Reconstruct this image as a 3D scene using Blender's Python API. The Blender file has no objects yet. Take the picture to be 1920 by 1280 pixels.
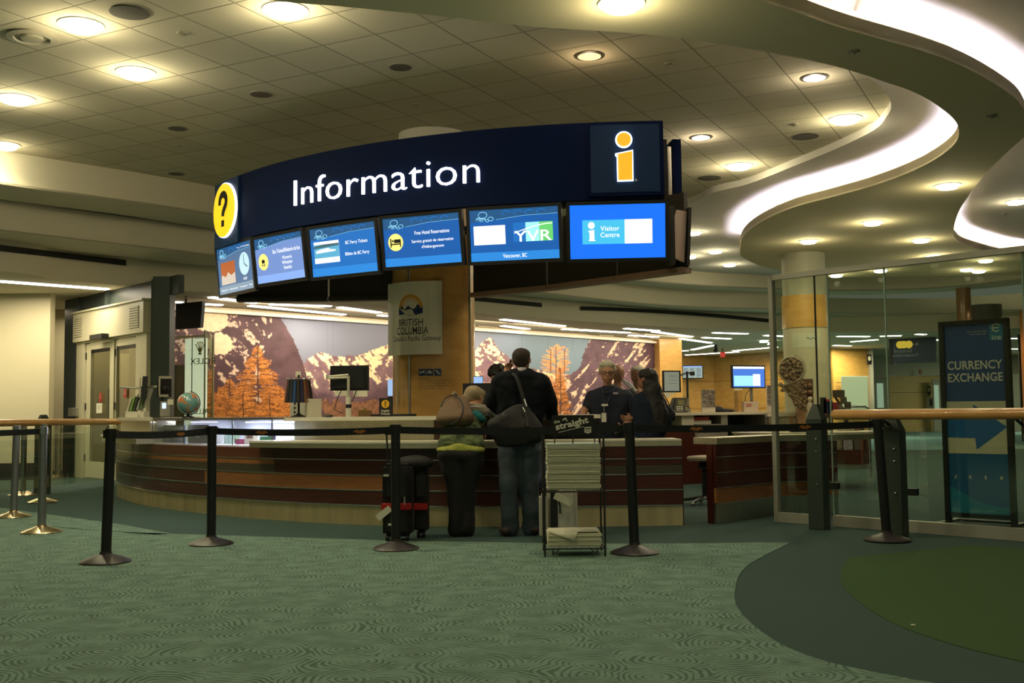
import bpy, bmesh, math, random
import numpy as np
from mathutils import Vector, Matrix, Euler
PI = math.pi
SC = bpy.context.scene
# ------------------------------------------------------------------ camera
F = 2000.; CX, CY = 960., 640.; CH = 1.1
PIT = math.atan(130/2000); ROL = math.radians(.65)
_c, _s = math.cos(ROL), math.sin(ROL)
FW = Vector((0, math.cos(PIT), math.sin(PIT))); U0 = Vector((0, -math.sin(PIT), math.cos(PIT))); R0 = Vector((1, 0, 0))
UP = U0*_c + R0*_s; RT = R0*_c - U0*_s
cam_d = bpy.data.cameras.new('camera'); cam = bpy.data.objects.new('camera', cam_d); SC.collection.objects.link(cam)
cam_d.sensor_width = 36; cam_d.lens = F/1920*36; cam_d.clip_end = 200
m = Matrix((RT, UP, -FW)).transposed().to_4x4(); m.translation = (0, 0, CH); cam.matrix_world = m
SC.camera = cam
# ------------------------------------------------------------------ world, view
w = bpy.data.worlds.new('world'); SC.world = w; w.use_nodes = True
w.node_tree.nodes['Background'].inputs[0].default_value = (.85, .95, .72, 1)
w.node_tree.nodes['Background'].inputs[1].default_value = .10
SC.view_settings.view_transform = 'Standard'; SC.view_settings.look = 'None'; SC.view_settings.gamma = 1
SC.view_settings.exposure = 0.2; SC.view_settings.use_curve_mapping = False
WARM = (1, .88, .55); WARM2 = (1, .74, .42); COOL = (.82, .78, 1)
def area(name, loc, size, energy, col, d=(0, 0, -1), sy=None, spread=PI):
    l = bpy.data.lights.new(name, 'AREA'); l.energy = energy; l.color = col; l.size = size; l.spread = spread
    if sy: l.shape = 'RECTANGLE'; l.size_y = sy
    else: l.shape = 'DISK'
    o = bpy.data.objects.new(name, l); SC.collection.objects.link(o); o.location = loc
    o.rotation_euler = Vector(d).to_track_quat('-Z', 'Y').to_euler(); return o
def spot(name, loc, energy, col, ang=110, blend=.6, d=(0, 0, -1), rad=.12):
    l = bpy.data.lights.new(name, 'SPOT'); l.energy = energy; l.color = col; l.spot_size = math.radians(ang); l.spot_blend = blend; l.shadow_soft_size = rad
    o = bpy.data.objects.new(name, l); SC.collection.objects.link(o); o.location = loc
    o.rotation_euler = Vector(d).to_track_quat('-Z', 'Y').to_euler(); return o
# ------------------------------------------------------------------ photograph to place
def ray(px, py): return FW + RT*((px-CX)/F) - UP*((py-CY)/F)
def D(px, py, d):
    r = ray(px, py); return Vector((0, 0, CH)) + r*(d/r.y)
def Z(px, py, z):
    r = ray(px, py); return Vector((0, 0, CH)) + r*((z-CH)/r.z)
def pr(p):
    q = Vector(p) - Vector((0, 0, CH)); z = q.dot(FW); return CX + F*q.dot(RT)/z, CY - F*q.dot(UP)/z
def Z2(L, z): return [Z(x, y, z).to_2d() for x, y in L]
def smooth_path(P, n=6, closed=False):
    P = [Vector(p) for p in P]; out = []; N = len(P)
    for i in range(N if closed else N-1):
        g = (lambda k: P[k % N]) if closed else (lambda k: P[max(0, min(N-1, k))])
        a, b, c, d = g(i-1), g(i), g(i+1), g(i+2)
        for k in range(n):
            t = k/n; out.append(.5*((2*b) + (c-a)*t + (2*a-5*b+4*c-d)*t*t + (3*b-a-3*c+d)*t**3))
    if not closed: out.append(P[-1].copy())
    return out
def onpath(path, px, py):
    r = ray(px, py); best = None
    for a, b in zip(path, path[1:]):
        A = Vector(a[:2]); E_ = Vector(b[:2]) - A; det = r.x*(-E_.y) + E_.x*r.y
        if abs(det) < 1e-9: continue
        t = (A.x*(-E_.y) + E_.x*A.y)/det; u = (r.x*A.y - r.y*A.x)/det
        if -.02 <= u <= 1.02 and t > 0 and (best is None or t < best): best = t
    if best is None: return None
    return Vector((0, 0, CH)) + r*best
def offset_path(path, d):
    P = [Vector(p[:2]) for p in path]; out = []
    for i, p in enumerate(P):
        t = (P[min(i+1, len(P)-1)] - P[max(i-1, 0)]).normalized(); out.append(p + Vector((t.y, -t.x))*d)
    return out
# ------------------------------------------------------------------ materials
MATS = {}
def mat(name, col, rough=.6, metal=0., spec=.5, emit=None, es=0., bump=None, noise=None, alpha=None, coat=0.):
    if name in MATS: return MATS[name]
    mt = bpy.data.materials.new(name); mt.use_nodes = True; nt = mt.node_tree; b = nt.nodes['Principled BSDF']
    b.inputs['Base Color'].default_value = (*col, 1); b.inputs['Roughness'].default_value = rough; b.inputs['Metallic'].default_value = metal
    b.inputs['Specular IOR Level'].default_value = spec; b.inputs['Coat Weight'].default_value = coat
    if emit: b.inputs['Emission Color'].default_value = (*emit, 1); b.inputs['Emission Strength'].default_value = es
    if noise or bump:
        tc = nt.nodes.new('ShaderNodeTexCoord'); mp = nt.nodes.new('ShaderNodeMapping'); nt.links.new(tc.outputs['Object'], mp.inputs[0])
        nz = nt.nodes.new('ShaderNodeTexNoise'); nt.links.new(mp.outputs[0], nz.inputs['Vector']); nz.inputs['Detail'].default_value = 5
        if noise:
            sc_, amt = noise[0], noise[1]
            if len(noise) > 2: mp.inputs['Scale'].default_value = noise[2]
            nz.inputs['Scale'].default_value = sc_
            mx = nt.nodes.new('ShaderNodeMix'); mx.data_type = 'RGBA'; mx.blend_type = 'MIX'
            mx.inputs[6].default_value = (*[c*(1-amt) for c in col], 1); mx.inputs[7].default_value = (*[min(1, c*(1+amt)) for c in col], 1)
            nt.links.new(nz.outputs[0], mx.inputs[0]); nt.links.new(mx.outputs[2], b.inputs['Base Color'])
        else: nz.inputs['Scale'].default_value = bump[0]
        if bump:
            bm_ = nt.nodes.new('ShaderNodeBump'); bm_.inputs['Strength'].default_value = bump[1]; bm_.inputs['Distance'].default_value = .01
            nz2 = nt.nodes.new('ShaderNodeTexNoise'); nz2.inputs['Scale'].default_value = bump[0]; nt.links.new(tc.outputs['Object'], nz2.inputs['Vector'])
            nt.links.new(nz2.outputs[0], bm_.inputs['Height']); nt.links.new(bm_.outputs[0], b.inputs['Normal'])
    MATS[name] = mt; return mt
def emis(name, col, s, base=None): return mat(name, base or (.02, .02, .02), .35, emit=col, es=s)
def glass(name, tint=(.93, .97, .93), refl=.09):
    if name in MATS: return MATS[name]
    mt = bpy.data.materials.new(name); mt.use_nodes = True; nt = mt.node_tree; nt.nodes.clear()
    o = nt.nodes.new('ShaderNodeOutputMaterial'); tr = nt.nodes.new('ShaderNodeBsdfTransparent'); gl = nt.nodes.new('ShaderNodeBsdfGlossy'); mx = nt.nodes.new('ShaderNodeMixShader'); lw = nt.nodes.new('ShaderNodeLayerWeight')
    tr.inputs[0].default_value = (*tint, 1); gl.inputs['Roughness'].default_value = .0; lw.inputs[0].default_value = .12
    mr = nt.nodes.new('ShaderNodeMapRange'); mr.inputs[3].default_value = refl; mr.inputs[4].default_value = .8
    nt.links.new(lw.outputs['Facing'], mr.inputs[0]); nt.links.new(mr.outputs[0], mx.inputs[0]); nt.links.new(tr.outputs[0], mx.inputs[1]); nt.links.new(gl.outputs[0], mx.inputs[2]); nt.links.new(mx.outputs[0], o.inputs[0])
    MATS[name] = mt; return mt
def wood(name, c1, c2, scale=(1, 1, 14), rough=.35, coat=.2):
    if name in MATS: return MATS[name]
    mt = mat(name, c1, rough, coat=coat); nt = mt.node_tree; b = nt.nodes['Principled BSDF']
    tc = nt.nodes.new('ShaderNodeTexCoord'); mp = nt.nodes.new('ShaderNodeMapping'); mp.inputs['Scale'].default_value = scale
    nz = nt.nodes.new('ShaderNodeTexNoise'); nz.inputs['Scale'].default_value = 3.5; nz.inputs['Detail'].default_value = 8
    cr = nt.nodes.new('ShaderNodeValToRGB'); cr.color_ramp.elements[0].color = (*c1, 1); cr.color_ramp.elements[1].color = (*c2, 1); cr.color_ramp.elements[0].position = .35; cr.color_ramp.elements[1].position = .65
    nt.links.new(tc.outputs['Object'], mp.inputs[0]); nt.links.new(mp.outputs[0], nz.inputs['Vector']); nt.links.new(nz.outputs[0], cr.inputs[0]); nt.links.new(cr.outputs[0], b.inputs['Base Color']); return mt
BLACK = mat('black_plastic', (.012, .012, .013), .4)
MATTE = mat('matte_black', (.01, .01, .01), .7)
STEEL = mat('brushed_steel', (.68, .62, .46), .42, 1., noise=(6, .18, (6, 6, .3)))
CHROME = mat('satin_chrome', (.6, .6, .6), .22, 1.)
WHITE = mat('white_paint', (.7, .68, .6), .5)
PAPER = mat('paper', (.8, .77, .62), .8)
SOFFIT = mat('soffit_paint', (.74, .66, .42), .85)
UPPLANE = mat('upper_ceiling_paint', (.66, .63, .58), .85)
FASCIA = mat('fascia_paint', (.68, .63, .49), .8)
CREAM = mat('cream_wall', (.66, .6, .42), .8)
GREYGREEN = mat('grey_green_paint', (.045, .06, .052), .45)
LAMI = wood('orange_laminate', (.62, .34, .085), (.72, .42, .12), (1, 1, 3), .28)
TOPW = mat('worktop_white', (.72, .68, .55), .4)
# ------------------------------------------------------------------ mesh building
class MB:
    def __init__(s): s.bm = bmesh.new(); s.mi = 0
    def _f(s, vs):
        try: f = s.bm.faces.new(vs); f.material_index = s.mi; return f
        except ValueError: return None
    def quad(s, *p): return s._f([s.bm.verts.new(Vector(q)) for q in p])
    def box(s, c, d, rot=None):
        h = [Vector((x*d[0]/2, y*d[1]/2, z*d[2]/2)) for x in (-1, 1) for y in (-1, 1) for z in (-1, 1)]
        R = rot.to_matrix() if isinstance(rot, Euler) else (rot if rot is not None else Matrix.Identity(3))
        v = [s.bm.verts.new(Vector(c) + R @ q) for q in h]
        for f in ((0, 1, 3, 2), (4, 6, 7, 5), (0, 4, 5, 1), (2, 3, 7, 6), (0, 2, 6, 4), (1, 5, 7, 3)): s._f([v[i] for i in f])
        return s
    def fbox(s, Fm, u0, u1, v0, v1, n0, n1):
        v = [s.bm.verts.new(Fm.p(u, vv, n)) for u in (u0, u1) for vv in (v0, v1) for n in (n0, n1)]
        for f in ((0, 1, 3, 2), (4, 6, 7, 5), (0, 4, 5, 1), (2, 3, 7, 6), (0, 2, 6, 4), (1, 5, 7, 3)): s._f([v[i] for i in f])
        return s
    def cyl(s, a, b, r0, r1=None, n=20, cap=True):
        return s.tube([a, b], [r0, r0 if r1 is None else r1], n, cap)
    def tube(s, P, r, n=10, cap=True, flat=1.):
        P = [Vector(p) for p in P]; rr = r if isinstance(r, (list, tuple)) else [r]*len(P); rings = []
        prev = None
        for i, p in enumerate(P):
            t = (P[min(i+1, len(P)-1)] - P[max(i-1, 0)]).normalized()
            if prev is None:
                x = t.orthogonal().normalized() if abs(t.z) > .9 else Vector((0, 0, 1)).cross(t).normalized()
                if abs(t.z) > .9: x = (Vector((1, 0, 0)) - t*t.x).normalized()
            else: x = (prev - t*prev.dot(t)).normalized()
            prev = x; y = t.cross(x)
            rings.append([s.bm.verts.new(p + (x*math.cos(k*2*PI/n) + y*math.sin(k*2*PI/n)*flat)*rr[i]) for k in range(n)])
        for A, B in zip(rings, rings[1:]):
            for k in range(n): s._f([A[k], A[(k+1) % n], B[(k+1) % n], B[k]])
        if cap: s._f(rings[0][::-1]); s._f(rings[-1])
        return s
    def lathe(s, prof, c=(0, 0, 0), n=32, cap=True):
        c = Vector(c); rings = [[s.bm.verts.new(c + Vector((r*math.cos(k*2*PI/n), r*math.sin(k*2*PI/n), z))) for k in range(n)] for r, z in prof]
        for A, B in zip(rings, rings[1:]):
            for k in range(n): s._f([A[k], A[(k+1) % n], B[(k+1) % n], B[k]])
        if cap: s._f(rings[0][::-1]); s._f(rings[-1])
        return s
    def prism(s, poly, z0, z1, both=True):
        A = [s.bm.verts.new((p[0], p[1], z0)) for p in poly]; B = [s.bm.verts.new((p[0], p[1], z1)) for p in poly]; n = len(poly)
        s._f(A[::-1]); s._f(B)
        for k in range(n): s._f([A[k], A[(k+1) % n], B[(k+1) % n], B[k]])
        return s
    def flat(s, poly, z): s._f([s.bm.verts.new((p[0], p[1], z)) for p in poly]); return s
    def fpoly(s, Fm, poly, n0, n1=None):
        A = [s.bm.verts.new(Fm.p(u, v, n0)) for u, v in poly]
        if n1 is None: s._f(A); return s
        B = [s.bm.verts.new(Fm.p(u, v, n1)) for u, v in poly]; n = len(poly); s._f(A[::-1]); s._f(B)
        for k in range(n): s._f([A[k], A[(k+1) % n], B[(k+1) % n], B[k]])
        return s
    def disc(s, Fm, u, v, ru, rv, n0, n1=None, seg=32):
        return s.fpoly(Fm, [(u+ru*math.cos(k*2*PI/seg), v+rv*math.sin(k*2*PI/seg)) for k in range(seg)], n0, n1)
    def wallpath(s, path, z0, z1, th=0.):
        """vertical ribbon along a plan path; th > 0 gives thickness to the path's right side"""
        P = [Vector(p[:2]) for p in path]
        if th == 0:
            A = [s.bm.verts.new((p.x, p.y, z0)) for p in P]; B = [s.bm.verts.new((p.x, p.y, z1)) for p in P]
            for i in range(len(P)-1): s._f([A[i], A[i+1], B[i+1], B[i]])
            return s
        Q = offset_path(P, th); r = []
        for p, q in zip(P, Q): r.append([s.bm.verts.new((p.x, p.y, z0)), s.bm.verts.new((q.x, q.y, z0)), s.bm.verts.new((q.x, q.y, z1)), s.bm.verts.new((p.x, p.y, z1))])
        for A, B in zip(r, r[1:]):
            for k in range(4): s._f([A[k], A[(k+1) % 4], B[(k+1) % 4], B[k]])
        s._f(r[0][::-1]); s._f(r[-1]); return s
    def slab(s, path, d0, d1, z0, z1):
        """solid band between two offsets of a plan path"""
        P, Q = offset_path(path, d0), offset_path(path, d1); r = []
        for p, q in zip(P, Q): r.append([s.bm.verts.new((p.x, p.y, z0)), s.bm.verts.new((q.x, q.y, z0)), s.bm.verts.new((q.x, q.y, z1)), s.bm.verts.new((p.x, p.y, z1))])
        for A, B in zip(r, r[1:]):
            for k in range(4): s._f([A[k], A[(k+1) % 4], B[(k+1) % 4], B[k]])
        s._f(r[0][::-1]); s._f(r[-1]); return s
    def ball(s, c, r, seg=20, rot=None):
        r = (r, r, r) if not isinstance(r, (tuple, list)) else r
        M = Matrix.Translation(Vector(c)) @ (rot.to_matrix().to_4x4() if rot is not None else Matrix.Identity(4)) @ Matrix.Diagonal((*r, 1))
        v = bmesh.ops.create_uvsphere(s.bm, u_segments=seg, v_segments=max(6, seg//2), radius=1, matrix=M)['verts']
        for f in {f for q in v for f in q.link_faces}: f.material_index = s.mi
        return s
    def text(s, string, Fm, u, v, h=None, wd=None, n0=0., ext=.004, bold=0., align='C', mapf=None, mirror=False):
        """lettering laid on frame Fm: its box is h high / wd wide, anchored at (u, v)"""
        cu = bpy.data.curves.new('t', 'FONT'); cu.body = string; cu.offset = bold; cu.resolution_u = 3; cu.space_character = 1.03
        ob = bpy.data.objects.new('t', cu); SC.collection.objects.link(ob); dg = bpy.context.evaluated_depsgraph_get(); dg.update()
        me = bpy.data.meshes.new_from_object(ob.evaluated_get(dg)); bpy.data.objects.remove(ob); bpy.data.curves.remove(cu)
        co = np.array([q.co[:] for q in me.vertices]).reshape(-1, 3)
        if len(co) == 0: return s
        x0, x1, y0, y1 = co[:, 0].min(), co[:, 0].max(), co[:, 1].min(), co[:, 1].max()
        sy = h/(y1-y0) if h else wd/(x1-x0); sx = wd/(x1-x0) if wd else sy
        W = (x1-x0)*sx; ox = {'C': -W/2, 'L': 0, 'R': -W}[align]; H = (y1-y0)*sy
        tb = bmesh.new(); tb.from_mesh(me); bpy.data.meshes.remove(me)
        if ext:
            r = bmesh.ops.extrude_face_region(tb, geom=tb.faces[:])
            for e in r['geom']:
                if isinstance(e, bmesh.types.BMVert): e.co.z = 1.
        P = mapf or Fm.p; vm = {}
        for q in tb.verts:
            U = ox + (q.co.x-x0)*sx
            if mirror: U = -U
            vm[q.index if q.index >= 0 else id(q)] = None
        tb.verts.index_update()
        nv = []
        for q in tb.verts:
            U = ox + (q.co.x-x0)*sx
            if mirror: U = -U
            nv.append(s.bm.verts.new(P(u+U, v-H/2+(q.co.y-y0)*sy, n0 + (ext if q.co.z > .5 else 0))))
        for f in tb.faces: s._f([nv[q.index] for q in f.verts])
        tb.free(); return s
    def mesh(s, name, ang=35, bevel=0):
        if bevel: bmesh.ops.bevel(s.bm, geom=s.bm.edges[:], offset=bevel, segments=2, affect='EDGES', clamp_overlap=True)
        bmesh.ops.recalc_face_normals(s.bm, faces=s.bm.faces[:])
        me = bpy.data.meshes.new(name); s.bm.to_mesh(me); s.bm.free()
        if len(me.polygons):
            me.polygons.foreach_set('use_smooth', [True]*len(me.polygons)); me.set_sharp_from_angle(angle=math.radians(ang))
        return me
class Fr:
    """local frame on a surface: u to the right, v up, n outwards"""
    def __init__(s, o, u, v=(0, 0, 1)):
        s.o = Vector(o); s.u = Vector(u).normalized(); s.v = Vector(v); s.v = (s.v - s.u*s.v.dot(s.u)).normalized(); s.n = s.u.cross(s.v)
    def p(s, a, b, c=0.): return s.o + s.u*a + s.v*b + s.n*c
def wloc(o):
    v = Vector((0, 0, 0))
    while o is not None: v = v + Vector(o.location); o = o.parent
    return v
def props(o, label=None, cat=None, group=None, kind=None):
    if label: o['label'] = label
    if cat: o['category'] = cat
    if group: o['group'] = group
    if kind: o['kind'] = kind
    return o
def thing(name, label, cat, loc=(0, 0, 0), group=None, rz=0):
    o = bpy.data.objects.new(name, None); SC.collection.objects.link(o); o.location = loc; o.rotation_euler = (0, 0, rz); o.empty_display_size = .1
    return props(o, label, cat, group)
def obj(name, mb, mats, parent=None, local=False, label=None, ang=35, bevel=0):
    """mb in world coordinates (or in the parent's when local); one mesh object"""
    me = mb if isinstance(mb, bpy.types.Mesh) else mb.mesh(name, ang, bevel)
    for q in (mats if isinstance(mats, (list, tuple)) else [mats]): me.materials.append(q)
    o = bpy.data.objects.new(name, me); SC.collection.objects.link(o)
    if parent is not None:
        o.parent = parent
        if not local: me.transform(Matrix.Translation(-wloc(parent)))
    elif not local:
        co = np.empty(len(me.vertices)*3); me.vertices.foreach_get('co', co); co = co.reshape(-1, 3)
        c = Vector(((co[:, 0].min()+co[:, 0].max())/2, (co[:, 1].min()+co[:, 1].max())/2, co[:, 2].min()))
        me.transform(Matrix.Translation(-c)); o.location = c
    if label: o['label'] = label
    return o
def struct(name, mb, mats, parent=None, **k):
    o = obj(name, mb, mats, parent, **k)
    if parent is None: o['kind'] = 'structure'
    return o
def solo(name, mb, mats, label, cat, group=None, kind=None, **k): return props(obj(name, mb, mats, None, **k), label, cat, group, kind)
def copy_tree(o, parent=None):
    c = o.copy(); SC.collection.objects.link(c)
    if parent is not None: c.parent = parent
    for ch in list(o.children): copy_tree(ch, c)
    return c
# ================================================================== THE SETTING
ZT, ZU, ZR, ZL = 4.6, 4.5, 4.15, 3.25      # tile ceiling, drywall ceiling, ribbon soffit, low ceiling
R27 = math.radians(27.5)
# --- floor
def carpet(name, base, dark, pattern=False, gx=None):
    mt = mat(name, base, .95, spec=.1); nt = mt.node_tree; b = nt.nodes['Principled BSDF']; N = nt.nodes.new; L = nt.links.new
    tc = N('ShaderNodeTexCoord'); nz = N('ShaderNodeTexNoise'); nz.inputs['Scale'].default_value = 90; nz.inputs['Detail'].default_value = 3; L(tc.outputs['Object'], nz.inputs['Vector'])
    mx = N('ShaderNodeMix'); mx.data_type = 'RGBA'; mx.inputs[6].default_value = (*base, 1); mx.inputs[7].default_value = (*dark, 1)
    if not pattern:
        ad = N('ShaderNodeMath'); ad.operation = 'MULTIPLY'; L(nz.outputs[0], ad.inputs[0]); ad.inputs[1].default_value = .6; L(ad.outputs[0], mx.inputs[0])
    else:
        n2 = N('ShaderNodeTexNoise'); n2.inputs['Scale'].default_value = 3.2; L(tc.outputs['Object'], n2.inputs['Vector'])
        va = N('ShaderNodeVectorMath'); va.operation = 'SCALE'; va.inputs[3].default_value = .16; L(n2.outputs['Color'], va.inputs[0])
        vb = N('ShaderNodeVectorMath'); vb.operation = 'ADD'; L(tc.outputs['Object'], vb.inputs[0]); L(va.outputs[0], vb.inputs[1])
        vo = N('ShaderNodeTexVoronoi'); vo.inputs['Scale'].default_value = 2.9; vo.inputs['Randomness'].default_value = .85; vo.voronoi_dimensions = '2D'; L(vb.outputs[0], vo.inputs['Vector'])
        m1 = N('ShaderNodeMath'); m1.operation = 'MULTIPLY'; m1.inputs[1].default_value = 70; L(vo.outputs['Distance'], m1.inputs[0])
        si = N('ShaderNodeMath'); si.operation = 'SINE'; L(m1.outputs[0], si.inputs[0])
        n3 = N('ShaderNodeTexNoise'); n3.inputs['Scale'].default_value = 7; L(tc.outputs['Object'], n3.inputs['Vector'])
        m2 = N('ShaderNodeMath'); m2.operation = 'MULTIPLY_ADD'; m2.inputs[1].default_value = 4.2; m2.inputs[2].default_value = -2.2; L(n3.outputs[0], m2.inputs[0])
        m3 = N('ShaderNodeMath'); m3.operation = 'ADD'; L(si.outputs[0], m3.inputs[0]); L(m2.outputs[0], m3.inputs[1])
        mr = N('ShaderNodeMapRange'); mr.inputs[1].default_value = -.05; mr.inputs[2].default_value = .7; L(m3.outputs[0], mr.inputs[0])
        m4 = N('ShaderNodeMath'); m4.operation = 'MULTIPLY_ADD'; m4.inputs[1].default_value = .62; L(mr.outputs[0], m4.inputs[0])
        m5 = N('ShaderNodeMath'); m5.operation = 'MULTIPLY'; m5.inputs[1].default_value = .5; L(nz.outputs[0], m5.inputs[0]); L(m5.outputs[0], m4.inputs[2]); L(m4.outputs[0], mx.inputs[0])
    L(mx.outputs[2], b.inputs['Base Color'])
    bp = N('ShaderNodeBump'); bp.inputs['Strength'].default_value = .35; bp.inputs['Distance'].default_value = .006; L(nz.outputs[0], bp.inputs['Height']); L(bp.outputs[0], b.inputs['Normal'])
    return mt
C_PAT = carpet('patterned_carpet', (.215, .325, .265), (.065, .11, .085), True)
C_PLAIN = carpet('plain_carpet', (.06, .10, .09), (.038, .066, .06))
C_GREEN = carpet('green_carpet', (.06, .11, .045), (.04, .075, .03))
C_BLUE = carpet('blue_green_carpet', (.16, .30, .30), (.10, .2, .2))
mb = MB(); mb.box((4, 25, -.05), (60, 72, .1)); struct('floor', mb, C_PLAIN)
pc = smooth_path(Z2([(-900, 800+40), (0, 952), (100, 988), (480, 1006), (1050, 1019), (1480, 1017)], 0), 6)[:-1] + smooth_path(Z2([(1481, 1018), (1400, 1062), (1378, 1110), (1390, 1150), (1450, 1200), (1530, 1235), (1620, 1257), (1760, 1283)], 0), 5) + [Vector((2.1, 3.6)), Vector((2.9, 2.2)), Vector((3.5, -3)), Vector((-18, -3)), Vector((-18, 14.6))]
pc[0] = Vector((-17.5, 14.8))
mb = MB(); mb.prism(pc, .0, .004); struct('floor_inlay', mb, C_PAT)
mb = MB(); mb.prism(smooth_path([(2.45, 7.9), (2.06, 6.83), (1.92, 5.77), (1.99, 5.1), (2.25, 4.5), (2.9, 3.2)], 5) + [Vector((9, 3)), Vector((7.0, 5.7)), Vector((5.2, 7.2)), Vector((3.6, 8.5))], .0, .0035); struct('floor_inlay', mb, C_GREEN)
mb = MB(); mb.prism([(7, 27), (30, 27), (30, 60), (5, 60), (5, 31)], 0, .003); struct('floor_inlay', mb, C_BLUE)
# --- tile ceiling
def tile_mat():
    mt = mat('ceiling_tiles', (.5, .46, .34), .9, spec=.1); nt = mt.node_tree; N = nt.nodes.new; L = nt.links.new; b = nt.nodes['Principled BSDF']
    tc = N('ShaderNodeTexCoord'); mp = N('ShaderNodeMapping'); mp.vector_type = 'TEXTURE'
    n0 = Z(338, 90, ZT); mp.inputs['Location'].default_value = (n0.x, n0.y, 0); mp.inputs['Rotation'].default_value = (0, 0, -R27); mp.inputs['Scale'].default_value = (.613, .613, 1)
    L(tc.outputs['Object'], mp.inputs[0]); sp = N('ShaderNodeSeparateXYZ'); L(mp.outputs[0], sp.inputs[0]); outs = []
    for ax in (0, 1):
        a = N('ShaderNodeMath'); a.operation = 'PINGPONG'; a.inputs[1].default_value = .5; L(sp.outputs[ax], a.inputs[0]); outs.append(a)
    mn = N('ShaderNodeMath'); mn.operation = 'MINIMUM'; L(outs[0].outputs[0], mn.inputs[0]); L(outs[1].outputs[0], mn.inputs[1])
    mr = N('ShaderNodeMapRange'); mr.inputs[1].default_value = .008; mr.inputs[2].default_value = .018; L(mn.outputs[0], mr.inputs[0])
    fl = N('ShaderNodeVectorMath'); fl.operation = 'FLOOR'; L(mp.outputs[0], fl.inputs[0]); wn = N('ShaderNodeTexWhiteNoise'); L(fl.outputs[0], wn.inputs['Vector'])
    cr = N('ShaderNodeMix'); cr.data_type = 'RGBA'; cr.inputs[6].default_value = (.57, .52, .39, 1); cr.inputs[7].default_value = (.62, .57, .43, 1); L(wn.outputs['Value'], cr.inputs[0])
    mx = N('ShaderNodeMix'); mx.data_type = 'RGBA'; mx.inputs[6].default_value = (.30, .27, .19, 1); L(mr.outputs[0], mx.inputs[0]); L(cr.outputs[2], mx.inputs[7]); L(mx.outputs[2], b.inputs['Base Color'])
    bp = N('ShaderNodeBump'); bp.inputs['Strength'].default_value = .5; bp.inputs['Distance'].default_value = .01; L(mr.outputs[0], bp.inputs['Height']); L(bp.outputs[0], b.inputs['Normal'])
    return mt
TILE = tile_mat()
UPPATH = smooth_path([(-12.5, 8), (-9.2, 10.8)] + [tuple(p) for p in Z2([(0, 345), (405, 404), (891, 490), (1240, 530), (1452, 542), (1561, 545), (1700, 543), (1819, 535), (1920, 523)], 4.15)] + [(14.5, 24.5), (18, 22)], 6)
MIDPATH = smooth_path([(-13.5, 8.5), (-9.9, 11.6)] + [tuple(p) for p in Z2([(0, 432), (405, 479), (891, 535), (1240, 572), (1452, 580), (1560, 588), (1765, 588), (1920, 580)], 3.72)] + [(17, 27.5), (21, 25)], 6)
LOWPATH = smooth_path([(-14.2, 9), (-10.6, 12.2)] + [tuple(p) for p in Z2([(0, 508), (120, 525), (350, 545), (600, 562), (891, 587), (1240, 612), (1452, 619), (1560, 622), (1760, 620), (1920, 615)], ZL)] + [(17.5, 28.6), (22, 26)], 6)
mb = MB(); mb.prism([(-22, -6), (22, -6), (22, 32), (-22, 32)], 4.75, 4.8); struct('ceiling_deck', mb, MATTE)
tb = smooth_path([tuple(p) for p in Z2([(1565, 120), (1632, 148), (1662, 175), (1671, 199), (1662, 219), (1638, 244), (1565, 280), (1484, 313), (1402, 345), (1337, 361), (1293, 382)], ZU)] + [(2.2, 18.6), (1.2, 20.3), (.2, 22.9)], 5)
near = [Vector((3.0, 9.7)), Vector((1.5, 8.9)), Vector((-2, 8.3)), Vector((-9, 7.0)), Vector((-9, -5)), Vector((-22, -5)), Vector((-22, 24))]
mb = MB(); mb.flat([p.copy() for p in tb] + [Vector((-2, 23.5)), Vector((-22, 24))] + [Vector((-22, -5)), Vector((3.0, -5)), Vector((3.0, 9.7))], ZT)
struct('ceiling', mb, TILE, local=True)
mb = MB(); mb.wallpath([Vector((3.0, -5)), Vector((3.0, 9.7))] + tb, ZU, ZT)
mb.flat([Vector((3.0, -5)), Vector((3.0, 9.7))] + tb + [Vector((.2, 30)), Vector((24, 30)), Vector((24, -5))], ZU); struct('ceiling_plane', mb, UPPLANE)
# --- S-shaped ribbon soffit with light coves
RL = smooth_path([(-7, 6.2), (-4, 7.0)] + [tuple(p) for p in Z2([(500, 0), (640, 12), (840, 32), (1000, 50), (1240, 67), (1423, 95), (1565, 124), (1667, 156), (1727, 179), (1780, 215), (1798, 244), (1784, 276), (1727, 313), (1646, 345), (1565, 368), (1484, 390), (1423, 418), (1394, 443), (1388, 467), (1391, 481), (1420, 496), (1455, 505)], ZR)], 5)
RR = smooth_path([(-6.6, 4.2), (-3, 5.4), (0, 6.6)] + [tuple(p) for p in Z2([(1419, 0), (1484, 20), (1585, 55), (1727, 95), (1809, 126), (1874, 162), (1910, 191), (1925, 225), (1920, 256), (1890, 284), (1849, 325), (1817, 366), (1797, 398), (1788, 431), (1792, 447), (1821, 463), (1920, 483)], ZR)] + [(13, 22.4), (15, 22.6)], 5)
mb = MB(); back = [Vector((6.4, 24.3)), Vector((7.6, 25.0)), Vector((10, 25.0)), Vector((12, 24.8)), Vector((14.5, 23.8))]
mb.flat(RL + back + RR[::-1], ZR); mb.wallpath(RL + back, ZR, ZR+.13); mb.wallpath(RR, ZR, ZR+.13)
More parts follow.
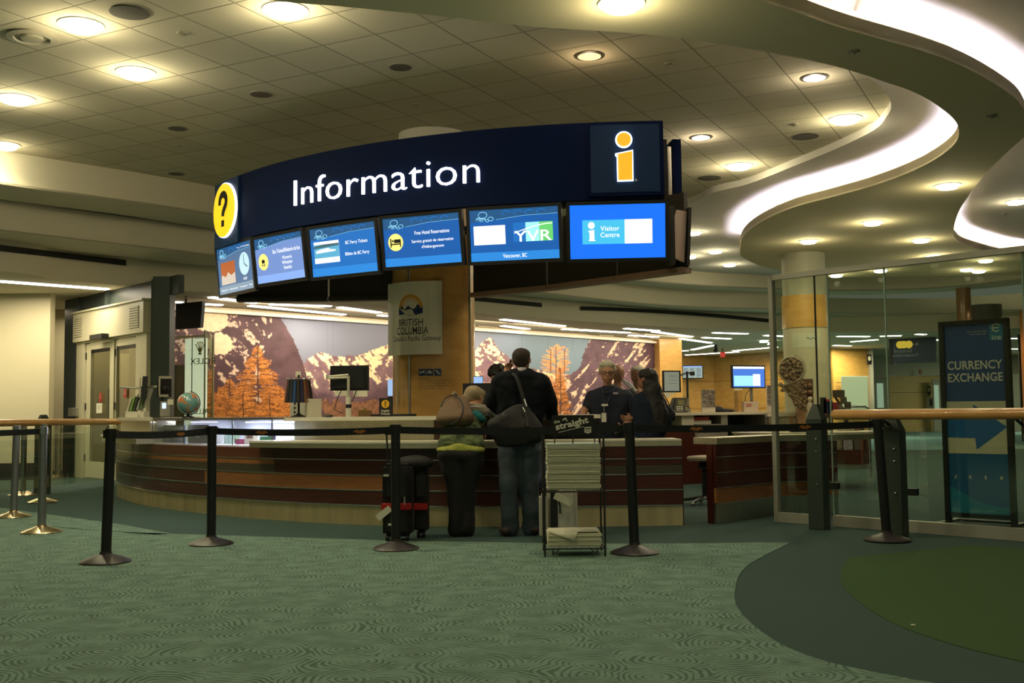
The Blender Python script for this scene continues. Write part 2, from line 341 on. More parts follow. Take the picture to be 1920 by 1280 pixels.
# trough floor and inner wall
for P, sg in ((RL, 1), (RR, -1)):
    mb.slab(P, 0.0, sg*.03, ZR+.02, ZR+.13); mb.slab(P, sg*.03, sg*.4, ZR+.02, ZR+.03); mb.wallpath(offset_path(P, sg*.38), ZR+.02, ZU)
mb.bm.verts.ensure_lookup_table()
struct('ceiling_soffit', mb, SOFFIT)
COVE = emis('cove_tube', COOL, 42.)
for nm, P, sg, a, b in (('left', RL, 1, 2, len(RL)-14), ('right', RR, -1, 6, len(RR))):
    q = offset_path(P, sg*.12)[a:b]; mb = MB(); mb.slab(q, 0, .03, ZR+.04, ZR+.06)
    solo('cove_light', mb, COVE, 'cool white light strip hidden in the cove along the %s edge of the curved soffit' % ('tiled' if nm == 'left' else 'outer'), 'light')
# --- stepped fascias
mb = MB(); mb.wallpath(UPPATH, 4.15, 4.62); mb.slab(UPPATH, 0, -1.0, 4.15, 4.18); mb.wallpath(MIDPATH, 3.72, 4.17); mb.slab(MIDPATH, 0, -1.4, 3.72, 3.74); mb.wallpath(LOWPATH, ZL, 3.74)
struct('wall_fascia', mb, FASCIA)
def lowpt(px, py, out=.0):
    p = onpath(LOWPATH, px, py); return p - Vector((p.x*.0, out, 0))
for a, b in (((-60, 458), (237, 493)), ((880, 559), (1016, 572)), ((1089, 578), (1453, 602.5))):
    mb = MB(); P = []; n = 40
    for k in range(n+1):
        px = a[0] + (b[0]-a[0])*k/n; t = k/n; py = a[1] + (b[1]-a[1])*t + (4*t*(1-t)*(-4) if a[0] == 1089 else 0); p = onpath(LOWPATH, px, py)
        if p is not None: P.append(p)
    r = []
    for p in P: r.append([mb.bm.verts.new(p + Vector((.0, -.06, .045))), mb.bm.verts.new(p + Vector((.0, -.06, -.045))), mb.bm.verts.new(p + Vector((0, .0, -.045))), mb.bm.verts.new(p + Vector((0, .0, .045)))])
    for A, B in zip(r, r[1:]):
        for k in range(4): mb._f([A[k], A[(k+1) % 4], B[(k+1) % 4], B[k]])
    mb._f(r[0]); mb._f(r[-1])
    where = 'left of the information sign' if a[0] < 0 else ('above the mural beside the column' if a[0] < 1000 else 'above the ceiling lights on the right')
    solo('air_slot', mb, MATTE, 'long black air slot in the lowest fascia %s' % where, 'vent')
# --- low ceiling
LOWC = mat('low_ceiling_paint', (.55, .50, .38), .85)
mb = MB(); mb.flat([p for p in LOWPATH] + [Vector((30, 30)), Vector((30, 60)), Vector((-22, 60)), Vector((-22, 9))], ZL); struct('ceiling_low', mb, LOWC)
# --- left cream wall, side walls
mb = MB(); mb.box((-12.2, 18.75, 1.63), (8.2, .2, 3.26)); struct('wall_left', mb, CREAM)
mb = MB(); mb.box((-12.2, 18.64, .14), (8.2, .03, .3)); struct('baseboard_left', mb, mat('dark_base', (.03, .035, .03), .6))
mb = MB(); mb.box((-16.5, 8, 2.3), (.2, 22, 4.7)); struct('wall_side', mb, CREAM)
mb = MB(); mb.box((25, 30, 2.3), (.2, 60, 4.7)); struct('wall_right', mb, CREAM)
# --- mural
M0, M1 = Vector((-6.53, 20.66, 0)), Vector((4.65, 33.17, 0)); MD = (M1-M0).normalized(); MLEN = (M1-M0).length
MF = Fr(M0, MD)
mb = MB(); mb.fbox(MF, -.8, MLEN+.2, 0, ZL, -.3, -.06); struct('wall_back', mb, CREAM)
MZ = 3.12
mb = MB(); mb.fbox(MF, -.3, MLEN+.1, MZ, MZ+.07, -.05, .14); struct('trim_1', mb, WHITE)
rng = np.random.default_rng(3)
def fbm(w, h, base, oct=5, ax=1., seed=0, rot=0.):
    r = np.random.default_rng(seed); out = np.zeros((h, w)); amp = 1; tot = 0
    yy, xx = np.mgrid[0:h, 0:w].astype(float); X = xx*math.cos(rot)+yy*math.sin(rot); Y = (-xx*math.sin(rot)+yy*math.cos(rot))*ax
    X -= X.min(); Y -= Y.min()
    for o in range(oct):
        f = 2**o/base; gx, gy = int(X.max()*f)+3, int(Y.max()*f)+3; g = r.random((gy, gx))
        a, b = X*f, Y*f; i, j = a.astype(int), b.astype(int); u, v = a-i, b-j; u = u*u*(3-2*u); v = v*v*(3-2*v)
        out += amp*((g[j, i]*(1-u)+g[j, i+1]*u)*(1-v)+(g[j+1, i]*(1-u)+g[j+1, i+1]*u)*v); tot += amp; amp *= .55
    return out/tot
def paint_mural():
    x0, y0, Wd, Hd = 300, 570, 960, 240; yy, xx = np.mgrid[0:Hd, 0:Wd].astype(float); px = xx+x0; py = yy+y0
    n1 = fbm(Wd, Hd, 28, 6, 1.5, 1); n2 = fbm(Wd, Hd, 10, 5, 1, 2); n3 = fbm(Wd, Hd, 30, 6, 3.5, 3, .9); n4 = fbm(Wd, Hd, 5, 3, 1, 4)
    img = np.zeros((Hd, Wd, 3))
    sky = np.stack([.20+.0*px, .215+.0*px, .29+.0*px], -1)*(1.05-.25*(py-600)[..., None]/120) + np.clip((px-880)/400, 0, .3)[..., None]*np.array([-.02, .16, .14]); img[:] = sky
    def ridge(pts): return np.interp(px[0], [p[0] for p in pts], [p[1] for p in pts])[None, :]
    # mid mountains
    sk = ridge([(300, 700), (560, 690), (578, 672), (598, 660), (612, 661), (628, 668), (650, 668), (680, 664), (706, 652), (735, 645), (760, 640), (850, 668), (885, 664), (897, 650), (907, 640), (918, 631), (926, 640), (935, 655), (946, 664), (956, 672), (975, 684), (1000, 690), (1030, 700), (1072, 703), (1260, 700)]) + (n4-.5)*9
    m_ = py > sk; snow = (n3*.6+n2*.3+n4*.2 > .575) & (py-sk < 66) | ((py-sk < 34) & (n1*.5+n4*.5 > .54) & (px > 640)); rockc = np.array([.10, .06, .085]); rock2 = np.array([.24, .14, .15]); snowc = np.array([.88, .68, .42])
    rr = rockc + (rock2-rockc)*n2[..., None]; cc = np.where(snow[..., None], snowc*(.75+.5*n4[..., None]), rr*1.2)
    lowf = np.clip((py-(sk+62))/26, 0, 1)[..., None]; low = np.array([.10, .055, .07])*(.5+1.2*n2[..., None]); cc = cc*(1-lowf)+low*lowf; img = np.where(m_[..., None], cc, img)
    tr = py > 752 + 14*(n2-.5)*2; img = np.where((tr & (px < 760))[..., None], np.array([.22, .10, .055])*(.4+1.3*n4[..., None]), img)
    # left cliff
    ex = np.interp(py[:, 0], [570, 595, 640, 677, 712, 743, 800], [518, 527, 552, 567, 577, 594, 620])[:, None] + (n4-.5)*5
    m_ = px < ex; base = np.array([.085, .046, .055])*(.55+1.0*n1[..., None]); s1 = ((n3*.7+n4*.3 > .625) & (px < 500)) | ((n2*.6+n1*.6+n4*.3 > .89) & (px < 510)); s2 = (px-395)**2/30**2 + (py-600)**2/20**2 < .9+n4*.6; s3 = (px-412)**2/24**2 + (py-645)**2/20**2 < .7+n4*.7
    cc = np.where((s1)[..., None], np.array([.62, .44, .34])*(.7+.6*n4[..., None]), base); cc = np.where((s2 | s3)[..., None], np.array([.85, .66, .44])*(.8+.3*n4[..., None]), cc)
    img = np.where(m_[..., None], cc, img)
    # right cliff
    ex = np.interp(py[:, 0], [570, 634, 660, 690, 702, 712, 800], [1120, 1106, 1096, 1086, 1070, 1040, 990])[:, None] + (n4-.5)*6
    m_ = px > ex; n5 = fbm(Wd, Hd, 40, 6, 6, 9, 2.2); base = np.array([.11, .062, .08])*(.6+.9*n2[..., None]); base = base*(1-.35*np.clip((px-1195)/40, 0, 1))[..., None]
    st = (n5*.75+n4*.25+.04*np.sin(px*.11+py*.06) > .585) | (n5*.45+n4*.55 > .66); cc = np.where(st[..., None], np.array([.72, .5, .34])*(.7+.6*n4[..., None]), base); img = np.where(m_[..., None], cc, img)
    m_ = (py > 715+20*(n2-.5)) & (px > 880) & (px <= ex+8); img = np.where(m_[..., None], np.array([.42, .24, .2])*(.4+1.3*n3[..., None]), img)
    # larches drawn branch by branch
    r = random.Random(5)
    def stroke(a, b, c, wdt=1.0):
        n = int(max(abs(a[0]-b[0]), abs(a[1]-b[1])))+2
        for k in range(n):
            t = k/n; x, y = a[0]+(b[0]-a[0])*t-x0, a[1]+(b[1]-a[1])*t-y0; i, j = int(x), int(y)
            if 0 <= i < Wd-1 and 0 <= j < Hd-1:
                img[j, i] = c
                if wdt > 1: img[j, i+1] = c
                if wdt > 2: img[j+1, i] = c
    def larch(x, top, bot, half, n, tall=1.):
        for k in range(n):
            t = r.random()**.75; y = top+(bot-top)*t; hw = half*(t**.8)*(.35+.35*math.sin(t*38)*.5+.75*r.random()**.7); sgn = r.choice((-1, 1)); xs = x+sgn*hw*r.random()*.6
            b_ = .25+1.1*r.random()**1.4; c = [q*b_ for q in (.62, .22, .05)]
            stroke((xs, y), (x+sgn*hw, y-4*r.random()+hw*.12), c, 1+(r.random() < .5))
            for _ in range(3):
                xx_ = xs+(x+sgn*hw-xs)*r.random(); stroke((xx_, y), (xx_+r.uniform(-4, 4), y+r.uniform(-5, 3)), c)
        stroke((x, top), (x+2, bot), (.09, .04, .02), 2)
    img[(py > 745+(n1-.5)*60) & (px < 560)] = (.13, .05, .025)
    larch(430, 712, 792, 62, 420); larch(525, 728, 792, 48, 300); larch(395, 728, 792, 36, 200); larch(483, 650, 792, 72, 640); larch(455, 735, 795, 50, 260); larch(505, 742, 795, 44, 220)
    def bare(x, top, bot, hw, n):
        for k in range(n):
            t = r.random(); y = top+(bot-top)*t; w_ = hw*(.25+.75*math.sin(PI*min(1, t*1.1+.15)))*r.random(); sgn = r.choice((-1, 1))
            c = [q*(.6+.7*r.random()) for q in ((.75, .36, .14) if t < .5 else (.7, .26, .06))]
            stroke((x+sgn*w_*.3, y), (x+sgn*w_, y-6*r.random()), c, 1+(r.random() < .3))
        stroke((x, top), (x+1, bot), (.2, .1, .05), 2)
    bare(1042, 650, 785, 30, 420); bare(1058, 655, 700, 14, 40); bare(1032, 655, 700, 12, 40); larch(1050, 690, 790, 26, 260); larch(1000, 740, 790, 30, 120)
    for sx in (614, 624, 978, 1028, 1074):
        j = sx-x0; img[:90, j] = np.where(py[:90, j:j+1] < sk[0, j], img[:90, j]*.8, img[:90, j])
    return img, x0, y0
def build_mural():
    img, x0, y0 = paint_mural(); nu, nv = 1000, 190; zb = .95; verts = []; cols = []
    for j in range(nv+1):
        for i in range(nu+1):
            # even steps in the photograph's width keep the painted detail even
            px = 322 + (1242-322)*i/nu; r = ray(px, 700); t = (M0.x*MD.y - M0.y*MD.x)/(r.x*MD.y - r.y*MD.x); P = Vector((r.x*t, r.y*t, zb+(MZ-zb)*j/nv)); verts.append(P + MF.n*.0)
            a, b = pr(P); a -= x0; b -= y0; a = min(max(a, 0), img.shape[1]-2); b = min(max(b, 0), img.shape[0]-2); ia, ib = int(a), int(b); u, v = a-ia, b-ib
            c = (img[ib, ia]*(1-u)+img[ib, ia+1]*u)*(1-v)+(img[ib+1, ia]*(1-u)+img[ib+1, ia+1]*u)*v; cols.append((*c, 1))
    faces = [(j*(nu+1)+i, j*(nu+1)+i+1, (j+1)*(nu+1)+i+1, (j+1)*(nu+1)+i) for j in range(nv) for i in range(nu)]
    me = bpy.data.meshes.new('mural'); me.from_pydata(verts, [], faces); ca = me.color_attributes.new('paint', 'FLOAT_COLOR', 'POINT'); ca.data.foreach_set('color', np.array(cols, dtype=np.float32).ravel())
    mt = mat('mural_print', (1, 1, 1), .55, spec=.2); nt = mt.node_tree; at = nt.nodes.new('ShaderNodeAttribute'); at.attribute_name = 'paint'; nt.links.new(at.outputs['Color'], nt.nodes['Principled BSDF'].inputs['Base Color'])
    root = thing('mountain_mural', 'long wall mural of snowy mountains and orange larch trees behind the counter', 'mural', MF.p(MLEN/2, .95))
    obj('print', me, mt, root)
    mb = MB(); mb.fbox(MF, -.1, MLEN+.02, .9, MZ, -.05, -.01); obj('backing_panel', mb, WHITE, root)
build_mural()
MC = MF.p(MLEN/2, MZ-.02, .9)
for k in range(6):
    p = MF.p(MLEN*(k+.5)/6, 3.2, 1.3); l = area('mural_wash', p, MLEN/6*.9, 34, (1, .8, .55), d=(-MF.n*1.0 + Vector((0, 0, -1.0))), sy=.15); l.rotation_euler = (MF.n*-1.0 + Vector((0, 0, -1.0))).to_track_quat('-Z', 'Y').to_euler()
# ================================================================== CEILING FIXTURES
LENS = emis('downlight_lens', (1, .93, .6), 9.); LENSW = emis('downlight_white', (1, .93, .85), 5.); LENSO = emis('downlight_amber', (1, .66, .28), 1.6)
def downlight(p, r, mt, drop, label, group, e=0, col=WARM, trim=WHITE, ang=150):
    t = thing('ceiling_downlight', label, 'ceiling light', (p.x, p.y, p.z-.012), group)
    mb = MB(); mb.lathe([(r, .012), (r+.03, .012), (r+.03, .004), (r, 0)], n=28); obj('trim_ring', mb, trim, t, True)
    mb = MB(); mb.lathe([(r*.96, .01), (r*.96, -drop*.3), (r*.8, -drop*.8), (r*.45, -drop)], n=24, cap=False); mb.lathe([(r*.45, -drop), (.002, -drop*1.02)], n=24); obj('lens', mb, mt, t, True)
    if e:
        l = bpy.data.lights.new('downlight', 'POINT'); l.energy = e*.4; l.color = col; l.shadow_soft_size = .07
        o = bpy.data.objects.new('downlight', l); SC.collection.objects.link(o); o.location = (p.x, p.y, p.z-drop-.16)
        l2 = spot('downlight_beam', (p.x, p.y, p.z-drop-.09), e*1.75, col, ang, .5)
big = [((152, 46), 'over the upper left corner'), ((255, 135), 'left of centre in the tiled ceiling'), ((30, 184), 'second from the lower left in the tiled ceiling'), ((8, 271), 'nearest the left fascia'), ((535, 18), 'at the top beside the curved soffit'), ((1585, 222), 'near the right rim of the tiled ceiling'), ((1386, 310), 'between the sign end and the cove')]
for (px, py), w_ in big: downlight(Z(px, py, ZT), .17, LENS, .05, 'bright round glass downlight %s' % w_, 'glass downlights in the tiled ceiling', 42 if py != 271 else 16)
for (px, py), w_ in [((1165, 6), 'at the top edge of the photo'), ((1777, 347), 'nearest the cove bend'), ((1636, 416), 'middle of the soffit'), ((1516, 451), 'just above the right column'), ((1727, 449), 'right of the column top'), ((1751, 479), 'small, behind the glass'), ((1848, 487), 'over the reflected blue sign'), ((1813, 504), 'beside the far fascia'), ((1835, 507), 'closest to the far fascia'), ((1651, 506), 'seen through the glass by the far fascia'), ((1568, 515), 'dim, beside the column')]:
    downlight(Z(px, py, ZR), .15, LENS, .05, 'glass downlight under the curved soffit, %s' % w_, 'glass downlights under the curved soffit', 26 if py < 480 else 12)
for (px, py), w_ in [((1300, 435), 'highest beside the sign end'), ((1341, 470), 'middle one'), ((1368, 495), 'lowest, by the soffit tip'), ((1293, 480), 'half hidden by the sign housing'), ((1905, 377), 'at the right edge of the photo')]:
    downlight(Z(px, py, ZU), .15, LENS, .05, 'glass downlight in the grey upper ceiling, %s' % w_, 'glass downlights in the upper ceiling', 20)
DARKT = mat('dark_trim', (.05, .04, .03), .4)
downlight(Z(1105, 104, ZT), .12, LENSO, .006, 'small flush downlight glowing amber above the sign', None, 8, WARM2, DARKT)
for (px, py), w_ in [((1527, 145), 'near the soffit'), ((1314, 257), 'beside the end of the sign')]: downlight(Z(px, py, ZT), .12, LENSW, .006, 'small flush white downlight %s' % w_, 'flush white downlights', 14, (1, .85, .62), DARKT)
for (x, y) in ((-1.5, 5), (3.5, 3.5), (-5, 4.8), (0.5, -1), (-4.5, 0), (4.5, -.5)):   # the hall goes on behind the camera
    downlight(Vector((x, y, ZT if x < 3 else ZU)), .17, LENS, .05, 'round glass downlight in the ceiling above the viewer', 'downlights overhead', 30)
for (px, py), w_ in [((751, 125), 'largest, above the word on the sign'), ((489, 176), 'left of the sign'), ((333, 240), 'lower left'), ((331, 325), 'by the fascia')]:
    p = Z(px, py, ZT); t = thing('recessed_can_light', 'unlit recessed chrome can light, %s' % w_, 'ceiling light', (p.x, p.y, p.z-.01), 'unlit can lights')
    mb = MB(); mb.lathe([(.11, .006), (.125, .01), (.125, .002), (.11, 0)], n=24, cap=False); obj('trim_ring', mb, mat('trim_dull', (.3, .28, .22), .6), t, True)
    mb = MB(); mb.lathe([(.11, .001), (.09, .007), (.05, .009)], n=24); obj('recess_shade_disc', mb, mat('recess_shade_dark', (.10, .095, .08), .5, .6), t, True)  # shallow disc, the shade of the recess is put into its dark colour
GR = mat('speaker_grille', (.10, .09, .07), .9)
for (px, py), z, w_ in [((243, 22), ZT, 'near the top left lamp'), ((1510, 255), ZT, 'right, before the cove'), ((1331, 333), ZT, 'by the sign end'), ((1062, 40), ZT, 'half hidden by the soffit')]:
    p = Z(px, py, z); mb = MB(); mb.lathe([(.15, 0), (.17, -.012), (.12, -.018)], (p.x, p.y, p.z), n=28); solo('ceiling_speaker', mb, GR, 'round dark speaker grille in the tiled ceiling, %s' % w_, 'speaker', 'round ceiling speakers')
p = Z(60, 68, ZT); t = thing('air_diffuser', 'round cream air diffuser in the upper left ceiling', 'vent', (p.x, p.y, p.z-.03))
mb = MB(); mb.lathe([(.2, .03), (.22, .01), (.16, .0), (.15, .02)], n=32, cap=False); obj('outer_ring', mb, mat('diffuser_ring', (.42, .39, .29), .7), t, True); mb = MB(); mb.lathe([(.1, .03), (.1, .0), (.07, -.006)], n=24); obj('inner_cone', mb, mat('diffuser_inner', (.4, .37, .27), .7), t, True)
for (px, py), z, w_ in [((341, 62), ZT, 'near the top left'), ((335, 272), ZT, 'above the question mark'), ((1254, 119), ZT, 'right of the amber light'), ((1490, 233), ZT, 'by the right speaker'), ((1601, 96), ZR, 'on the curved soffit'), ((1859, 217), ZR, 'at the bend of the soffit'), ((780, 195), ZT, 'over the sign'), ((1884, 401), ZU, 'on the far right ceiling')]:
    p = Z(px, py, z); mb = MB(); mb.lathe([(.055, 0), (.05, -.012), (.02, -.02), (.012, -.03)], tuple(p), n=18); solo('sprinkler', mb, mat('sprinkler_cover', (.3, .28, .2), .5), 'small round sprinkler cover %s' % w_, 'sprinkler', 'ceiling sprinkler covers')
# linear lights in the low ceiling
LIN = emis('linear_lamp', (1, .93, .8), 7.); LINO = mat('linear_lamp_off', (.75, .68, .48), .4)
lin = [((-70, 521), (202, 541), 'long one over the left wall'), ((328, 565), (340, 566), 'short piece by the green column'), ((382, 569), (416, 571), 'short, above the hanging screen'), ((395, 556), (480, 567), 'under the left end of the sign'), ((468, 572), (645, 589), 'longest above the left peak of the mural'), ((505, 569.5), (621, 573), 'thin one nearest the sign housing'), ((636, 575), (711, 585), 'left of the printed banner'), ((710, 590), (740, 592), 'cut off by the banner'),
 ((941, 598), (1057, 610.5), 'right of the column'), ((942, 610), (990, 616), 'short, beside the column'), ((1055, 616), (1179, 623), 'over the bare larch'), ((1172, 615), (1234, 619.5), 'upper one over the right cliff'), ((1181, 627.5), (1233, 631), 'lower one over the right cliff'), ((1225, 621), (1296, 630.5), 'slanting over the wood pillar'), ((1276, 634), (1332, 642), 'slanting right of the wood pillar'), ((1337, 623), (1401, 625), 'upper one above the exit sign'), ((1318, 632), (1369, 634.5), 'lower one above the exit sign'), ((1434, 628), (1500, 631), 'crossing the glass edge'),
 ((1298, 655), (1339, 646.5), 'rising to the right'), ((1277, 657), (1291, 656.5), 'stub beside the wood pillar'), ((1286, 665), (1385, 659), 'lowest over the wood wall'), ((1375, 657), (1456, 650), 'rising above the right monitor'), ((1570, 630), (1630, 630.3), 'behind the glass, upper'), ((1563, 647), (1595, 647.7), 'behind the glass, lower'), ((1596, 640), (1645, 636), 'behind the glass, slanting'), ((1650, 629.6), (1690, 628.5), 'behind the reflected sign'), ((1718, 626), (1735, 626.5), 'small, above the reflected sign'), ((1740, 635), (1756, 637), 'small, by the blue poster'), ((1893, 634), (1911, 634), 'far right, upper'), ((1894, 653.5), (1912, 653.5), 'far right, lower')]
for a, b, w_ in lin:
    A, B = Z(*a, ZL), Z(*b, ZL); d = (B-A).normalized(); s_ = Vector((0, 0, 1)).cross(d)*.085
    # the slots lie in the ceiling, 12 to 17 cm wide
    t = thing('linear_ceiling_light', 'slim white linear ceiling light, %s' % w_, 'ceiling light', ((A+B)/2 - Vector((0, 0, .02))), 'linear lights of the low ceiling')
    mb = MB(); mb.bm.faces.new([mb.bm.verts.new(q - Vector((0, 0, .02))) for q in (A+s_, A-s_, B-s_, B+s_)]); mb.bm.faces.new([mb.bm.verts.new(q - Vector((0, 0, .004))) for q in (A-s_, A+s_, B+s_, B-s_)]); obj('diffuser', mb, LIN, t)
    mb = MB(); w2 = s_*1.25; mb.bm.faces.new([mb.bm.verts.new(q - Vector((0, 0, .003))) for q in (A+w2, A-w2, B-w2, B+w2)]); obj('slot_frame', mb, WHITE, t)
for k, (x, y, e) in enumerate([(-10.2, 17.2, 30), (-7.7, 17.8, 40), (-3.5, 22.3, 50), (0, 26, 60), (4, 29, 60), (8, 33, 110), (2, 38, 80), (12, 38, 150), (20, 42, 120), (-16, 20, 20)]):  # the one in front of the left doors is added to brighten them
    area('linear_and_added_glow', (x, y, ZL-.06), 1.8, e, (1, .86, .6), sy=.6)
for a, b in (((440, 579), (466, 581)), ((523, 586), (558, 588)), ((600, 591), (645, 594)), ((892, 611), (930, 614)), ((1060, 625), (1097, 627)), ((1120, 628), (1146, 629.5)), ((1170, 631), (1193, 632.5)), ((1215, 634), (1234, 635.5))):
    A, B = Z(*a, ZL), Z(*b, ZL); s_ = Vector((0, 0, 1)).cross((B-A).normalized())*.1; mb = MB(); dz = Vector((0, 0, .012))
    mb.box((A+B)/2 - dz/2, ((B-A).length, .2, .012), Euler((0, 0, math.atan2(B.y-A.y, B.x-A.x)))); solo('linear_ceiling_light', mb, LINO, 'unlit linear ceiling light in front of the mural', 'ceiling light', 'unlit linear lights above the mural')
# ================================================================== CENTRAL COLUMN
CCX, CCY = -.98, 13.35
SILV = mat('column_joint_strip', (.5, .48, .4), .3, .8)
t = thing('round_column', 'thick round column clad in orange wood laminate, holding the banner under the sign', 'column', (CCX, CCY, 0))
mb = MB(); mb.lathe([(.515, 0), (.515, 3.6)], (CCX, CCY, 0), n=64); obj('wood_cladding', mb, LAMI, t)
mb = MB(); mb.lathe([(.43, 3.6), (.43, ZT)], (CCX, CCY, 0), n=64); obj('white_upper_shaft', mb, WHITE, t)
for px in (768, 882):
    # joint strips where the laminate sheets meet
    r = ray(px, 740); rr = r.to_2d().normalized(); oc = Vector((CCX, CCY)); tt = rr.dot(oc); h2 = oc.length_squared-tt*tt; q = rr*(tt-math.sqrt(max(0, .518**2-h2))); mb = MB(); mb.cyl((q.x, q.y, 0), (q.x, q.y, 3.6), .016, n=10); obj('joint_strip', mb, SILV, t)
def onround(cx, cy, R, a0):
    """map for lettering wrapped on an upright cylinder: u along the arc from angle a0, v = height"""
    def f(u, v, n=0.):
        a = a0 + u/R; return Vector((cx + (R+n)*math.sin(a), cy - (R+n)*math.cos(a), v))
    return f
acol = math.atan2(-CCX, CCY)          # angle of the column side that faces the camera
cm = onround(CCX, CCY, .515, acol)
def cu(px, R=.515, py=600):           # arc length on the column under photo column px
    rr = ray(px, py).to_2d().normalized(); oc = Vector((CCX, CCY)); tt = rr.dot(oc); h2 = oc.length_squared-tt*tt; q = rr*(tt-math.sqrt(max(1e-6, R*R-h2))) - oc; return (math.atan2(q.x, -q.y)-acol)*R
def czv(py, d=12.9): return D(812, py, d).z
def gridmap(mb, f, u0, u1, v0, v1, n0, n1, nu=16, nv=1):
    G = [[[mb.bm.verts.new(f(u0+(u1-u0)*i/nu, v0+(v1-v0)*j/nv, n)) for i in range(nu+1)] for j in range(nv+1)] for n in (n0, n1)]
    for k in (0, 1):
        for j in range(nv):
            for i in range(nu): mb._f([G[k][j][i], G[k][j][i+1], G[k][j+1][i+1], G[k][j+1][i]])
    for j in range(nv):
        for i in (0, nu): mb._f([G[0][j][i], G[1][j][i], G[1][j+1][i], G[0][j+1][i]])
    for i in range(nu):
        for j in (0, nv): mb._f([G[0][j][i], G[1][j][i], G[1][j][i+1], G[0][j][i+1]])
def polymap(mb, f, poly, n):
    mb._f([mb.bm.verts.new(f(u, v, n)) for u, v in poly])
# banner of brushed metal with the printed emblem, bent round the column
BR = .60; bu0, bu1 = cu(733, BR), cu(829, BR); bf = onround(CCX, CCY, BR, acol); v0, v1 = czv(665), czv(529)
t2 = thing('printed_banner', 'curved pale metal banner with a sun and mountain emblem on the column', 'sign', bf((bu0+bu1)/2, v0, -.05))
mb = MB(); gridmap(mb, bf, bu0-.08, bu1, v0, v1, -.004, .004, 24); obj('panel', mb, mat('banner_metal', (.85, .82, .62), .4, .0, noise=(3, .12, (8, 8, .2))), t2)
mb = MB(); mb.cyl(bf(bu1-.03, v0+.2, -.08), bf(bu1-.03, v0+.2, -.01), .01, n=8); mb.cyl(bf(bu1-.03, v1-.2, -.08), bf(bu1-.03, v1-.2, -.01), .01, n=8); obj('standoff', mb, CHROME, t2)
uc = cu(769, BR); s = .62; NAVY = mat('print_navy', (.03, .045, .13), .5); GOLD = mat('print_gold', (.85, .42, .05), .5)
mb = MB(); eu = .165; ev = .17; ez = czv(579)
for k in range(17):
    a = PI*k/16; 
    if k % 2 == 0 or True:
        da = PI/16*.33; polymap(mb, bf, [(uc+eu*math.cos(a-da), ez+ev*math.sin(a-da)), (uc+eu*math.cos(a+da), ez+ev*math.sin(a+da)), (uc+eu*.45*math.cos(a), ez+ev*.45*math.sin(a))], .0055)
for k in range(24):
    a, b = PI*k/24, PI*(k+1)/24; polymap(mb, bf, [(uc+eu*math.cos(a), ez+ev*math.sin(a)), (uc+eu*math.cos(b), ez+ev*math.sin(b)), (uc+eu*.8*math.cos(b), ez+ev*.8*math.sin(b)), (uc+eu*.8*math.cos(a), ez+ev*.8*math.sin(a))], .006)
obj('sun_emblem', mb, GOLD, t2)
mb = MB(); polymap(mb, bf, [(uc-eu, ez-.075), (uc-eu*.5, ez-.065), (uc, ez-.085), (uc+eu*.5, ez-.08), (uc+eu, ez-.06), (uc+eu, ez+.02), (uc+eu*.6, ez+.045), (uc+eu*.35, ez-.01), (uc+eu*.1, ez+.0), (uc-eu*.15, ez+.035), (uc-eu*.45, ez-.015), (uc-eu*.7, ez+.035), (uc-eu, ez+.01)], .0065); obj('mountain_emblem', mb, NAVY, t2)
INK = mat('print_ink', (.05, .045, .04), .6)
mb = MB()
mb.text('BRITISH', bf, cu(769, BR), czv(605), h=.085, wd=.33, mapf=bf, n0=.005, ext=0, bold=.005); mb.text('COLUMBIA', bf, cu(771, BR), czv(620), h=.085, wd=.43, mapf=bf, n0=.005, ext=0, bold=.005); mb.text("Canada's Pacific Gateway", bf, cu(776, BR), czv(636), h=.085, wd=.66, mapf=bf, n0=.005, ext=0, bold=.002)
gridmap(mb, bf, cu(746, BR), cu(800, BR), czv(627.2), czv(626.4), .005, .0055, 10); obj('lettering', mb, INK, t2)
# small pictograms and note printed on the laminate
BLUEP = mat('print_blue', (.02, .06, .17), .5)
t3 = thing('service_decal', 'three small blue pictograms with a printed note on the column', 'sticker', cm(cu(800), czv(700), .0))
for i, px in enumerate((791, 805, 820)):
    mb = MB(); c = cu(px); z = czv(698); gridmap(mb, cm, c-.042, c+.042, z-.042, z+.042, .001, .003, 4); ic = obj('pictogram', mb, BLUEP, t3)
    mb = MB()
    if i == 0: gridmap(mb, cm, c-.03, c-.004, z-.012, z+.014, .0035, .0045, 2); gridmap(mb, cm, c+.004, c+.03, z-.006, z+.02, .0035, .0045, 2)
    elif i == 1: gridmap(mb, cm, c-.03, c+.03, z-.014, z+.002, .0035, .0045, 2); gridmap(mb, cm, c-.02, c+.02, z+.006, z+.02, .0035, .0045, 2)
    else: polymap(mb, cm, [(c-.03, z+.02), (c-.014, z+.028), (c+.03, z-.02), (c+.012, z-.028)], .004)
    obj('symbol', mb, WHITE, ic)
mb = MB()
for k, tx in enumerate(('Information', 'We can help you with bus tickets', 'hotel rooms, ferry tickets, maps', 'and local tours. Please ask', 'our staff at this counter')): mb.text(tx, cm, cu(784), czv(709+4.8*k), h=.022, mapf=cm, n0=.001, ext=0, align='L')
obj('note_lettering', mb, mat('print_brown', (.12, .08, .03), .6), t3)
# ================================================================== HANGING INFORMATION SIGN
SPTS = [(1.49+.35, 10.42)] + [tuple(Z(x, y, 3.94).to_2d()) for x, y in ((1243, 226), (1100, 230), (900, 243), (740, 262), (600, 286), (440, 332), (407, 348))]
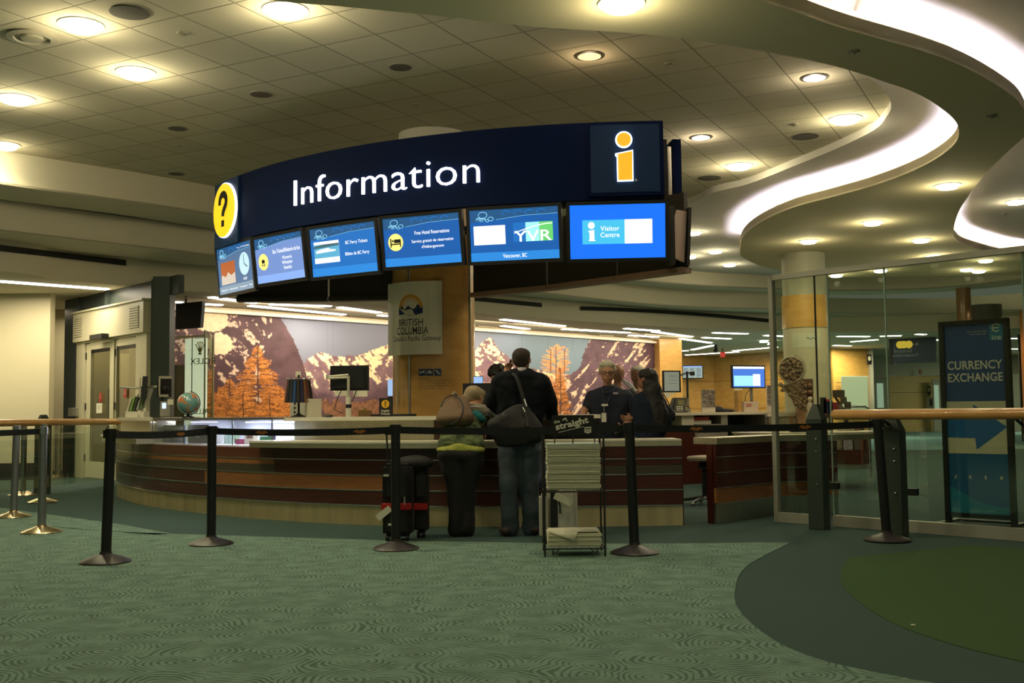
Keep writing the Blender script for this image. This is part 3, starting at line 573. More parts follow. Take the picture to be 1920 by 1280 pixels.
# circle through the traced top edge
def circ(a, b, c):
    ax, ay, bx, by, cx_, cy_ = *a, *b, *c; d = 2*(ax*(by-cy_)+bx*(cy_-ay)+cx_*(ay-by))
    ux = ((ax*ax+ay*ay)*(by-cy_)+(bx*bx+by*by)*(cy_-ay)+(cx_*cx_+cy_*cy_)*(ay-by))/d; uy = ((ax*ax+ay*ay)*(cx_-bx)+(bx*bx+by*by)*(ax-cx_)+(cx_*cx_+cy_*cy_)*(bx-ax))/d; return ux, uy, math.hypot(ax-ux, ay-uy)
SX, SY, SRD = circ(SPTS[1], SPTS[4], SPTS[7])
sf = onround(SX, SY, SRD, 0.)
def sa(px, py=400, R=None):      # arc position on the sign's face for photo column px
    R = R or SRD; rr = ray(px, py); d = rr.to_2d(); L_ = d.length; d.normalize(); oc = Vector((SX, SY)); tt = d.dot(oc); h2 = oc.length_squared-tt*tt; q = d*(tt-math.sqrt(max(1e-6, R*R-h2))) - oc; return math.atan2(q.x, -q.y)*SRD
def spos(px, py):                # (arc, height) on the sign's face for a pixel
    rr = ray(px, py); d = rr.to_2d(); oc = Vector((SX, SY)); a = d.length_squared; tt = (d.dot(oc) - math.sqrt(d.dot(oc)**2 - a*(oc.length_squared-SRD**2)))/a; P = Vector((0, 0, CH)) + rr*tt; return math.atan2(P.x-SX, SY-P.y)*SRD, P.z
SU0, SU1 = sa(408), sa(1244, 300)
SZ1 = 3.94; SZ0 = spos(1150, 379)[1]
NAVYS = mat('sign_navy', (.003, .010, .048), .6, spec=.06); NAVYL = mat('sign_navy_light', (.010, .034, .10), .5, spec=.12)
LETW = emis('letter_white', (1, 1, 1), 2.2); YEL = emis('disc_yellow', (1, .62, .01), .95, (.3, .2, 0)); ORG = emis('i_orange', (1, .40, .005), .95, (.3, .15, 0))
sr = thing('information_sign', 'large curved navy hanging sign reading Information with white lit letters', 'sign', sf((SU0+SU1)/2, SZ0, -.3))
mb = MB(); gridmap(mb, sf, SU0, SU1, SZ0+.03, SZ1, -.10, 0, 60); obj('curved_face', mb, NAVYS, sr)
mb = MB(); a0 = spos(553, 384)[0]; a1 = spos(900, 330)[0]; zt = (spos(900, 293)[1]+spos(560, 334)[1])/2; zb_ = (spos(560, 385)[1]+spos(893, 343)[1])/2
mb.text('Information', sf, (a0+a1)/2, (zt+zb_)/2, h=zt-zb_, wd=a1-a0, mapf=sf, n0=0, ext=.02, bold=-.012); obj('lettering', mb, LETW, sr)
# question mark panel at the left end
qa, qz = spos(430, 395); mb = MB(); gridmap(mb, sf, SU0-.02, sa(450, 400), SZ0, SZ1-.01, .0, .03, 4); qp = obj('question_panel', mb, NAVYL, sr)
def arcdisc(mb, f, u, v, ru, rv, n0, n1, seg=40):
    A = [mb.bm.verts.new(f(u+ru*math.cos(k*2*PI/seg), v+rv*math.sin(k*2*PI/seg), n0)) for k in range(seg)]; B = [mb.bm.verts.new(f(u+ru*math.cos(k*2*PI/seg), v+rv*math.sin(k*2*PI/seg), n1)) for k in range(seg)]
    mb._f(B)
    for k in range(seg): mb._f([A[k], A[(k+1) % seg], B[(k+1) % seg], B[k]])
qu, qv = spos(428, 395); qr = (spos(428, 344)[1]-spos(428, 446)[1])/2
mb = MB(); arcdisc(mb, sf, qu, qv, qr, qr, .03, .055); d = obj('disc_rim', mb, LETW, sr); mb = MB(); arcdisc(mb, sf, qu-.01, qv, qr*.97, qr*.97, .055, .062); obj('yellow_disc', mb, YEL, sr)
mb = MB(); 
QP = [(-.30, .22), (-.29, .38), (-.18, .53), (0, .58), (.18, .53), (.29, .38), (.27, .20), (.14, .05), (.03, -.08), (.0, -.22)]; QP = smooth_path([Vector(q) for q in QP], 4); L_ = offset_path(QP, .13); R_ = offset_path(QP, -.13)
for k in range(len(QP)-1): polymap(mb, sf, [(qu-.01+q.x*qr, qv+q.y*qr) for q in (L_[k], R_[k], R_[k+1], L_[k+1])], .066)
polymap(mb, sf, [(qu-.01+x_*qr, qv+y_*qr) for x_, y_ in ((-.13, -.36), (.13, -.36), (.13, -.6), (-.13, -.6))], .066); obj('question_mark', mb, MATTE, sr)
# i panel at the right end
ic0, iz0 = spos(1109, 364); ic1, iz1 = spos(1238, 233); mb = MB(); gridmap(mb, sf, ic0-.03, ic1+.02, iz0-.03, iz1+.02, 0, .05, 6); obj('letter_i_frame', mb, NAVYS, sr)
mb = MB(); gridmap(mb, sf, ic0, ic1-.02, iz0, iz1-.01, .05, .058, 6); obj('letter_i_panel', mb, NAVYL, sr)
ip = lambda px, py: spos(px, py)
dc = ip(1169, 265); rr_ = .082
mb = MB(); arcdisc(mb, sf, dc[0], dc[1], rr_, rr_, .06, .075); body = [ip(*q) for q in ((1153, 291), (1186, 284), (1187, 342), (1157, 343), (1156, 297), (1153, 295))]; A = [mb.bm.verts.new(sf(u, v, .06)) for u, v in body]; B = [mb.bm.verts.new(sf(u, v, .075)) for u, v in body]; mb._f(B)
for k in range(len(body)): mb._f([A[k], A[(k+1) % len(body)], B[(k+1) % len(body)], B[k]])
obj('letter_i_rim', mb, LETW, sr)
mb = MB(); arcdisc(mb, sf, dc[0], dc[1], rr_*.83, rr_*.83, .075, .08); polymap(mb, sf, [ip(*q) for q in ((1158, 292), (1184.5, 286.5), (1185, 340), (1159, 341))], .08); obj('letter_i', mb, ORG, sr)
mb = MB(); arcdisc(mb, sf, *ip(1192, 340), .012, .012, .06, .064, 12); obj('registered_mark', mb, mat('print_grey', (.4, .4, .45), .5), sr)
# return panel at the right end (the neighbouring face of the sign seen edge on)
E0 = sf(SU1, SZ0, 0); mb = MB(); a = D(1283, 254, 11.15).to_2d(); b = D(1249, 262, 11.75).to_2d(); z0, z1 = D(1283, 392, 11.15).z, D(1283, 254, 11.15).z
t = thing('sign_end_panel', 'navy end panel of the neighbouring sign face, right of the information sign', 'sign', (a.x, a.y, z0))
F2 = Fr((a.x, a.y, z0), ((b-a).x, (b-a).y, 0)); Wd = (b-a).length; dd = 1
mb = MB(); mb.box(((a.x+b.x)/2-.02, (a.y+b.y)/2, (z0+z1)/2), (.3, .09, z1-z0), Euler((0, 0, math.radians(96)))); obj('panel', mb, NAVYS, t)
mb = MB(); mb.cyl((a.x-.16, a.y+.1, z0+.06), (a.x-.16, a.y+.1, z1-.1), .035, n=16); obj('support_tube', mb, SILV, t)
mb = MB(); mb.box((a.x-.25, a.y+.3, (z0+z1)/2), (.14, .5, z1-z0-.05)); obj('inner_frame', mb, MATTE, t)
# back walls of the ring sign: dark faceted panels with a bottom flange, seen under the screens
HOUS = mat('housing_dark', (.035, .03, .02), .5); HTRIM = mat('housing_trim', (.30, .2, .13), .5); HEND = mat('housing_end', (.62, .47, .36), .5)
hs = thing('screen_housing', 'dark faceted panels with brown lower trim forming the back of the hanging sign', 'housing', (-.5, 12.6, 2.55)); hz0, hz1 = 2.50, SZ0
for seg, L_ in enumerate(([(-3.45, 13.3), (-2.30, 13.35), (-1.46, 13.3)], [(-.48, 13.1), (.42, 12.4), (1.16, 11.6), (1.80, 10.9)])):
    for (a, b) in zip(L_, L_[1:]):
        a, b = Vector(a), Vector(b); d = (b-a).normalized()*.012; P = [a+d, b-d]
        mb = MB(); mb.slab(P, 0, -.06, hz0+.06, hz1+.2); obj('dark_panel', mb, HOUS, hs)
        mb = MB(); mb.slab(P, .06, -.10, hz0, hz0+.055); obj('edge_trim', mb, HTRIM if seg else HOUS, hs)
# bowed end cheek
mb = MB(); uE = SU1+.15; prof = [(0., hz1), (-.12, hz1), (-.05, hz0+.55), (-.10, hz0+.3), (-.3, hz0+.05), (0., hz0)]
cc = [D(1268, 393, 10.8), D(1288, 396, 10.9), D(1283, 492, 10.9), D(1266, 484, 10.8), D(1262, 462, 10.75), D(1261, 420, 10.75)]
A = [mb.bm.verts.new(q) for q in cc]; B = [mb.bm.verts.new(q + Vector((.02, .1, 0))) for q in cc]; mb._f(A); mb._f(B[::-1])
for i in range(6): mb._f([A[i], B[i], B[(i+1) % 6], A[(i+1) % 6]])
obj('end_cheek', mb, HEND, hs)
mb = MB(); mb.box((D(1290, 445, 10.95)), (.03, .16, .6), Euler((0, .05, 0))); obj('end_plate', mb, HOUS, hs)
mb = MB(); mb.box(D(1256, 445, 10.9), (.06, .3, .6)); mb.box(D(1275, 440, 11.1), (.16, .06, .6)); obj('end_frame', mb, HOUS, hs)
# brackets back to the column
for u, z in ((-.9, 3.2), (-.9, 3.75)): mb = MB(); mb.cyl(sf(u, z, -.2), (CCX, CCY-.4, z), .05, n=12); obj('wall_bracket', mb, MATTE, sr)
# ------------------------------------------------------------------ screens
SCR = {}
def scr_mat(name, col, s=1.): return emis('screen_'+name, col, s)
TXT = emis('screen_text', (1, 1, 1), 1.1); DKB = scr_mat('deep', (.004, .10, .38)); MIDB = scr_mat('mid', (.008, .15, .50)); LOWB = scr_mat('low', (.02, .24, .68)); HDR = scr_mat('header', (.012, .085, .22)); LINE = scr_mat('line', (.25, .6, .8)); PALE = scr_mat('pale', (.55, .8, .9)); WHT = scr_mat('white', (1, 1, 1), 1.); SYEL = scr_mat('yellow', (1, .85, .22), 1.); SBLK = mat('screen_black', (.01, .01, .01), .5)
def panel(Fm, W, H, root, kids, name='picture'):
    pass
def add(root, name, mt, fn):
    mb = MB(); fn(mb); return obj(name, mb, mt, root)
def display(corners, label, body=DKB, art=True, foot=None):
    """corners: photo pixels of the lit picture: top-left, top-right, bottom-right, bottom-left; the top edge lies on the sign's arc"""
    TL, TR, BR_, BL = corners
    pl = Vector(sf(spos(*TL)[0], spos(*TL)[1], .0)); p2 = Vector(sf(spos(*TR)[0], spos(*TR)[1], .0))
    zt_ = (pl.z+p2.z)/2; u = Vector((p2.x-pl.x, p2.y-pl.y, 0)); W = u.length; u.normalize(); nrm = u.cross(Vector((0, 0, 1)))
    # tilt down so that the lower edge falls where the photograph shows it
    H = W*.565; best = None
    for k in range(0, 40):
        a = math.radians(k*.6); v = Vector((0, 0, 1))*math.cos(a) + nrm*math.sin(a); O = Vector((pl.x, pl.y, zt_)) - v*H; e = 0
        for q, c in ((O, BL), (O+u*W, BR_)): x_, y_ = pr(q); e += (x_-c[0])**2 + (y_-c[1])**2*.5
        if best is None or e < best[0]: best = (e, a, v, O)
    _, a, v, O = best; Fm = Fr(O, u, v); Fm.W, Fm.H = W, H
    t = thing('display_screen', label, 'screen', O, 'screens under the information sign'); b = .035
    mb = MB(); mb.fbox(Fm, -b, W+b, -b, H+b, -.04, -.002); mb.fbox(Fm, -b, W+b, H, H+b, -.002, .012); mb.fbox(Fm, -b, W+b, -b, 0, -.002, .012); mb.fbox(Fm, -b, 0, 0, H, -.002, .012); mb.fbox(Fm, W, W+b, 0, H, -.002, .012); obj('casing', mb, BLACK, t)
    pc_ = add(t, 'picture', body, lambda m: m.fbox(Fm, 0, W, 0, H, -.001, .0))
    if art:
        add(pc_, 'picture_header', HDR, lambda m: m.fpoly(Fm, [(0, H), (W, H), (W, H*.86), (W*.6, H*.85), (W*.3, H*.80), (0, H*.76)], .0015))
        add(pc_, 'picture_footer', foot or LOWB, lambda m: m.fbox(Fm, 0, W, 0, H*.17, .0, .001))
        def swirl(m):
            for k in range(7):
                a = math.radians(200+k*22); m.tube([Fm.p(W*.13+W*.02*math.cos(a), H*.86+H*.02*math.sin(a), .003), Fm.p(W*.13+W*(.06+.02*(k % 2))*math.cos(a), H*.87+H*.10*math.sin(a), .003)], W*.004, n=4)
            for cx_, cy_, r_ in ((.15, .90, .05), (.24, .82, .03), (.20, .79, .02)): m.tube([Fm.p(W*(cx_+r_*math.cos(q)), H*(cy_+r_*1.2*math.sin(q)), .003) for q in [k*PI/8 for k in range(17)]], W*.004, n=4)
            m.tube([Fm.p(W*.3, H*.8, .003), Fm.p(W*.6, H*.855, .003), Fm.p(W, H*.87, .003)], W*.002, n=4)
        add(pc_, 'picture_ornament', LINE, swirl)
        def sw2(m):
            for k in range(4): m.tube([Fm.p(W*(.42+.13*k+.05*math.cos(q)), H*(.92+.04*math.sin(q)), .003) for q in [j*PI/6 for j in range(9)]], W*.005, n=4)
        add(pc_, 'picture_swirl', MIDB, sw2)
    return t, Fm, pc_
T_ = lambda root, s_, Fm, u, v, h, wd=None, mt=TXT, bold=.008, al='C', n0=.003: add(root, 'screen_text', mt, lambda m: m.text(s_, Fm, Fm.W*u, Fm.H*v, h=Fm.H*h, wd=Fm.W*wd if wd else None, n0=n0, ext=0, bold=bold, align=al))
# 1: clock
t, f, p = display([(406, 465), (470, 453), (477, 537), (413, 544)], 'leftmost screen under the sign, showing a clock and an orange picture', scr_mat('one', (.07, .15, .29)), foot=scr_mat('one_foot', (.22, .32, .42)))
W, H = f.W, f.H
add(p, 'picture_photo', scr_mat('photo_orange', (.55, .12, .02), .8), lambda m: m.fbox(f, W*.09, W*.50, H*.20, H*.68, .001, .002)); add(p, 'picture_photo_foreground', scr_mat('photo_pale', (.8, .68, .55), .8), lambda m: m.fpoly(f, [(W*.09, H*.2), (W*.5, H*.2), (W*.5, H*.43), (W*.38, H*.38), (W*.3, H*.46), (W*.22, H*.36), (W*.12, H*.42), (W*.09, H*.36)], .003))
add(p, 'clock_face', PALE, lambda m: m.disc(f, W*.77, H*.55, W*.14, H*.24, .001, .002)); add(p, 'clock_hands', SBLK, lambda m: (m.fbox(f, W*.765, W*.775, H*.54, H*.75, .003, .004), m.fpoly(f, [(W*.765, H*.55), (W*.85, H*.46), (W*.86, H*.48), (W*.775, H*.56)], .004)))
T_(p, '16:00', f, .77, .24, .06); T_(p, 'Thu, 14 December', f, .78, .91, .04, .36); T_(p, 'Welcome   Information   Transport   Taxi', f, .5, .08, .045, .9)
# 2: bus
t, f, p = display([(476, 449), (565, 433), (575, 520), (484, 532)], 'second screen from the left, pale blue with bus ticket lines', scr_mat('two', (.17, .28, .60)), foot=scr_mat('two_foot', (.25, .42, .85))); W, H = f.W, f.H
add(p, 'pictogram_disc', SYEL, lambda m: m.disc(f, W*.16, H*.47, W*.105, H*.185, .001, .002)); add(p, 'bus_pictogram', SBLK, lambda m: (m.fbox(f, W*.13, W*.19, H*.44, H*.52, .003, .004), m.fbox(f, W*.13, W*.15, H*.38, H*.42, .003, .004), m.fbox(f, W*.17, W*.19, H*.38, H*.42, .003, .004)))
T_(p, 'Bus Tickets/Billetterie de bus', f, .66, .66, .09, .56); T_(p, 'Victoria', f, .66, .5, .075); T_(p, 'Whistler', f, .66, .39, .075); T_(p, 'Seattle', f, .66, .28, .075)
# 3: ferry
t, f, p = display([(580, 430), (702, 415), (709, 507), (589, 519)], 'third screen from the left, with a ferry picture', MIDB); W, H = f.W, f.H
add(p, 'picture_photo', WHT, lambda m: m.fbox(f, W*.05, W*.44, H*.27, H*.72, .001, .002)); add(p, 'picture_photo_sea', scr_mat('sea', (.1, .42, .62)), lambda m: m.fbox(f, W*.05, W*.44, H*.38, H*.66, .0025, .003)); add(p, 'picture_photo_shore', scr_mat('shore', (.05, .13, .16)), lambda m: m.fpoly(f, [(W*.05, H*.58), (W*.44, H*.61), (W*.44, H*.66), (W*.2, H*.66), (W*.05, H*.63)], .0035)); add(p, 'ferry', WHT, lambda m: m.fpoly(f, [(W*.08, H*.48), (W*.38, H*.50), (W*.4, H*.53), (W*.3, H*.55), (W*.28, H*.58), (W*.15, H*.56), (W*.08, H*.53)], .004))
T_(p, 'BC Ferry Tickets', f, .71, .63, .09, .33); T_(p, 'Billets de BC Ferry', f, .71, .40, .09, .36)
# 4: hotel
t, f, p = display([(717, 410), (860, 399), (866, 494), (725, 505)], 'fourth screen from the left, about free hotel reservations', DKB); W, H = f.W, f.H
add(p, 'pictogram_disc', SYEL, lambda m: m.disc(f, W*.155, H*.50, W*.10, H*.18, .001, .002)); add(p, 'bed_pictogram', SBLK, lambda m: (m.fbox(f, W*.085, W*.10, H*.4, H*.58, .003, .004), m.fbox(f, W*.085, W*.225, H*.45, H*.475, .003, .004), m.fbox(f, W*.212, W*.225, H*.4, H*.56, .003, .004), m.fbox(f, W*.135, W*.215, H*.485, H*.56, .003, .004), m.disc(f, W*.118, H*.53, W*.012, H*.022, .003, .004)))
T_(p, 'Free Hotel Reservations', f, .64, .66, .075, .45); T_(p, 'Service gratuit de réservation', f, .64, .48, .08, .54); T_(p, "d'hébergement", f, .64, .36, .08, .29)
# 5: airport
t, f, p = display([(880, 394), (1046, 387), (1050, 486), (884, 493)], 'fifth screen from the left, with a white card and three lit letters', DKB); W, H = f.W, f.H
add(p, 'white_card', WHT, lambda m: m.fbox(f, W*.04, W*.40, H*.32, H*.69, .001, .002)); add(p, 'emblem_tile', MIDB, lambda m: m.fbox(f, W*.49, W*.63, H*.35, H*.72, .001, .002)); add(p, 'emblem_tile', scr_mat('tile_cyan', (.35, .85, .85)), lambda m: m.fbox(f, W*.63, W*.785, H*.35, H*.72, .001, .002)); add(p, 'emblem_tile', scr_mat('tile_green', (.14, .62, .16)), lambda m: m.fbox(f, W*.785, W*.935, H*.35, H*.72, .001, .002))
T_(p, 'YVR', f, .71, .455, .21, .42, bold=.01); add(p, 'emblem_line', TXT, lambda m: m.tube([f.p(W*(.50+.43*k/12), H*(.52+.16*math.sin(PI/2*k/12)), .004) for k in range(13)], W*.005, n=4)); T_(p, 'Vancouver, BC', f, .5, .085, .09, .27)
# 6: visitor centre
t, f, p = display([(1068, 386), (1247, 380), (1248, 482), (1071, 486)], 'rightmost and brightest screen, bright blue with a visitor centre card', scr_mat('six', (.006, .16, .92), 1.), art=False); W, H = f.W, f.H
add(p, 'cyan_card', scr_mat('cyan', (.06, .52, .80), 1.), lambda m: m.fbox(f, W*.13, W*.575, H*.27, H*.72, .001, .002)); add(p, 'white_card', WHT, lambda m: m.fbox(f, W*.575, W*.865, H*.27, H*.72, .001, .002))
add(p, 'letter_i', TXT, lambda m: (m.disc(f, W*.225, H*.62, W*.035, H*.065, .003, .004), m.fpoly(f, [(W*.19, H*.52), (W*.255, H*.54), (W*.255, H*.36), (W*.27, H*.33), (W*.195, H*.33), (W*.205, H*.36), (W*.205, H*.48)], .004)))
T_(p, 'Visitor', f, .42, .56, .09, .2); T_(p, 'Centre', f, .42, .44, .09, .2); T_(p, 'bc', f, .72, .55, .02, mt=scr_mat('teal', (.2, .6, .6)))
# ================================================================== COUNTER
CP = smooth_path([(-5.75, 17.2), (-5.85, 16.4), (-5.62, 15.2), (-5.05, 13.95), (-4.2, 12.75), (-2.8, 11.38), (-1.37, 10.52), (-.02, 10.22), (.8, 10.17), (1.6, 10.19)], 12)
def cs(px):                       # index along the counter path for a photo column
    best = min(range(len(CP)), key=lambda i: abs(pr((CP[i].x, CP[i].y, .5))[0]-px) + (50 if (px > 240 and CP[i].y > 15.3) else 0)); return best
def cut(a, b):                    # sub path with exact ends
    P = CP
    def at(px):
        q = onpath([p.to_3d() for p in P], px, 880); return Vector((q.x, q.y))
    i0, i1 = cs(a), cs(b); S_ = [p for p in P[i0+1:i1]]
    A = at(a) if a > 245 else P[0 if a < 200 else i0]; B = at(b) if b < 1281 else P[-1]
    while S_ and (S_[0]-A).length < .03: S_.pop(0)
    while S_ and (S_[-1]-B).length < .03: S_.pop()
    return [A] + S_ + [B]
WRED = wood('dark_red_veneer', (.055, .012, .007), (.085, .02, .011), (1.2, 1.2, 18), .32, .25); WRED2 = wood('red_brown_veneer', (.10, .03, .016), (.13, .042, .022), (1.2, 1.2, 18), .32, .25)
WORG = wood('orange_brown_veneer', (.26, .10, .03), (.34, .14, .045), (1.2, 1.2, 20), .32, .25); WOLV = wood('olive_brown_veneer', (.06, .048, .03), (.085, .068, .042), (1.2, 1.2, 18), .35, .2)
KICK = mat('kick_plate_steel', (.74, .58, .32), .40, .65, noise=(2.2, .45, (3, 3, .06)))  # streak noise paints golden reflections into the steel's colour
ct = thing('information_counter', 'long curved counter banded in dark red and brown wood with a steel kick plate', 'counter', (-1.37, 10.8, 0))
full = cut(180, 1290)
mb = MB(); mb.slab(full, -.03, -.45, 0, .745); obj('carcass', mb, MATTE, ct)
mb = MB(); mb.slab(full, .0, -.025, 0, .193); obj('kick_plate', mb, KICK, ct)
bands = [(.193, .34, [(180, 1290, WRED)]), (.34, .487, [(180, 231, WORG), (231, 386, WRED), (386, 718, WORG), (718, 960, WRED2), (960, 1290, WRED)]),
         (.487, .57, [(180, 516, WOLV), (516, 1125, WRED), (1125, 1290, WOLV)]), (.57, .634, [(180, 516, WORG), (516, 1290, WRED)]), (.634, .75, [(180, 346, WRED2), (346, 511, WRED2), (511, 1290, WRED)])]
for z0, z1, L_ in bands:
    for a, b, mt in L_: mb = MB(); mb.slab(cut(a, b), .012, -.02, z0+.003, z1-.002 if z1 != .57 else z1+.001); obj('front_panel', mb, mt, ct)
for z in (.193, .34, .487, .634): mb = MB(); mb.slab(full, .017, -.01, z-.005, z+.005); obj('trim_strip', mb, CHROME, ct)
mb = MB(); e = CP[-1]; mb.box((e.x+.006, e.y+.235, .37), (.012, .45, .74)); obj('end_panel', mb, WRED, ct)
# lower ledge worktop
led = cut(488, 1285)
t = thing('counter_ledge', 'pale lower ledge with steel edge running along the front of the counter', 'worktop', (0, 10.1, .75)); l1 = cut(488, 1128); l2 = cut(1128, 1290)
mb = MB(); mb.slab(l1, .15, -.30, .80, .82); obj('ledge_top', mb, TOPW, t); mb = MB(); mb.slab(l1, .147, -.30, .752, .799); obj('steel_edge', mb, STEEL, t)
t = thing('counter_ledge', 'low worktop with pale steel edge at the right end of the counter', 'worktop', (1.2, 10.2, .75))
mb = MB(); mb.slab(l2, .02, -.5, .80, .815); obj('ledge_top', mb, TOPW, t); mb = MB(); mb.slab(l2, .018, -.5, .752, .799); obj('steel_edge', mb, STEEL, t)
t = thing('counter_ledge', 'short curved steel-edged ledge at the far left end of the counter', 'worktop', (-5.4, 15, .75)); l3 = cut(170, 286)
mb = MB(); mb.slab(l3, .22, -.30, .815, .835); obj('ledge_top', mb, TOPW, t); mb = MB(); mb.slab(l3, .2, -.28, .752, .814); obj('steel_edge', mb, STEEL, t)
# left end cabinet
t = thing('end_cabinet', 'curved steel cabinet with cream top at the left end of the counter', 'cabinet', (-5.2, 15.2, .84))
mb = MB(); mb.slab(l3, -.05, -.28, .836, 1.03); obj('steel_panel', mb, STEEL, t); mb = MB(); mb.slab(l3, .0, -.6, 1.03, 1.07); obj('top', mb, TOPW, t)
# raised back counter
t = thing('raised_worktop', 'raised pale worktop with brushed steel upstand behind the counter ledge', 'worktop', (-1.5, 10.9, .82)); u1, u2, u3 = cut(511, 796), cut(796, 900), cut(900, 1130)
mb = MB(); mb.slab(u1, -.305, -.33, .75, 1.02); obj('steel_upstand', mb, STEEL, t)
mb = MB(); mb.slab(u2, -.305, -.33, .75, 1.02); obj('wood_upstand', mb, WRED2, t)
mb = MB(); mb.slab(u3, -.36, -.38, .75, 1.02); obj('dark_upstand', mb, MATTE, t)
mb = MB(); mb.slab(cut(511, 1130), -.16, -.85, 1.02, 1.055); obj('top', mb, TOPW, t)
# display case
CASEG = glass('case_glass', (.93, .95, .95), .05); dcp = cut(286, 511)
t = thing('display_case', 'lit glass display case built into the left part of the counter', 'display case', (-3.9, 12.9, .75))
mb = MB(); mb.slab(dcp, -.02, -.5, .746, .765); obj('case_floor', mb, mat('case_white', (.8, .8, .85), .6), t)
mb = MB(); mb.slab(dcp, -.48, -.5, .765, 1.03); obj('case_back', mb, mat('case_back', (.75, .75, .85), .6), t)
mb = MB(); mb.slab(dcp, .0, -.52, 1.035, 1.062); obj('top_frame', mb, mat('case_frame', (.35, .36, .36), .35, .8), t)
mb = MB(); mb.slab(dcp, -.005, -.013, .765, 1.035); obj('glass_front', mb, CASEG, t)
CLED = emis('case_led', (.8, .82, 1), 4.); mb = MB(); mb.slab(cut(404, 500), -.38, -.42, 1.0, 1.012); obj('case_light', mb, CLED, t); mb = MB(); mb.slab(cut(300, 345), -.38, -.42, 1.005, 1.012); obj('case_light', mb, CLED, t)
for px in (286, 345, 436, 510): q = onpath([p.to_3d() for p in CP], px, 800); mb = MB(); mb.cyl((q.x*1.0012, q.y+.012, .765), (q.x*1.0012, q.y+.012, 1.035), .007, n=8); obj('case_post', mb, CHROME, t)
for px_, e_ in ((315, 1.8), (375, 1.3), (430, 3.2), (485, 3.2)):
    q = onpath([p.to_3d() for p in offset_path(CP, -.2)], px_, 790); area('case_glow', (q.x, q.y, 1.02), .5, e_, (.8, .85, 1), sy=.12)
# things inside the case
def at(px, py, off=-.25):       # point above the counter at a photo column, off metres behind the front
    q = onpath([p.to_3d() for p in offset_path(CP, off)], px, py); return q
def upright(px0, px1, y0, y1, off, th, name, label, cat, mt, group=None, lean=0, wrap=None):
    A, B = at(px0, y1, off), at(px1, y1, off); u = (B-A); u.z = 0; zt = at((px0+px1)/2, y0, off).z; zb = at((px0+px1)/2, y1, off).z
    Fm = Fr((A.x, A.y, zb), u, Vector((0, 0, 1)) - (u.normalized().cross(Vector((0, 0, 1))))*lean); mb = MB(); mb.fbox(Fm, 0, u.length, 0, zt-zb, -th, 0); Fm.W, Fm.H = u.length, zt-zb
    if wrap:
        t_ = thing(name, label, cat, Fm.p(u.length/2, 0), group); obj(wrap, mb, mt, t_); return t_, Fm
    return solo(name, mb, mt, label, cat, group), Fm
t, f = upright(289, 347, 797, 835.5, -.12, .015, 'poster_board', 'grey poster board with white lettering, leftmost in the display case', 'poster', mat('board_grey', (.26, .28, .38), .6), wrap='board')
obj('lettering', (lambda m: (m.text('LET US MAIL', f, f.W*.5, f.H*.4, h=f.H*.2, wd=f.W*.8, n0=.002, ext=0, bold=.02), m)[1])(MB()), WHITE, t)
obj('header_strip', (lambda m: m.fbox(f, f.W*.1, f.W*.95, f.H*.78, f.H*.95, .001, .003))(MB()), PAPER, t)
t, f = upright(352, 390, 796, 835.5, -.12, .012, 'poster_board', 'dark grey printed poster beside the grey board in the display case', 'poster', mat('board_dark', (.10, .10, .09), .6, noise=(14, .7)), wrap='board')
obj('lettering', (lambda m: (m.text('BC', f, f.W*.5, f.H*.5, h=f.H*.22, n0=.002, ext=0, bold=.02), m)[1])(MB()), PAPER, t)
bk = [((404, 420), (816, 835), (.6, .6, .58), 'white box at the left of the book display', 'box'), ((422, 432), (812, 834), (.25, .35, .28), 'green patterned card standing in the case', 'card'), ((441, 451), (823, 835), (.28, .03, .08), 'small dark red box standing in the case', 'box'), ((433, 441), (814, 834), (.2, .28, .16), 'slim green book in the case', 'book'), ((458, 476), (816, 836), (.45, .38, .28), 'cream patterned card leaning in the case', 'card'), ((462, 474), (811, 822), (.10, .05, .03), 'brown round-topped souvenir in the case', 'souvenir'), ((477, 486), (824, 836), (.6, .57, .4), 'pale card in front of the green box', 'card'), ((487, 501), (818, 826), (.02, .16, .05), 'green box at the right of the case', 'box'), ((502, 510), (815, 825), (.03, .03, .06), 'dark box at the right end of the case', 'box'), ((300, 322), (833, 838), (.02, .1, .18), 'blue folded leaflet lying on the case floor', 'leaflet')]
for (a, b), (y0, y1), c_, lab, cat in bk: upright(a, b, y0, min(y1, 835), -.2 if b-a > 9 else -.3, .05, lab.split()[-4] if False else cat, lab, cat, mat('c_'+lab[:12].replace(' ', '_'), c_, .6, noise=(20, .3)))
# ---- second counter, right of the gap
S2 = smooth_path([(1.93, 10.27), (2.3, 10.62), (2.66, 10.98), (2.95, 11.08), (3.35, 11.1)], 6)
t = thing('side_counter', 'shorter dark wood counter right of the gap with an orange lowest band', 'counter', (2.5, 10.8, 0))
mb = MB(); mb.slab(S2, -.03, -.10, 0, .75); obj('carcass', mb, WRED, t); mb = MB(); mb.slab(S2, 0, -.025, 0, .193); obj('kick_plate', mb, mat('kick_plate_grey', (.5, .5, .42), .3, 1., noise=(6, .3, (8, 8, .15))), t)
for z0, z1, mt in ((.193, .34, WORG), (.34, .487, WRED), (.487, .634, WRED), (.634, .755, WRED)): mb = MB(); mb.slab(S2, .012, -.02, z0+.003, z1-.002); obj('front_panel', mb, mt, t)
for z in (.193, .34, .487, .634): mb = MB(); mb.slab(S2, .017, -.01, z-.004, z+.004); obj('trim_strip', mb, CHROME, t)
mb = MB(); mb.slab(S2, .03, -.25, .757, .82); obj('steel_top', mb, STEEL, t)
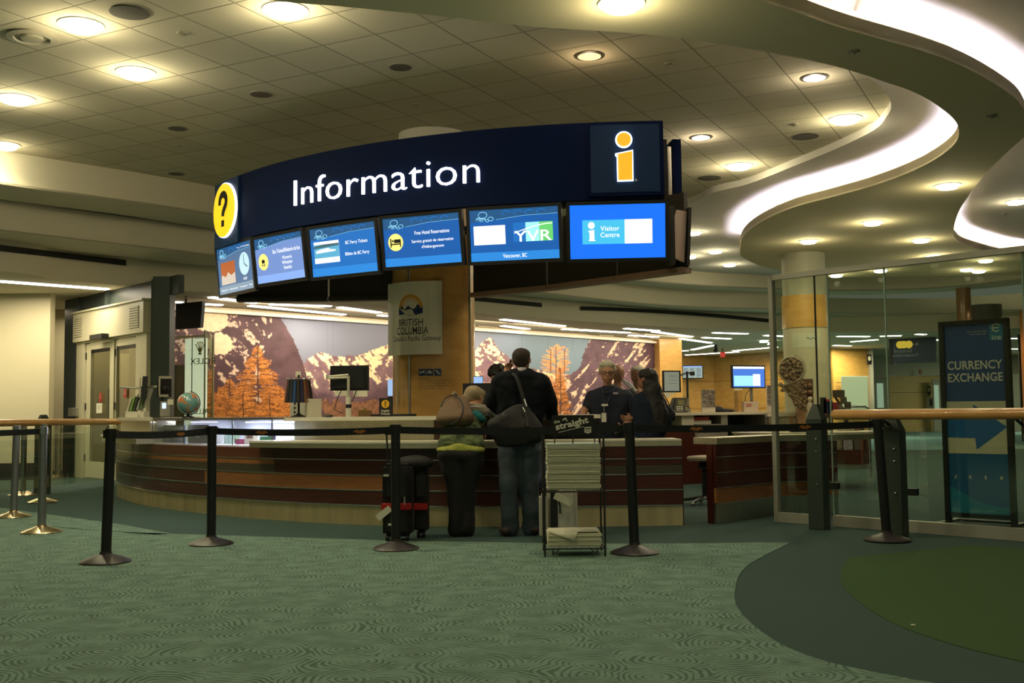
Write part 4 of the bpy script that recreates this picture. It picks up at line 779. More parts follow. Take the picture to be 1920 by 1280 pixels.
# ================================================================== QUEUE POSTS
POSTM = mat('post_black', (.008, .008, .008), .45); BASEM = mat('post_base', (.025, .018, .014), .4, spec=.6); BELT = mat('belt_black', (.006, .008, .01), .8); EMB = mat('belt_emblem', (.35, .13, .02), .7)
def belt(mb, A, B, sag=.012, h=.055):
    n = 14; P = [A.lerp(B, k/n) - Vector((0, 0, sag*4*(k/n)*(1-k/n))) for k in range(n+1)]; d = (B-A).normalized().cross(Vector((0, 0, 1)))*.0015; up = Vector((0, 0, h/2)); r = []
    for p in P: r.append([mb.bm.verts.new(q) for q in (p-d-up, p+d-up, p+d+up, p-d+up)])
    for X, Y in zip(r, r[1:]):
        for k in range(4): mb._f([X[k], X[(k+1) % 4], Y[(k+1) % 4], Y[k]])
    mb._f(r[0]); mb._f(r[-1]); return lambda t: A.lerp(B, t) - Vector((0, 0, sag*4*t*(1-t)))
def emblem(A, B, f, t, root, s_=.06):
    c = f(t); u = (B-A); u.z = 0; Fm = Fr(c, u); 
    if Fm.n.y > 0: Fm = Fr(c, -u)
    mb = MB(); mb.fpoly(Fm, [(-s_, -.004), (-s_*.6, .012), (-s_*.3, .016), (0, .004), (s_*.35, .016), (s_*.7, .01), (s_, -.004), (s_*.4, -.01), (s_*.3, -.019), (-s_*.2, -.012), (-s_*.35, -.02), (-s_*.5, -.008)], .0025, .0035); obj('belt_emblem', mb, EMB, root)
def stanchion(x, y, tilt, lab, silver=False, H=1.0, cone=False):
    t = thing('queue_stanchion', lab, 'stanchion', (x, y, 0), 'silver queue posts' if silver else 'black queue posts')
    T = lambda z: Vector((x + tilt*z, y, z))
    mb = MB(); mb.lathe([(.182, .004), (.186, .012), (.175, .022), (.06, .062), (.045, .07), (.042, .085)], (x, y, 0), n=40); obj('base', mb, mat('silver_base', (.75, .62, .40), .25, 1.) if silver else BASEM, t)
    mb = MB(); mb.cyl(T(.06), T(H-.07), .038, n=24); obj('post', mb, mat('silver_post', (.30, .31, .31), .3, .8) if silver else POSTM, t)
    mb = MB(); mb.cyl(T(H-.07), T(H-.0), .043, n=24); mb.box(T(H-.04), (.10, .05, .06)) if not silver else None; obj('head', mb, POSTM if not silver else CHROME, t); return t
ST = [(-3.06, 8.07, .028, 'black queue post nearest the camera on the left'), (-2.56, 9.10, 0, 'black queue post in front of the lit display case'), (-.95, 8.65, .0, 'black queue post in front of the red and black suitcase'), (.92, 8.24, -.025, 'black queue post right of the newspaper rack'), (3.06, 8.84, -.05, 'black queue post leaning by the right wooden handrail')]
so = [stanchion(*q) for q in ST]
for k in range(4):
    a, b = ST[k], ST[k+1]; A = Vector((a[0]+a[2]*.95+.04, a[1], .955)); B = Vector((b[0]+b[2]*.95-.04, b[1], .955)); mb = MB(); f = belt(mb, A, B, .015); o = obj('belt', mb, BELT, so[k])
    for t_ in {0: (.68,), 1: (.27, .83), 2: (), 3: (.245, .70)}[k]: emblem(A, B, f, t_, o)
for (px, py, lab) in ((78, 999, 'silver queue post with a belt, in front of the green bollard on the left'), (25, 970, 'silver queue post near the left edge of the photo'), (80, 942, 'silver queue post half hidden behind the nearer one')):
    p = Z(px, py, 0); s_ = stanchion(p.x, p.y, 0.02 if px == 25 else 0, lab, True, 1.0)
    if px == 78:
        A = Vector((p.x-.04, p.y, .955)); B = Vector((p.x-1.6, p.y-.9, .94)); mb = MB(); f = belt(mb, A, B, .01); o = obj('belt', mb, BELT, s_); emblem(A, B, f, .28, o)
# ================================================================== HANDRAILS AND BOLLARDS
RAILW = wood('handrail_wood', (.55, .27, .07), (.65, .36, .11), (1, 1, 1), .3, .4); BOL = mat('bollard_green', (.035, .05, .037), .42)
def bollard(x, y, w_, z1, lab, rz=math.radians(-42)):
    t = thing('glass_rail_bollard', lab, 'post', (x, y, 0), 'green square posts', rz)
    mb = MB(); mb.box((0, 0, (z1-.14)/2), (w_, w_*.8, z1-.14)); obj('post', mb, BOL, t, True, bevel=.006)
    mb = MB(); h = w_/2; mb.bm.verts.ensure_lookup_table(); P = [Vector(q) for q in ((-h, -h*.8, z1-.14), (h, -h*.8, z1-.14), (h, h*.8, z1-.14), (-h, h*.8, z1-.14))]; V = [mb.bm.verts.new(q) for q in P]; T2 = [mb.bm.verts.new((x_*.25, y_*.4, z1)) for x_, y_ in ((-h, -h), (h, -h), (h, h), (-h, h))]
    mb._f(V); mb._f(T2[::-1])
    for k in range(4): mb._f([V[k], T2[k], T2[(k+1) % 4], V[(k+1) % 4]])
    obj('pointed_cap', mb, BOL, t, True)
    for z in (.72, .62, .36): mb = MB(); mb.ball((.02, -w_*.42, z*z1), .011, 10); obj('bolt', mb, CHROME, t, True)
    return t
b1 = Z(1537, 992, 0); b2 = Z(1683, 1006, 0)
bollard(b1.x, b1.y, .155, 1.13, 'green square post with pointed cap at the left end of the right handrail'); bollard(b2.x, b2.y, .155, 1.03, 'green square post under the right handrail beside the leaning black post')
b3 = Z(79, 925, 0); bollard(b3.x, b3.y, .2, 1.12, 'green square post with pointed cap behind the silver posts on the left')
R0_, R1_ = D(1562, 777, 9.35), D(1925, 775, 8.0); d = (R1_-R0_); R1_ = R0_ + d*2.2
t = thing('wooden_handrail', 'round orange wood handrail in front of the glass on the right', 'handrail', R0_)
mb = MB(); mb.tube([R0_, R0_+d*.01, R1_], [.035, .044, .044], 20); obj('rail', mb, RAILW, t)
for k in (.28, .95, 1.6): q = R0_+d*k; mb = MB(); mb.cyl(q - Vector((0, 0, .04)), q + Vector((.10, .10, -.09)), .012, n=10); obj('bracket', mb, MATTE, t)
L0, L1 = D(-60, 793, 13.4), D(222, 790, 17.3)
t = thing('wooden_handrail', 'round orange wood handrail on the left, ending at the counter', 'handrail', L0); mb = MB(); mb.tube([L0, L1], .05, 16); obj('rail', mb, RAILW, t)
RG = glass('rail_glass', (.88, .93, .88), .05)
mb = MB(); Lf = Fr((L0.x, L0.y+.02, 0), (L1-L0).xy.to_3d()); mb.fbox(Lf, 0, (L1-L0).xy.length, .1, L0.z-.09, -.004, .004); obj('glass_panel', mb, RG, t)
for px, py in ((43, 928), (108, 895)):
    f_ = Z(px, py, 0); zt_ = 1.0; t = thing('rail_post', 'slim silver post carrying the left wooden handrail, %s' % ('nearer one' if px == 43 else 'farther one by the cream wall'), 'post', (f_.x, f_.y, 0)); mb = MB(); mb.cyl((f_.x, f_.y, .03), (f_.x, f_.y, zt_), .04 if px == 43 else .05, n=16); obj('post', mb, CHROME if px == 43 else SILV, t); mb = MB(); mb.lathe([(.2, 0), (.2, .01), (.06, .06)], (f_.x, f_.y, 0), n=28); obj('base', mb, mat('silver_base', (1, 1, 1)), t)
# ================================================================== GLASS WALL ON THE RIGHT
G0, G1 = Vector((2.56, 10.45, 0)), Vector((4.16, 8.72, 0)); GD = (G1-G0).normalized(); G2 = G0 + GD*4.2; GF = Fr(G0, GD); GL = (G1-G0).length; GH = 2.40
GW = glass('partition_glass', (.90, .94, .88), .06); GEDGE = mat('glass_edge', (.30, .42, .34), .2, spec=.8); FRM = mat('glass_frame', (.42, .42, .34), .4, .3)
def gu(px):
    q = onpath([G0, G2], px, 700); return (q.xy - G0.xy).length
t = thing('glass_partition', 'tall clear glass partition with slim frame on the right, before the poster', 'glass wall', G0)
mb = MB(); mb.fbox(GF, 0, 4.2, GH-.05, GH, -.03, .03); obj('top_rail', mb, FRM, t)
mb = MB(); mb.fbox(GF, 0, gu(1524), 0, .09, -.03, .03); mb.fbox(GF, gu(1556), 4.2, 0, .10, -.03, .03); obj('bottom_rail', mb, FRM, t)
mb = MB(); mb.fbox(GF, -.02, .025, 0, GH, -.03, .03); obj('end_post', mb, FRM, t)
cutp = [.03, gu(1532), gu(1556), gu(1664), gu(1925), 4.2]
for a, b in zip(cutp, cutp[1:]): mb = MB(); mb.fbox(GF, a+.006, b-.006, .10, GH-.05, -.005, .005); obj('glass_pane', mb, GW, t)
for q in cutp[1:-1]: mb = MB(); mb.fbox(GF, q-.007, q+.007, .10, GH-.05, -.0055, .0055); obj('joint', mb, GEDGE if q != cutp[1] else MATTE, t)
for u_, z in ((gu(1557), .37), (gu(1702), .35)): mb = MB(); mb.fbox(GF, u_-.04, u_+.05, z-.03, z+.03, -.03, .03); obj('hinge', mb, BLACK, t)
# a second glass return going back from the end post
GB = Fr(GF.p(gu(1556), 0), (Vector((.62, .78, 0)))); 
# ================================================================== CURRENCY POSTER STAND
e0, e1 = D(1775, 978, 10.2), D(1907, 986, 9.75); e0.z = e1.z = 0
pf = Fr(e0, e1-e0); pw = (e1-e0).length; ph = 1.90
t = thing('poster_stand', 'tall black-framed blue poster stand advertising currency exchange', 'poster stand', pf.p(pw/2, 0))
mb = MB(); mb.fbox(pf, 0, .045, .02, ph, -.03, .03); mb.fbox(pf, pw-.045, pw, .02, ph, -.03, .03); mb.fbox(pf, 0, pw, ph-.04, ph, -.03, .03); mb.fbox(pf, 0, pw, .06, .10, -.03, .03); obj('frame', mb, BLACK, t)
mb = MB(); mb.fbox(pf, -.02, pw+.02, 0, .02, -.25, -.20); mb.fbox(pf, -.02, pw+.02, 0, .02, .20, .25); mb.fbox(pf, -.01, .04, 0, .022, -.25, .25); mb.fbox(pf, pw-.04, pw+.01, 0, .022, -.25, .25); obj('foot', mb, BLACK, t)
PB = mat('poster_blue', (.018, .075, .27), .5); PT = mat('poster_teal', (.02, .25, .42), .5); PM = mat('poster_mid', (.014, .13, .34), .5); PC = mat('poster_cream', (.75, .70, .52), .6); PTX = mat('poster_text', (.9, .84, .72), .6)
y_ = lambda py: D(1835, py, 10.).z
mb = MB(); mb.fbox(pf, .045, pw-.045, .10, ph-.04, -.01, .008); po = obj('poster', mb, PB, t)
mb = MB(); mb.fbox(pf, .045, pw-.045, y_(850), y_(752), .009, .011); obj('cream_band', mb, PC, po)
w_ = pw
mb = MB(); mb.fpoly(pf, [(.045, y_(820)), (.045, y_(778)), (w_*.46, y_(778)), (w_*.46, y_(758)), (w_*.93, y_(800)), (w_*.49, y_(842)), (w_*.47, y_(821))], .012, .013); obj('arrow', mb, mat('poster_arrow', (.012, .16, .5), .5), po)
mb = MB(); mb.fbox(pf, .045, pw-.045, .10, y_(851), .009, .0105); obj('lower_field', mb, PM, po)
mb = MB(); mb.fpoly(pf, [(.045, .10), (pw-.045, .10), (pw-.045, y_(947)), (w_*.8, y_(948)), (w_*.6, y_(944)), (w_*.4, y_(934)), (w_*.2, y_(920)), (.045, y_(911))], .011, .012); obj('teal_wave', mb, PT, po)
mb = MB(); mb.text('CURRENCY', pf, w_*.5, y_(684), h=.082, wd=w_*.79, n0=.009, ext=.001, bold=.02); mb.text('EXCHANGE', pf, w_*.5, y_(707), h=.082, wd=w_*.79, n0=.009, ext=.001, bold=.02); obj('lettering', mb, PTX, po)
mb = MB()
for s_, k in zip('££$¥', (.17, .38, .60, .82)): mb.text('€' if k == .38 else s_, pf, w_*k, y_(894), h=.035, n0=.012, ext=.001, bold=.02)
obj('currency_symbols', mb, PTX, po); mb = MB(); mb.text('iceplc.com', pf, w_*.52, y_(957), h=.045, wd=w_*.36, n0=.0125, ext=.001); obj('web_address', mb, mat('poster_pale', (.2, .5, .6), .5), po)
mb = MB(); mb.fbox(pf, w_*.73, w_*.93, y_(640), y_(607), .009, .011); lg = obj('emblem_field', mb, PT, po); mb = MB(); mb.text('ice', pf, w_*.83, y_(634.5), h=.045, wd=w_*.13, n0=.012, ext=.001, bold=.015); mb.tube([pf.p(w_*.83+.035*math.cos(a), y_(617)+.035*math.sin(a), .013) for a in [math.radians(30+k*20) for k in range(15)]], .006, n=6); mb.fbox(pf, w_*.79, w_*.87, y_(617)-.006, y_(617)+.006, .012, .014); obj('emblem_lettering', mb, PTX, lg)
mb = MB(); mb.text('BUY AND SELL YOUR', pf, w_*.56, y_(622), h=.012, wd=w_*.28, n0=.009, ext=0); mb.text('TRAVEL MONEY HERE', pf, w_*.56, y_(627), h=.012, wd=w_*.24, n0=.009, ext=0); obj('small_lettering', mb, PTX, po)
# ================================================================== LEFT DOORS
def card(px0, px1, y0, y1, d0, d1=None, z0=None):
    d1 = d0 if d1 is None else d1; A, B = D(px0, y1, d0), D(px1, y1, d1); zb = (A.z+B.z)/2 if z0 is None else z0; zt = D((px0+px1)/2, y0, (d0+d1)/2).z
    Fm = Fr((A.x, A.y, zb), (B.x-A.x, B.y-A.y, 0)); Fm.W = (B-A).xy.length; Fm.H = zt-zb; return Fm
def fb(Fm, a, b, c, d, n0, n1, mb=None):      # box in fractions of the frame
    mb = mb or MB(); mb.fbox(Fm, Fm.W*a, Fm.W*b, Fm.H*c, Fm.H*d, n0, n1); return mb
DW0, DW1 = Vector((-7.84, 19.3, 0)), Vector((-5.78, 17.0, 0)); DF = Fr(DW0, DW1-DW0)
def du(px): q = onpath([DW0-(DW1-DW0)*.3, DW1+(DW1-DW0)*.3], px, 700); return (q.xy-DW0.xy).dot(DF.u.xy)
def dz(px, py): return onpath([DW0-(DW1-DW0)*.3, DW1+(DW1-DW0)*.3], px, py).z
DOORC = mat('door_cream', (.62, .58, .40), .45); DOORG = glass('door_glass', (.80, .78, .62), .05)
dr = bpy.data.objects.new('door_1', None); SC.collection.objects.link(dr); dr.location = DF.p(1.2, 0); dr['kind'] = 'structure'; dr['label'] = 'cream double swing doors with a grille header on the left'
def dobj(nm, mt, fn, parent=dr): mb = MB(); fn(mb); return obj(nm, mb, mt, parent)
hz = dz(148, 586); h1 = 2.42
dobj('door_header', DOORC, lambda m: (m.fbox(DF, du(148), du(281), h1, 2.93, -.05, .12), m.fbox(DF, du(147), du(283), 2.93, 2.96, -.05, .16)))
dobj('door_jamb', DOORC, lambda m: (m.fbox(DF, du(148), du(163), 0, h1-.01, -.05, .05), m.fbox(DF, du(260), du(280), 0, h1-.01, -.05, .05), m.fbox(DF, du(213), du(218), 0, h1-.01, -.04, .045), m.fbox(DF, du(148), du(280), h1-.03, h1+.0, -.05, .06)))
GRD = mat('door_grille', (.34, .31, .2), .6)
for a, b in ((150, 165), (255, 273)):
    g = dobj('grille', mat('grille_back', (.3, .28, .19), .7), lambda m: m.fbox(DF, du(a), du(b), 2.50, 2.86, .121, .125))
    dobj('grille_slats', DOORC, lambda m: [m.fbox(DF, du(a)+.01, du(b)-.01, 2.51+.04*k, 2.53+.04*k, .125, .132) for k in range(9)], g)
dobj('motion_sensor', BLACK, lambda m: m.fbox(DF, du(193), du(216), 2.40, 2.48, .12, .24))
for k, (a, b, c, d_) in enumerate(((164, 212, 173, 208), (219, 260, 221, 257))):
    lf = dobj('door_leaf', DOORC, lambda m: (m.fbox(DF, du(a), du(c), .02, h1-.05, -.02, .02), m.fbox(DF, du(d_), du(b), .02, h1-.05, -.02, .02), m.fbox(DF, du(c), du(d_), h1-.16, h1-.05, -.02, .02), m.fbox(DF, du(c), du(d_), .02, .30, -.02, .02)))
    dobj('glass', DOORG, lambda m: m.fbox(DF, du(c), du(d_), .30, h1-.16, -.004, .004), lf); dobj('glass_gasket', BLACK, lambda m: (m.fbox(DF, du(c), du(d_), h1-.22, h1-.16, .005, .012), m.fbox(DF, du(c)-.005, du(c)+.01, .30, h1-.16, .018, .024)), lf)
    dobj('hinge', BLACK, lambda m: [m.fbox(DF, du(a)-.02, du(a)+.015, z, z+.12, .02, .035) for z in (.3, 1.2, 2.1)], lf)
RED = mat('sign_red', (.45, .015, .01), .5)
for px, py, k in ((192, 745, 0), (238, 737, 1)):
    u_, z_ = du(px), dz(px, py); o = None; mb = MB(); mb.disc(DF, u_, z_, .06, .095, .026, .03, 8); st = solo('stop_sticker', mb, RED, 'red octagonal stop sticker on the %s door leaf' % ('left' if k == 0 else 'right'), 'sticker')
    mb = MB(); [mb.text(s_, DF, u_, z_+.05-.03*i, h=.017, n0=.031, ext=0, bold=.02) for i, s_ in enumerate(('DO', 'NOT', 'ENTER'))]; obj('lettering', mb, WHITE, st)
mb = MB(); u_, z_ = du(190), dz(190, 765); mb.fbox(DF, u_-.13, u_+.13, z_-.085, z_+.085, .026, .03); nt_ = solo('door_notice', mb, PAPER, 'white printed notice below the red sticker on the left door leaf', 'notice')
mb = MB(); [mb.text(s_, DF, u_, z_+.04-.035*i, h=.016, n0=.031, ext=0, bold=.01) for i, s_ in enumerate(('Attention  Attention', 'Alarm will sound', 'No entry'))]; obj('lettering', mb, INK, nt_)
mb = MB(); mb.fbox(DF, du(138), du(147), dz(142, 780), dz(142, 764), .03, .09); mb.fbox(DF, du(147), du(154), dz(150, 780), dz(150, 765), .05, .09); cr_ = solo('card_reader', mb, mat('reader_grey', (.3, .29, .22), .5), 'small grey card reader box left of the double doors', 'card reader')
mb = MB(); mb.fbox(DF, du(122), du(148)-.003, 0, ZL, -.1, .02); mb.fbox(DF, du(281)+.02, du(300), 0, ZL-.4, -.12, -.02); mb.fbox(DF, du(148), du(330), 2.965, ZL, -.12, -.02); mb.fbox(DF, du(198), du(203), 2.96, ZL, -.02, .04); struct('trim_2', mb, GREYGREEN)
mb = MB(); mb.box((-5.44, 16.62, ZL/2), (.265, .26, ZL)); mb.box((-5.66, 17.0, ZL/2), (.12, .3, ZL)); struct('trim_3', mb, GREYGREEN)
# little vestibule behind the doors
mb = MB(); mb.box((-9.7, 21.7, ZL/2), (5.0, .2, ZL)); struct('wall_vestibule', mb, CREAM)
q2 = card(206, 213, 728, 800, 21.3, 21.3, 0); mb = fb(q2, -.6, 4.6, 0, 1, -.25, 0); solo('grey_cabinet', mb, mat('cabinet_grey', (.22, .21, .17), .6), 'grey metal cabinet seen through the right door leaf', 'cabinet')
mb = MB(); q3 = card(225, 240, 647, 662, 21.3); fb(q3, 0, 1, 0, 1, -.05, 0, mb); w3 = solo('wall_plaque', mb, mat('plaque_brown', (.1, .08, .03), .5), 'dark square plaque seen through the glass of the right door leaf', 'sign')
area('vestibule_glow', Vector((-8.6, 20.6, 3.1)), 1.2, 22, (1, .85, .55))
area('left_glow', Vector((-9.5, 17.0, ZL-.06)), 2.4, 48, (1, .88, .5), sy=.3)
# hanging screen and camera by the column
f = card(329, 379, 567, 615, 19.7, 19.3); t = thing('hanging_monitor', 'black monitor seen from behind, hanging from the ceiling beside the green column', 'monitor', f.p(f.W/2, 0))
mb = MB(); A = [f.p(0, 0, 0), f.p(f.W*.93, .0, 0), f.p(f.W, f.H*1.0, 0), f.p(0, f.H, 0)]; B = [q + Vector((.02, .12, .0)) for q in A]; va = [mb.bm.verts.new(q) for q in A]; vb = [mb.bm.verts.new(q) for q in B]; mb._f(va); mb._f(vb[::-1])
for k in range(4): mb._f([va[k], vb[k], vb[(k+1) % 4], va[(k+1) % 4]])
obj('casing', mb, MATTE, t); mb = MB(); mb.cyl(f.p(f.W*.2, f.H*.8, -.12), Vector((*f.p(f.W*.2, 0, -.12).xy, ZL)), .025, n=10); obj('pole', mb, mat('pole_brown', (.06, .045, .03), .5), t)
p = D(349, 550, 19.4); t = thing('security_camera', 'small dome security camera on the low ceiling by the hanging monitor', 'camera', p); mb = MB(); mb.ball(p, .07, 16); obj('dome', mb, mat('dome_glass', (.02, .02, .02), .05), t); mb = MB(); mb.lathe([(.08, .03), (.08, .12)], tuple(p), n=20); obj('mount', mb, mat('cam_grey', (.2, .2, .2), .5), t)
# glass showcase
f = card(330, 383, 630, 800, 18.0, 17.7, 0); t = thing('glass_showcase', 'tall lit glass showcase with a crown emblem, between the green column and the mural', 'display case', f.p(f.W/2, 0)); f.H = 2.42
obj('back_panel', fb(f, .25, 1.0, .02, .98, -.06, -.03), mat('case_cream', (.55, .58, .42), .6, emit=(.55, .6, .4), es=.9), t); obj('dark_side', fb(f, -.15, .25, .02, .80, -.10, -.05), mat('case_dark', (.05, .055, .045), .4), t)
obj('top_trim', fb(f, 0, 1.05, .985, 1.0, -.05, .03), SILV, t); obj('joint', fb(f, .545, .56, 0, .985, -.005, .006), BLACK, t); obj('glass_front', fb(f, 0, 1, .02, .985, -.004, .004), CASEG, t)
f2 = card(383, 399, 640, 800, 17.7, 18.6, 0); f2.H = 2.50; obj('glass_side', fb(f2, 0, 1, 0, 1, -.006, .006), glass('side_glass', (.55, .68, .50), .12), t); mb = fb(f2, .9, 1.05, 0, 1, -.01, .012); fb(f2, -.02, .06, 0, 1, -.01, .012, mb); obj('edge_profile', mb, mat('edge_bronze', (.30, .30, .16), .35, .4), t)
mb = MB(); mb.text('ROLEX', f, f.W*.90, D(370, 677, 17.8).z, h=.1, wd=.55, n0=-.02, ext=.004, mirror=True, bold=.0); mb.text('GALLERIA', f, f.W*.78, D(370, 771, 17.8).z, h=.09, wd=.62, n0=-.02, ext=.004, mirror=True); obj('mirrored_lettering', mb, mat('letter_green', (.18, .25, .16), .5), t)
mb = MB(); cx_ = f.W*.80; cz = D(372, 655, 17.8).z
for k in range(5): a = math.radians(50+20*k); mb.tube([f.p(cx_, cz-.06, -.02), f.p(cx_+.14*math.cos(a), cz-.06+.17*math.sin(a), -.02)], [.012, .006], n=6); mb.ball(f.p(cx_+.14*math.cos(a), cz-.06+.18*math.sin(a), -.02), .014, 8)
mb.disc(f, cx_, cz-.075, .04, .015, -.025, -.015); obj('crown_emblem', mb, mat('crown_gold', (.45, .38, .15), .4), t)
# ================================================================== LEFT COUNTER THINGS
def ctop(px, off=-.45, z=1.062):
    P = offset_path(CP, off); q = onpath([p.to_3d() for p in P], px, 770)
    if q is None: q = min((p for p in P if p.y < 15.4), key=lambda p: abs(pr((p.x, p.y, 1.))[0]-px))
    return Vector((q.x, q.y, z))
# brochure racks
c = ctop(232, -.25, 1.072); t = thing('brochure_rack', 'slanted white brochure rack full of leaflets at the left end of the counter', 'brochure rack', c)
CL = [(.75, .74, .6), (.3, .5, .12), (.08, .09, .07), (.6, .62, .55), (.15, .3, .1), (.5, .5, .4)]
mb = MB(); mb.box(c + Vector((0, .05, .04)), (.26, .22, .08)); obj('tray', mb, PAPER, t)
for k in range(6): mb = MB(); mb.box(c + Vector((-.10+.045*k, .04+.02*k, .14+.028*k)), (.016, .16, .26), Euler((0, .28, .0))); obj('leaflet', mb, mat('leaflet_%d' % k, CL[k], .6), t)
c = ctop(262, -.4, 1.072)
t = thing('desk_monitor', 'dark flat monitor seen edge-on beside the brochure rack, on a jointed arm', 'monitor', c)
p = D(271, 727, c.y); mb = MB(); mb.box(p, (.07, .36, .32), Euler((0, .05, .35))); obj('casing', mb, BLACK, t); mb = MB(); mb.box(p + Vector((-.05, -.05, 0)), (.02, .30, .27), Euler((0, .05, .35))); obj('back_shell', mb, mat('shell_grey', (.5, .48, .38), .5), t); mb = MB(); mb.tube([p + Vector((-.35, 0, .02)), p + Vector((-.15, .05, 0)), p + Vector((.2, .05, .02))], .018, 8); mb.cyl(p + Vector((-.05, .05, -.02)), (p.x-.05, p.y+.05, 1.072), .02, n=10); obj('arm', mb, mat('arm_grey', (.4, .39, .33), .4, .5), t)
c = ctop(305, -.6, 1.064); t = thing('desk_monitor', 'square device with a pale frame seen from behind, left of the globe', 'monitor', c)
f = card(297, 319, 705, 744, c.y, c.y+.12); obj('casing', fb(f, 0, 1.1, 0, 1, -.05, 0), BLACK, t); mb = fb(f, 0, 1.05, .88, 1, 0, .03); fb(f, 0, .1, 0, 1, 0, .02, mb); fb(f, 0, .8, .0, .12, 0, .02, mb); obj('frame', mb, mat('shell_grey', (.5, .48, .38), .5), t); mb = MB(); mb.ball(f.p(f.W*.5, f.H*.4, .03), .05, 10); mb.cyl(f.p(f.W*.4, 0, -.03), Vector((*f.p(f.W*.4, 0, -.03).xy, 1.064)), .018, n=8); obj('stand', mb, MATTE, t)
f = card(301, 318, 752, 785, c.y-.25, c.y-.2, 1.064); t = thing('card_terminal', 'small grey terminal with lit display under the square device', 'terminal', f.p(f.W/2, 0)); obj('body', fb(f, 0, 1, 0, 1, -.1, 0), mat('term_grey', (.3, .3, .25), .5), t); obj('display', fb(f, .15, .6, .55, .9, 0, .003), emis('term_screen', (.6, .7, 1), 1.2), t); obj('paper_note', fb(f, .75, 1.4, .78, 1.12, .0, .004), PAPER, t)
f = card(238, 252, 778, 787, 14.4, 14.4, 1.072); mb = fb(f, 0, 1.4, 0, 1, -.1, 0); solo('paper_stack', mb, PAPER, 'small white paper box between the brochure rack and the monitor arm', 'paper')
f = card(283, 336, 783, 785, 12.9, 12.6, 1.064); mb = MB()
for r_ in range(4):
    for k in range(13): mb.fbox(f, f.W*k/13+.002, f.W*(k+1)/13-.002, .008, .018, -.03*r_-.026, -.03*r_)
t = thing('keyboard', 'black keyboard lying in front of the square device', 'keyboard', f.p(f.W/2, 0)); obj('keys', mb, BLACK, t); obj('base', fb(f, 0, 1, 0, 2, -.13, .0), MATTE, t)
# globe
c = D(353, 757, 12.35); gb = thing('desk_globe', 'blue and orange desk globe on a black foot above the display case', 'globe', (c.x, c.y, 1.062)); gm = mat('globe_sea', (.10, .26, .26), .25, coat=.5); nt = gm.node_tree; b = nt.nodes['Principled BSDF']; tc = nt.nodes.new('ShaderNodeTexCoord'); nz = nt.nodes.new('ShaderNodeTexNoise'); nz.inputs['Scale'].default_value = 9; nz.inputs['Detail'].default_value = 3; cr = nt.nodes.new('ShaderNodeValToRGB'); cr.color_ramp.interpolation = 'CONSTANT'; cr.color_ramp.elements[0].color = (.16, .34, .33, 1); e = cr.color_ramp.elements[1]; e.position = .53; e.color = (.55, .20, .08, 1); nt.links.new(tc.outputs['Object'], nz.inputs['Vector']); nt.links.new(nz.outputs[0], cr.inputs[0]); nt.links.new(cr.outputs[0], b.inputs['Base Color'])
gr = .124; cz = 1.062+.045+gr; mb = MB(); mb.ball((c.x, c.y, cz), gr, 36); obj('sphere', mb, gm, gb); mb = MB(); mb.lathe([(.075, 0), (.07, .01), (.02, .025), (.015, .05)], (c.x, c.y, 1.062), n=24); obj('foot', mb, BLACK, gb); mb = MB(); mb.tube([Vector((c.x+(gr+.012)*math.sin(a), c.y, cz-(gr+.012)*math.cos(a))) for a in [math.radians(-20+k*10) for k in range(20)]], .006, 8); obj('meridian_arc', mb, BLACK, gb)
# lanyard stand
c = D(560, 780, 11.6); c.z = 1.056; t = thing('lanyard_stand', 'round stand hung with black, brown and blue lanyards on the raised worktop', 'display stand', c)
mb = MB(); mb.lathe([(.09, 0), (.085, .01), (.03, .03), (.012, .05)], tuple(c), n=24); mb.cyl(c + Vector((0, 0, .04)), c + Vector((0, 0, .46)), .012, n=10); mb.lathe([(.11, .40), (.11, .41)], tuple(c), n=24); obj('stand', mb, MATTE, t)
LC = [(.01, .01, .012), (.015, .012, .012), (.12, .035, .015), (.01, .05, .16), (.17, .07, .03), (.02, .02, .02), (.01, .01, .05)]
for k in range(22):
    a = k*2*PI/22; q = c + Vector((.12*math.cos(a), .12*math.sin(a), .40)); mb = MB(); ax = Vector((-math.sin(a), math.cos(a), 0)); o_ = Vector((math.cos(a), math.sin(a), 0))*.035
    P = [q-ax*.013, q+ax*.013, q+ax*.018+o_-Vector((0, 0, .24)), q-ax*.018+o_-Vector((0, 0, .24))]; va = [mb.bm.verts.new(z_) for z_ in P]; vb = [mb.bm.verts.new(z_+o_*.1) for z_ in P]; mb._f(va); mb._f(vb[::-1])
    for i in range(4): mb._f([va[i], vb[i], vb[(i+1) % 4], va[(i+1) % 4]])
    obj('lanyard', mb, mat('lanyard_%d' % (k*5 % 7), LC[k*5 % 7], .7), t)
for k in range(14): 
    a = k*2*PI/14; mb = MB(); mb.ball(c + Vector((.125*math.cos(a), .125*math.sin(a), .415)), .012, 8); obj('clip', mb, CHROME, t)
f = card(554, 564, 696, 704, 11.6); obj('price_card', fb(f, 0, 1, -.3, 1, -.003, 0), PAPER, t)
f = card(544, 572, 750, 781, 11.9, 11.9, 1.056); t = thing('leaflet_holder', 'white leaflet holder behind the lanyard stand', 'leaflet holder', f.p(f.W/2, 0)); obj('holder', fb(f, 0, 1, 0, 1, -.04, 0), PAPER, t); obj('print', (lambda m: [m.disc(f, f.W*.3, f.H*(.3+.25*k), .012, .015, .001, .002, 8) for k in range(3)] and m)(MB()), INK, t)
f = card(577, 603, 747, 781, 11.5, 11.6, 1.056); solo('leaflet_holder', fb(f, 0, 1, 0, 1, -.05, 0), mat('holder_cream', (.62, .58, .45), .6), 'blank cream document stand right of the lanyards', 'leaflet holder')
